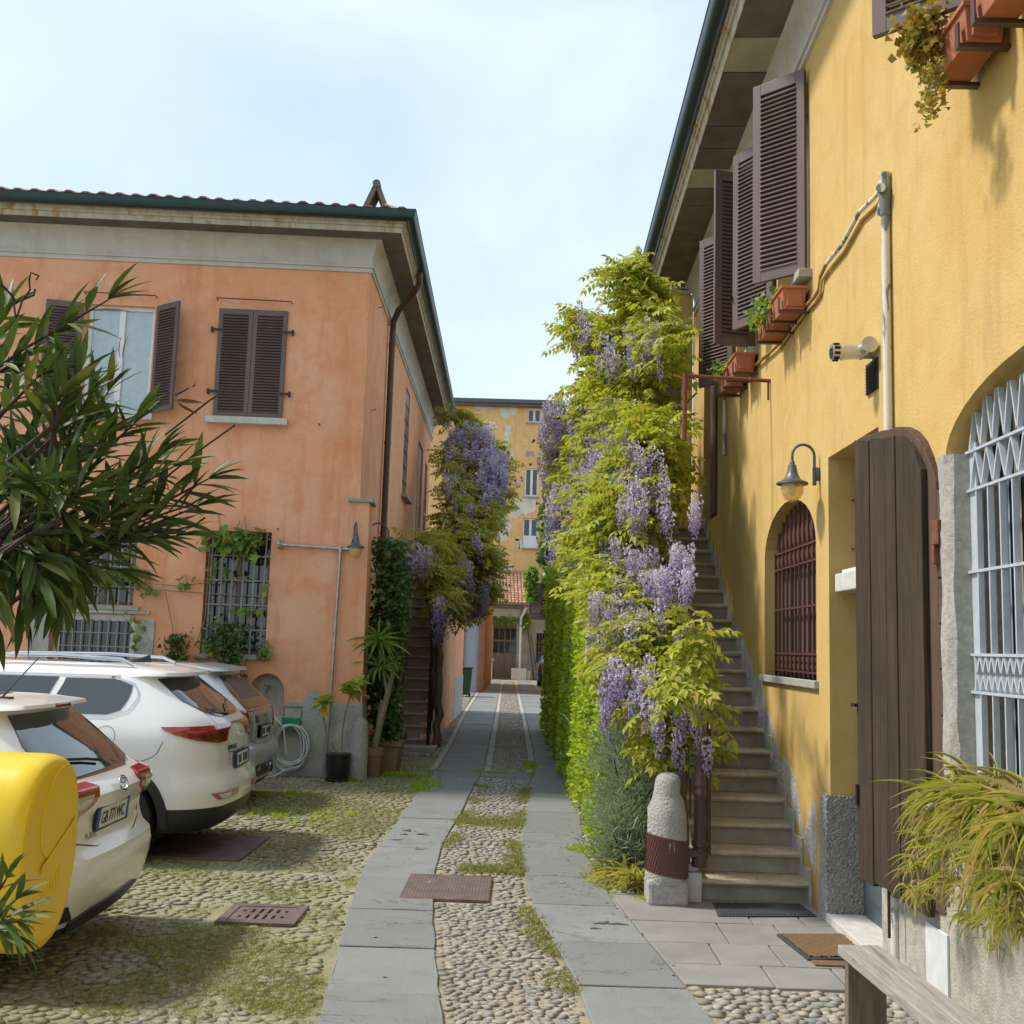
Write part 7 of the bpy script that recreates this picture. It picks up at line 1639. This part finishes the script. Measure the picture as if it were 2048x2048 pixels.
# vines on the orange wall
VL_V = np.array([(0, 0, 0), (-.12, .38, .05), (.22, .30, .0), (.30, .62, -.02), (.55, .34, .02), (1.0, 0, -.08), (.55, -.34, .02), (.30, -.62, -.02), (.22, -.30, 0), (-.12, -.38, .05), (.4, 0, .08)])
VL_F = np.array([(10, 0, 1), (10, 1, 2), (10, 2, 3), (10, 3, 4), (10, 4, 5), (10, 5, 6), (10, 6, 7), (10, 7, 8), (10, 8, 9), (10, 9, 0)])
vn = thing('grape_vine', 'climbing vine with fresh leaves over the barred windows of the orange house', 'vine', F(2.6, 1.7, .05))
b = MB()
def facpx(x, y, o): d = ray(x, y); t = ((HO+HN*o-CP).dot(HN))/d.dot(HN); return CP+t*d
for pp in ([(-40, 1165), (120, 1172), (300, 1180), (420, 1185), (540, 1190)], [(-20, 1180), (200, 1160), (360, 1170), (500, 1150)], [(430, 1260), (445, 1180), (470, 1130), (460, 1080), (480, 1040)], [(470, 1300), (520, 1200), (530, 1120)], [(330, 1180), (345, 1250), (350, 1330)], [(240, 1080), (260, 1150), (300, 1175)], [(390, 1300), (410, 1240), (420, 1100)], [(430, 1110), (440, 1050), (437, 1028)], [(500, 1100), (490, 1050), (490, 1030)]):
    b.tube([facpx(x, y+RN.uniform(-6, 6), .05+RN.uniform(0, .04)) for x, y in pp], .006, 4)
b.build('stems', 'canestem', vn)
VM, VT, VS = [], [], []
for cx, cy, sx, sy, n, s_ in ((470, 1085, 42, 24, 95, .15), (430, 1075, 16, 14, 20, .12), (510, 1075, 18, 14, 20, .14), (425, 1130, 8, 22, 8, .08), (450, 1140, 40, 15, 10, .11), (200, 1150, 70, 14, 55, .12), (110, 1165, 50, 14, 22, .11), (270, 1150, 25, 14, 18, .11), (365, 1160, 8, 10, 8, .10), (500, 1220, 22, 6, 14, .09), (528, 1180, 5, 20, 10, .07), (415, 1290, 14, 14, 22, .09), (440, 1300, 24, 20, 40, .10), (530, 1300, 9, 14, 24, .10), (270, 1260, 12, 30, 18, .09), (310, 1325, 30, 6, 14, .09), (395, 1325, 8, 14, 14, .08), (262, 1090, 10, 16, 10, .09), (300, 1180, 20, 10, 12, .09), (430, 1230, 14, 10, 6, .07)):
    for _ in range(n):
        p = facpx(RN.gauss(cx, sx*.62), RN.gauss(cy, sy*.62), RN.uniform(.02, .20)); VT.append(p[:]); VS.append(s_*RN.uniform(.65, 1.2)); VM.append((RN.uniform(-.8, .8), RN.uniform(-.5, .1), RN.uniform(-1.0, .1)))
VM = np.array(VM); Mv = frames(VM, NP.normal(0, .6, len(VM)), np.array(VS)); leaves(vn, 'leaf', VL_V, VL_F, Mv, VT, 'vine', 260)
sv = thing('trailing_shrub', 'dark leafy shrub hanging below the barred window sill behind the SUV', 'shrub', facpx(455, 1380, .2))
n = 900; T = []
for _ in range(n):
    y = RN.uniform(1245, 1385); x = RN.gauss(450+(y-1250)*.10, 15 if y > 1290 else 22); T.append(facpx(x, y, RN.uniform(.10, .34))[:])
for _ in range(300): T.append(facpx(RN.gauss(352, 12), RN.uniform(1270, 1335), RN.uniform(.05, .2))[:])
leaves(sv, 'leaf', *LEAF, frames(rand_dirs(len(T), NP, -.9, .5), NP.uniform(0, 6, len(T)), NP.uniform(.035, .075, len(T))), T, 'dark_leaf', 120)
b = MB(); b.tube([facpx(450, 1250, .15), facpx(455, 1320, .2), facpx(465, 1400, .2)], .012, 5); b.tube([facpx(352, 1268, .06), facpx(352, 1340, .1)], .008, 5); b.build('stems', 'bark_dark', sv)

# big evergreen climber, yucca and ficus by the corner
ec = thing('evergreen_climber', 'tall dark evergreen climber in the terracotta planter at the orange corner', 'shrub', (-2.05, 15.8, .4))
T, Dr = [], []
for _ in range(4200):
    z = .35+3.0*RN.random()**.9; wd = .27*(1-.35*abs((z-2.0)/1.8)); x = -2.04+RN.uniform(-1, 1)*wd+RN.gauss(0, .04)+.06*math.sin(z*3); y = 15.72+RN.gauss(0, .22); T.append((x, y, z))
leaves(ec, 'leaf', *LEAF, frames(rand_dirs(len(T), NP, -.8, .6), NP.uniform(0, 6, len(T)), NP.uniform(.05, .095, len(T))), T, 'dark_leaf', 150, order=np.array(T)[:, 1])
b = MB()
for k in range(7): b.tube([(-2.0+RN.uniform(-.15, .15), 15.8, .38), (-2.0+RN.uniform(-.25, .25), 15.8+RN.uniform(-.2, .2), 1.6), (-2.0+RN.uniform(-.3, .3), 15.8, 3.0)], .012, 5)
b.build('stems', 'bark_dark', ec)
BL = strap(6, .55, .45, 1.0)
yu = thing('yucca', 'yucca with a leaning bare trunk and spiky heads in the clay pot', 'yucca', (-2.05, 15.05, .37))
tr_ = [atY(x, y, 15.05) for x, y in ((750, 1495), (762, 1440), (775, 1390), (789, 1330))]; b = MB(); b.tube(tr_, [.05, .045, .042, .035], 10); b.tube([tr_[0], atY(757, 1440, 15.1), atY(764, 1400, 15.1)], [.03, .028, .025], 8); b.tube([tr_[2], atY(768, 1350, 15), atY(760, 1300, 14.95)], [.025, .02, .02], 8); b.build('trunk', 'canestem', yu, smooth=50)
T, D, S2 = [], [], []
for x, y, n, l in ((758, 1285, 60, .50), (758, 1335, 45, .42), (789, 1328, 14, .2)):
    c = atY(x, y, 14.95)
    for d in rand_dirs(n, NP, -.55, .95): D.append(d); T.append(c[:]); S2.append(l*RN.uniform(.65, 1.1))
S2 = np.array(S2); leaves(yu, 'leaf', *BL, frames(np.array(D), NP.uniform(-.4, .4, len(D)), np.stack([S2, S2*0+.045, S2], 1)), T, 'dark_leaf_bright' if 'dark_leaf_bright' in MT else 'vine', 119)
fi = thing('potted_plant', 'two-stemmed plant with bright drooping leaf rosettes and one yellow leaf', 'potted plant', (-2.44, 14.42, .34))
b = MB(); s1 = [atY(x, y, 14.42) for x, y in ((676, 1508), (655, 1475), (647, 1440), (650, 1405))]; s2 = [atY(x, y, 14.42) for x, y in ((683, 1508), (685, 1460), (692, 1420), (702, 1388))]; b.tube(s1, .011, 6); b.tube(s2, .012, 6); b.tube([s2[3], atY(712, 1370, 14.42)], .008, 5); b.build('stem', 'canestem', fi, smooth=50)
T, D, S2 = [], [], []
for c, n, l in ((s1[3], 13, .24), (s2[3], 12, .22), (atY(712, 1368, 14.4), 12, .22), (atY(695, 1378, 14.4), 7, .2)):
    for d in rand_dirs(n, NP, -.45, .75): D.append(d); T.append(c[:]); S2.append(l*RN.uniform(.7, 1.1))
S2 = np.array(S2); BRD = LEAF[0]*np.array([1, .75, 1.6]); leaves(fi, 'leaf', BRD, LEAF[1], frames(np.array(D), NP.uniform(-.3, .3, len(D)), S2), T, 'ficus' if 'ficus' in MT else 'vine', 60)
leaves(fi, 'yellow_leaf', BRD, LEAF[1], frames(np.array([(.15, -.3, -1.0)]), np.array([1.2]), np.array([.25])), [s1[3][:]], 'yellowleaf' if 'yellowleaf' in MT else 'dryleaf', 1)

# wisteria
COMP = compound(); RAC = [raceme(62, 3+i) for i in range(4)]
def idw(ctrl):
    A = np.array(ctrl, float)
    def f(x, y):
        d = (A[:, 0]-x)**2+(A[:, 1]-y)**2+200; w_ = d**-1.3; return float((w_*A[:, 2]).sum()/w_.sum())
    return f
def wisteria(name, label, poly, depth, zones, base, ncl, nfl, lmat, lsz, side=-1, thick=.55, trunk=(), np_leaf=300, np_fl=200, seed=3, fl=(.26, .40), extra=None, front=()):
    t = thing(name, label, 'wisteria', base); rg = random.Random(seed); ng = np.random.default_rng(seed)
    xs = [p[0] for p in poly]; ys = [p[1] for p in poly]; T, D, S2, O = [], [], [], []; FT, FS, FO = [], [], []
    cl = []
    while len(cl) < ncl:
        x, y = rg.uniform(min(xs), max(xs)), rg.uniform(min(ys), max(ys))
        if not in_poly(poly, x, y): continue
        dn = max([q[4] for q in zones if q[0] < x < q[2] and q[1] < y < q[3]] or [0])
        if rg.random() < min(dn*.45, .42): continue
        cl.append((x, y, depth(x, y)+rg.uniform(-.1, 1)*thick))
    cl += list(front)
    for x, y, Y in cl:
        c = atY(x, y, Y); k = rg.randint(6, 10)
        for d in rand_dirs(k, ng, -.55, .6):
            d = np.array(d); d[1] -= .35; d[0] += .25*side*rg.random(); T.append((c+Vector((rg.gauss(0, .05), rg.gauss(0, .05), rg.gauss(0, .04))))[:]); D.append(d); S2.append(lsz*rg.uniform(.7, 1.2)); O.append(Y)
    m = 0
    while m < nfl:
        z = rg.choices(zones, [q[4]*(q[2]-q[0])*(q[3]-q[1]) for q in zones])[0]; x, y = rg.uniform(z[0], z[2]), rg.uniform(z[1], z[3])
        Y = depth(x, y)+rg.uniform(-.75, .15)*thick; c = atY(x, y, Y); s_ = rg.uniform(*fl)*z[5]; FT.append(c[:]); FS.append(s_); FO.append(Y); m += 1
    S2 = np.array(S2); leaves(t, 'leaf', *COMP, frames(np.array(D), ng.normal(0, .6, len(D)), S2), T, lmat, np_leaf, order=np.array(O)+ng.uniform(0, .3, len(O)))
    FT, FS = np.array(FT), np.array(FS); n = len(FT); a = ng.uniform(0, 6.3, n); FM = np.zeros((n, 3, 3)); wd = FS*ng.uniform(.8, 1.15, n)
    FM[:, 0, 0] = np.cos(a)*wd; FM[:, 1, 0] = np.sin(a)*wd; FM[:, 0, 1] = -np.sin(a)*wd; FM[:, 1, 1] = np.cos(a)*wd; FM[:, 2, 2] = FS; FM[:, 0, 2] = FS*ng.normal(0, .06, n)
    o_ = np.argsort(np.array(FO)); FT, FM = FT[o_], FM[o_]; per = np_fl//4
    for i in range(4): leaves(t, 'flower_raceme', *RAC[i][:2], FM[i::4], FT[i::4], 'wist_flower', per, mass='flower_racemes', attr=RAC[i][2])
    b = MB()
    for pp, r_ in trunk:
        P = [Vector(p) for p in pp]; Q = []
        for i in range(len(P)-1):
            for k in range(5): Q.append(P[i].lerp(P[i+1], k/5)+Vector((rg.gauss(0, .02), rg.gauss(0, .02), 0)))
        Q.append(P[-1]); b.tube(Q, [r_*(1-.5*i/len(Q)) for i in range(len(Q))], 7)
    for x, y, Y in cl[::4]:                                   # twigs tie every spray back to the vine
        c = atY(x, y, Y); e = atY(x+rg.uniform(-30, 40), y+rg.uniform(-20, 60), Y+.25); b.tube([c, c.lerp(e, .5)+Vector((0, 0, .04)), e], [.004, .006, .008], 4)
    b.build('trunk', 'bark', t, smooth=50)
    if extra: extra(t)
    return t
polyR = [(1225, 530), (1262, 520), (1310, 570), (1310, 620), (1345, 655), (1355, 690), (1325, 730), (1300, 780), (1340, 850), (1345, 900), (1335, 960), (1335, 1010), (1305, 1060), (1300, 1120), (1330, 1165), (1305, 1230), (1345, 1330), (1340, 1370), (1385, 1410), (1380, 1440), (1375, 1490), (1355, 1505), (1310, 1490), (1310, 1440), (1290, 1400), (1240, 1360), (1225, 1290), (1212, 1230), (1172, 1170), (1165, 1110), (1120, 1080), (1130, 1010), (1118, 950), (1112, 870), (1130, 820), (1160, 770), (1195, 705), (1142, 685), (1135, 635), (1160, 610), (1200, 650), (1225, 625), (1225, 570)]
ctrlR = [(1400, 1420, 8.35), (1330, 1400, 8.5), (1250, 1300, 8.9), (1200, 1200, 9.5), (1380, 1150, 9.0), (1140, 1150, 11.5), (1380, 1000, 9.8), (1260, 1020, 10.3), (1110, 1040, 14.0), (1090, 900, 15.5), (1120, 780, 14.5), (1250, 750, 12.0), (1390, 690, 10.4), (1260, 530, 12.2), (1140, 620, 13.2), (1385, 880, 9.9), (1320, 900, 10.6)]
zR = [(1085, 790, 1185, 960, 1.25, 1.1), (1170, 780, 1270, 960, 1.1, 1.0), (1100, 930, 1190, 1080, 1.5, 1.2), (1190, 1070, 1380, 1150, .8, .9), (1180, 1180, 1330, 1270, .7, .9), (1205, 1300, 1320, 1390, .75, 1.0), (1290, 1390, 1420, 1490, .4, .8), (1190, 630, 1320, 720, .5, .9), (1340, 960, 1400, 1030, .4, .8), (1150, 610, 1185, 700, .5, .9), (1230, 940, 1340, 1010, .7, .9), (1340, 1230, 1385, 1330, .5, .8), (1230, 860, 1330, 930, .4, .9)]
wtR = [([(1.27, 8.45, 0), (1.25, 8.6, 1.2), (1.22, 9.4, 2.2), (1.2, 10.6, 3.2), (1.2, 12.0, 4.2), (1.2, 13.2, 5.4), (1.2, 13.5, 6.2)], .055), ([(1.25, 8.6, 1.2), (1.0, 9.9, 2.0), (.8, 11.5, 2.9), (.55, 14.0, 3.9), (.35, 15.5, 4.6)], .04), ([(1.2, 12.0, 4.2), (1.5, 11.4, 4.3), (1.7, 10.8, 4.5)], .02), ([(1.2, 13.2, 5.4), (.8, 13.6, 5.6), (.5, 13.9, 5.6)], .02)]
wisteria('wisteria', 'huge golden green wisteria with lilac racemes spilling over the yellow house stairs', polyR, idw(ctrlR), zR, (1.3, 8.45, 0), 620, 720, 'wist', .29, -1, .75, wtR, seed=5, front=[(1385, 1330, 8.0), (1400, 1310, 8.02), (1365, 1350, 8.05), (1390, 1380, 8.0), (1350, 1390, 8.0), (1380, 1280, 8.05), (1360, 1300, 8.1), (1395, 1240, 8.15), (1395, 1400, 7.97)])
polyL = [(895, 815), (930, 825), (985, 850), (1000, 910), (1018, 930), (1012, 990), (985, 1040), (965, 1080), (990, 1110), (985, 1150), (975, 1200), (930, 1225), (905, 1240), (880, 1200), (850, 1150), (805, 1125), (800, 1085), (850, 1070), (885, 1055), (895, 1000), (885, 930), (890, 860)]
ctrlL = [(830, 1100, 17.5), (870, 1180, 18.0), (930, 1100, 20.5), (960, 1200, 22.0), (900, 1000, 21.5), (960, 950, 23.0), (1000, 950, 23.5), (920, 850, 24.5), (980, 870, 24)]
zL = [(890, 900, 965, 1010, .35, .9), (895, 840, 985, 900, .9, 1.15), (960, 890, 1010, 990, 1.0, 1.2), (800, 1075, 880, 1110, .9, 1.0), (900, 1110, 940, 1150, .5, 1), (935, 1150, 975, 1200, .9, 1.05), (870, 1180, 905, 1240, .4, 1.0), (945, 1060, 965, 1090, .4, 1)]
wtL = [([(-1.55, 19.2, 0), (-1.5, 19.3, 1.0), (-1.6, 19.6, 2.0), (-1.5, 20.2, 3.4), (-1.4, 22, 5.0), (-1.4, 24, 6.4)], .07), ([(-1.5, 19.35, 0), (-1.62, 19.4, 1.2), (-1.45, 19.7, 2.4), (-1.2, 21, 3.4)], .05), ([(-1.6, 19.6, 2.0), (-1.9, 18.4, 3.2), (-2.1, 17.6, 3.5)], .03)]
wisteria('wisteria', 'shaded bronze green wisteria with violet racemes over the dark stairs of the orange house', polyL, idw(ctrlL), zL, (-1.55, 19.2, 0), 350, 360, 'wist_shade', .34, 1, .9, wtL, seed=9, fl=(.34, .50), np_leaf=250, np_fl=120)
# dark ivy masses farther down
def leafmass(name, label, cat_, base, boxes, n, size, mat, nparts=0, zl=(-.8, .6)):
    t = thing(name, label, cat_, base); T = []
    for _ in range(n):
        (x0, y0, z0), (x1, y1, z1) = RN.choice(boxes); T.append((RN.triangular(x0, x1), RN.triangular(y0, y1), RN.uniform(z0, z1)))
    leaves(t, 'leaf', *LEAF, frames(rand_dirs(n, NP, *zl), NP.uniform(0, 6, n), NP.uniform(size*.6, size*1.2, n)), T, mat, nparts, order=np.array(T)[:, 1]); return t
leafmass('ivy', 'dark fig-like climber hanging beyond the left wisteria', 'climber', (-1.5, 26, 3.2), [((-1.75, 25.3, 3.3), (-1.15, 26.6, 5.6)), ((-1.7, 25.3, 4.2), (-1.2, 27, 6.0))], 900, .17, 'dark_leaf', 60)
leafmass('ivy', 'dark ivy draped over the far balcony beside the tall hedge', 'ivy', (.6, 42, 3), [((.55, 40.9, 3.0), (1.45, 42, 6.0)), ((.3, 40.9, 5.0), (1.2, 42, 7.5)), ((.7, 40.9, 2.9), (1.4, 41.6, 4.5))], 1500, .22, 'dark_leaf', 60)
leafmass('balcony_plant', 'pale green plant trailing from the corner of the far balcony', 'plant', (.2, 41.3, 3.8), [((-.02, 41.1, 3.6), (.35, 41.5, 4.9))], 260, .25, 'vine', 30, (-.95, .3))
leafmass('potted_plant', 'scrubby plant in the small terracotta pot by the far pillar', 'potted plant', (.98, 41, .6), [((.8, 40.8, .6), (1.2, 41.2, 1.5))], 150, .14, 'dark_leaf', 20)
leafmass('creeper', 'pale creeper over the workshop lintel', 'creeper', (-1, 59.8, 2.8), [((-2.6, 59.6, 3.0), (-.3, 59.9, 3.45)), ((-.3, 59.6, 2.7), (.25, 59.9, 3.6))], 420, .17, 'vine', 40)

# privet hedge beside the stairs
hg = thing('privet_hedge', 'long golden green privet hedge between the lane and the yellow house stairs', 'hedge', (.95, 15, 0))
hx0 = lambda y: .69-.016*(y-10.2) if y > 10.2 else .69+.35*(10.2-y); hz = lambda y: float(np.interp(y, [9.9, 10.4, 11.5, 13, 16, 20, 24], [1.0, 1.55, 2.1, 2.55, 3.0, 3.35, 3.55]))
T, D, S2 = [], [], []
for _ in range(21000):
    y = 9.9+14*RN.random()**1.25; z = .06+RN.random()*hz(y); bul = .05*math.sin(y*2.3+z*1.9)+.04*math.sin(z*4.1+y*5); f = RN.random()
    if f < .72: p = (hx0(y)+bul+abs(RN.gauss(0, .06))-.01+.10*max(0, z/hz(y)-.8), y, z); d = (-1, -.45, .35)
    elif f < .86: p = (RN.uniform(hx0(y), 1.2), y, hz(y)+RN.gauss(0, .06)); d = (-.3, -.3, 1)
    else: yy = 10.0+abs(RN.gauss(0, .10)); p = (RN.uniform(hx0(10.1)-.02, 1.25), yy, RN.uniform(.05, hz(10.3))); d = (-.3, -1, .3)
    T.append(p); D.append(np.array(d)+NP.normal(0, .65, 3)); S2.append(RN.uniform(.045, .075)*(1+max(0, y-13)*.03))
T = np.array(T); leaves(hg, 'leaf', LEAF[0]*np.array([1, .9, 1.5]), LEAF[1], frames(np.array(D), NP.uniform(0, 6.3, len(D)), np.array(S2)), T, 'hedge', 300, order=T[:, 1])
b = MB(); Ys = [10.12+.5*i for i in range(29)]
P = [[(hx0(y)+.10, y, 0), (hx0(y)+.07, y, hz(y)*.5), (hx0(y)+.13, y, hz(y)-.06), (1.2, y, hz(y)-.05), (1.24, y, 0)] for y in Ys]; b.grid(P); b.add(P[0], [(0, 1, 2, 3, 4)]); b.build('shade_core', 'hedgecore', hg)  # solid filler behind the leaves, coloured as dark as the shade inside

# grey lavender and grass at the hedge foot
def blades(parent, name, C_, n, rad3, l0, l1, wd, mat, up=.6, nparts=60, droop=.35, seg=3):
    bt = strap(seg, droop, .6, 1.0); D, T = [], []
    for i in range(n):
        d = np.array(rand_dirs(1, NP, -.2, 1)[0]); d[2] = abs(d[2])*up+.12; p = np.array(C_)+np.array([RN.gauss(0, .5)*rad3[0], RN.gauss(0, .5)*rad3[1], abs(RN.gauss(0, .55))*rad3[2]]); off = (p-np.array(C_))/np.array(rad3); D.append(d+off*.55+np.array([-.15, -.35, .15])); T.append(p)
    S2 = NP.uniform(l0, l1, n); T = np.array(T); leaves(parent, name, *bt, frames(np.array(D), NP.uniform(-.5, .5, n), np.stack([S2, S2*0+wd, S2], 1)), T, mat, nparts, order=T[:, 1])
lv = thing('lavender_bush', 'grey green lavender bush spilling out beside the pale stone bollard', 'lavender', (.98, 9.3, 0))
for c, r3, n in (((1.00, 9.75, .75), (.30, .35, .42), 3600), ((.95, 9.35, .35), (.26, .30, .45), 3400), ((.86, 8.95, .10), (.22, .22, .40), 2000)):
    D = None; blades(lv, 'sprig', c, n, r3, .09, .17, .0075, 'lavender', .75, 60, .25, 2)
b = MB()
for _ in range(26): a = (.95+RN.gauss(0, .05), 9.35+RN.gauss(0, .1), .0); b.tube([a, (a[0]+RN.gauss(-.05, .12), a[1]+RN.gauss(0, .2), RN.uniform(.4, 1.0))], .006, 4)
b.build('stems', 'bark_dark', lv)
lr = thing('lily_turf', 'tuft of yellow green grass-like leaves at the foot of the lavender', 'grass tuft', (.85, 8.7, 0))
for c, n in (((.83, 8.75, .03), 150), ((.93, 8.55, .03), 110), ((.75, 9.05, .03), 80)): blades(lr, 'blade', c, n, (.10, .10, .04), .16, .30, .014, 'grassy', .9, 60, .9, 4)
blades(lr, 'bronze_leaf', (.92, 8.42, .08), 60, (.12, .08, .08), .08, .14, .03, 'wist_shade', .6, 30, .5)

# grassy plant pouring from the big arched window sill
MB().obox((1.985, 3.4, 1.13), (.25, 0, 0), (0, 2.02, 0), (0, 0, .055)).build('window_sill', 'stone', yh, bevel=.006)
sg_ = thing('spider_plant', 'big shaggy yellow green grassy plant pouring off the arched window sill', 'plant', (2.02, 4.6, 1.19))
bt = strap(7, 1.05, .55, 1.0, .25); D, T, S2, Wd = [], [], [], []
def tuft(c, n, l, spread, zl, zh, wd=.0095, bias=(-.15, -.35, .0)):
    for d in rand_dirs(n, NP, zl, zh): D.append(np.array(d)+np.array(bias)); T.append((c[0]+RN.gauss(0, spread), c[1]+RN.gauss(0, spread), c[2]+RN.gauss(0, spread*.6))); S2.append(l*RN.uniform(.6, 1.15)); Wd.append(wd*RN.uniform(.7, 1.3))
for y, x, z in ((5.12, 2.04, 1.20), (4.85, 1.98, 1.24), (4.62, 1.98, 1.25), (4.4, 2.0, 1.25), (4.2, 2.0, 1.25)): tuft((x, y, z), 90, .29, .05, -.15, .95)
for px, py, X, n, l in ((1850, 1680, 1.95, 34, .19), (1830, 1730, 1.92, 24, .17), (1870, 1640, 1.96, 34, .2), (1900, 1700, 1.93, 44, .22), (1950, 1650, 1.92, 44, .26), (1990, 1720, 1.90, 50, .27), (2030, 1660, 1.90, 44, .28), (2030, 1770, 1.88, 50, .27), (1960, 1770, 1.93, 40, .22), (1900, 1760, 1.96, 30, .2), (1850, 1780, 1.97, 20, .17), (1880, 1590, 1.95, 30, .26), (2010, 1830, 1.9, 30, .2), (1960, 1840, 1.95, 14, .16), (1985, 1890, 1.97, 9, .10), (1830, 1780, 1.96, 14, .15), (2040, 1840, 1.88, 24, .22)):
    c = atX(px, py, X); tuft(c, int(n*1.5), l*.8, .03, -.35, .75, .0085, (-.3, -.3, .0))
S2, Wd, T = np.array(S2), np.array(Wd), np.array(T)
leaves(sg_, 'blade', *bt, frames(np.array(D), NP.uniform(-.5, .5, len(D)), np.stack([S2, Wd, S2], 1)), T, 'grassy', 300, order=T[:, 0]+NP.uniform(0, .15, len(T)))
b = MB()
for px, py, X in ((1850, 1680, 1.95), (1900, 1700, 1.93), (1950, 1650, 1.92), (1990, 1720, 1.9), (2030, 1770, 1.88), (1960, 1840, 1.95), (1985, 1890, 1.97), (1830, 1730, 1.92)):
    c = atX(px, py, X); b.tube([(2.0, c.y-.02, 1.22), (c.x-.03, c.y-.02, (1.22+c.z)/2+.1), c], .003, 4)
for _ in range(60):
    c = atX(RN.uniform(1850, 2048), RN.uniform(1640, 1780), 1.93); b.tube([c+Vector((.02, 0, .2)), c+Vector((RN.gauss(0, .02), RN.gauss(0, .02), .08)), c+Vector((0, RN.gauss(0, .03), -.06))], .0022, 3)
b.build('runners', 'drystraw' if 'drystraw' in MT else 'canestem', sg_)

# little plants in the flower boxes
def boxplant(label, c, n, sz, mat, r3, drop=0.0, nparts=40):
    t = thing('trailing_plant' if drop else 'small_plant', label, 'plant', c); T = []
    for _ in range(n):
        s_ = RN.random(); T.append((c[0]+RN.gauss(-.05*s_, r3[0]), c[1]+RN.gauss(0, r3[1]), c[2]+(RN.uniform(-drop, r3[2]) if drop else abs(RN.gauss(0, r3[2])))))
    leaves(t, 'leaf', LEAF[0]*np.array([1, 1.1, 2]), LEAF[1], frames(rand_dirs(n, NP, -.7, .7), NP.uniform(0, 6, n), NP.uniform(sz*.6, sz*1.2, n)), T, mat, nparts)
    b = MB()
    for _ in range(9): b.tube([(c[0]+.03, c[1]+RN.gauss(0, r3[1]*.5), c[2]-.01), (c[0]-.02+RN.gauss(0, .02), c[1]+RN.gauss(0, r3[1]), c[2]+RN.uniform(-drop, r3[2]))], .004, 4)
    b.build('stems', 'canestem', t); return t
boxplant('small green plant sprouting from the trough under the first open shutters', (2.0, 8.82, 4.74), 220, .055, 'vine', (.06, .12, .12), .12)
boxplant('leafy plant in the trough behind the iron bracket', (2.0, 10.78, 4.71), 130, .06, 'vine', (.06, .1, .1), .05)
boxplant('golden succulent trailing from the trough under the top right shutter', (1.92, 4.98, 4.90), 520, .045, 'dryleaf', (.045, .07, .14), .12)
t = boxplant('golden strands hanging below the top right trough', (1.90, 4.86, 4.64), 150, .038, 'dryleaf', (.02, .06, .05), .22)

# fallen petals and leaves under the plants
def litter(name, pts, size, mat):
    n = len(pts); D = rand_dirs(n, NP, -.15, .25); V, F_ = scatter(LEAF[0], LEAF[1], frames(D, NP.normal(0, .3, n), NP.uniform(size*.5, size*1.3, n)), np.array(pts)); o = npmesh(name, V, F_, mat, smooth=False); o['kind'] = 'stuff'
litter('fallen_petals', [(RN.gauss(.75, .3), 8.2+abs(RN.gauss(0, 2.6)), .024) for _ in range(420)]+[(RN.uniform(1.4, 2.1), 8.3+.252*k-.06+RN.uniform(0, .2), .169*(k+1)+.006) for k in range(14) for _ in range(9)], .020, 'canestem')
litter('fallen_leaves', [(RN.uniform(-3.2, -.4), RN.uniform(5.5, 14), .02) for _ in range(90)]+[(e4(y_)-.02+RN.gauss(0, .05), y_, .02) for y_ in [RN.uniform(5.5, 14) for _ in range(40)]], .03, 'canestem')
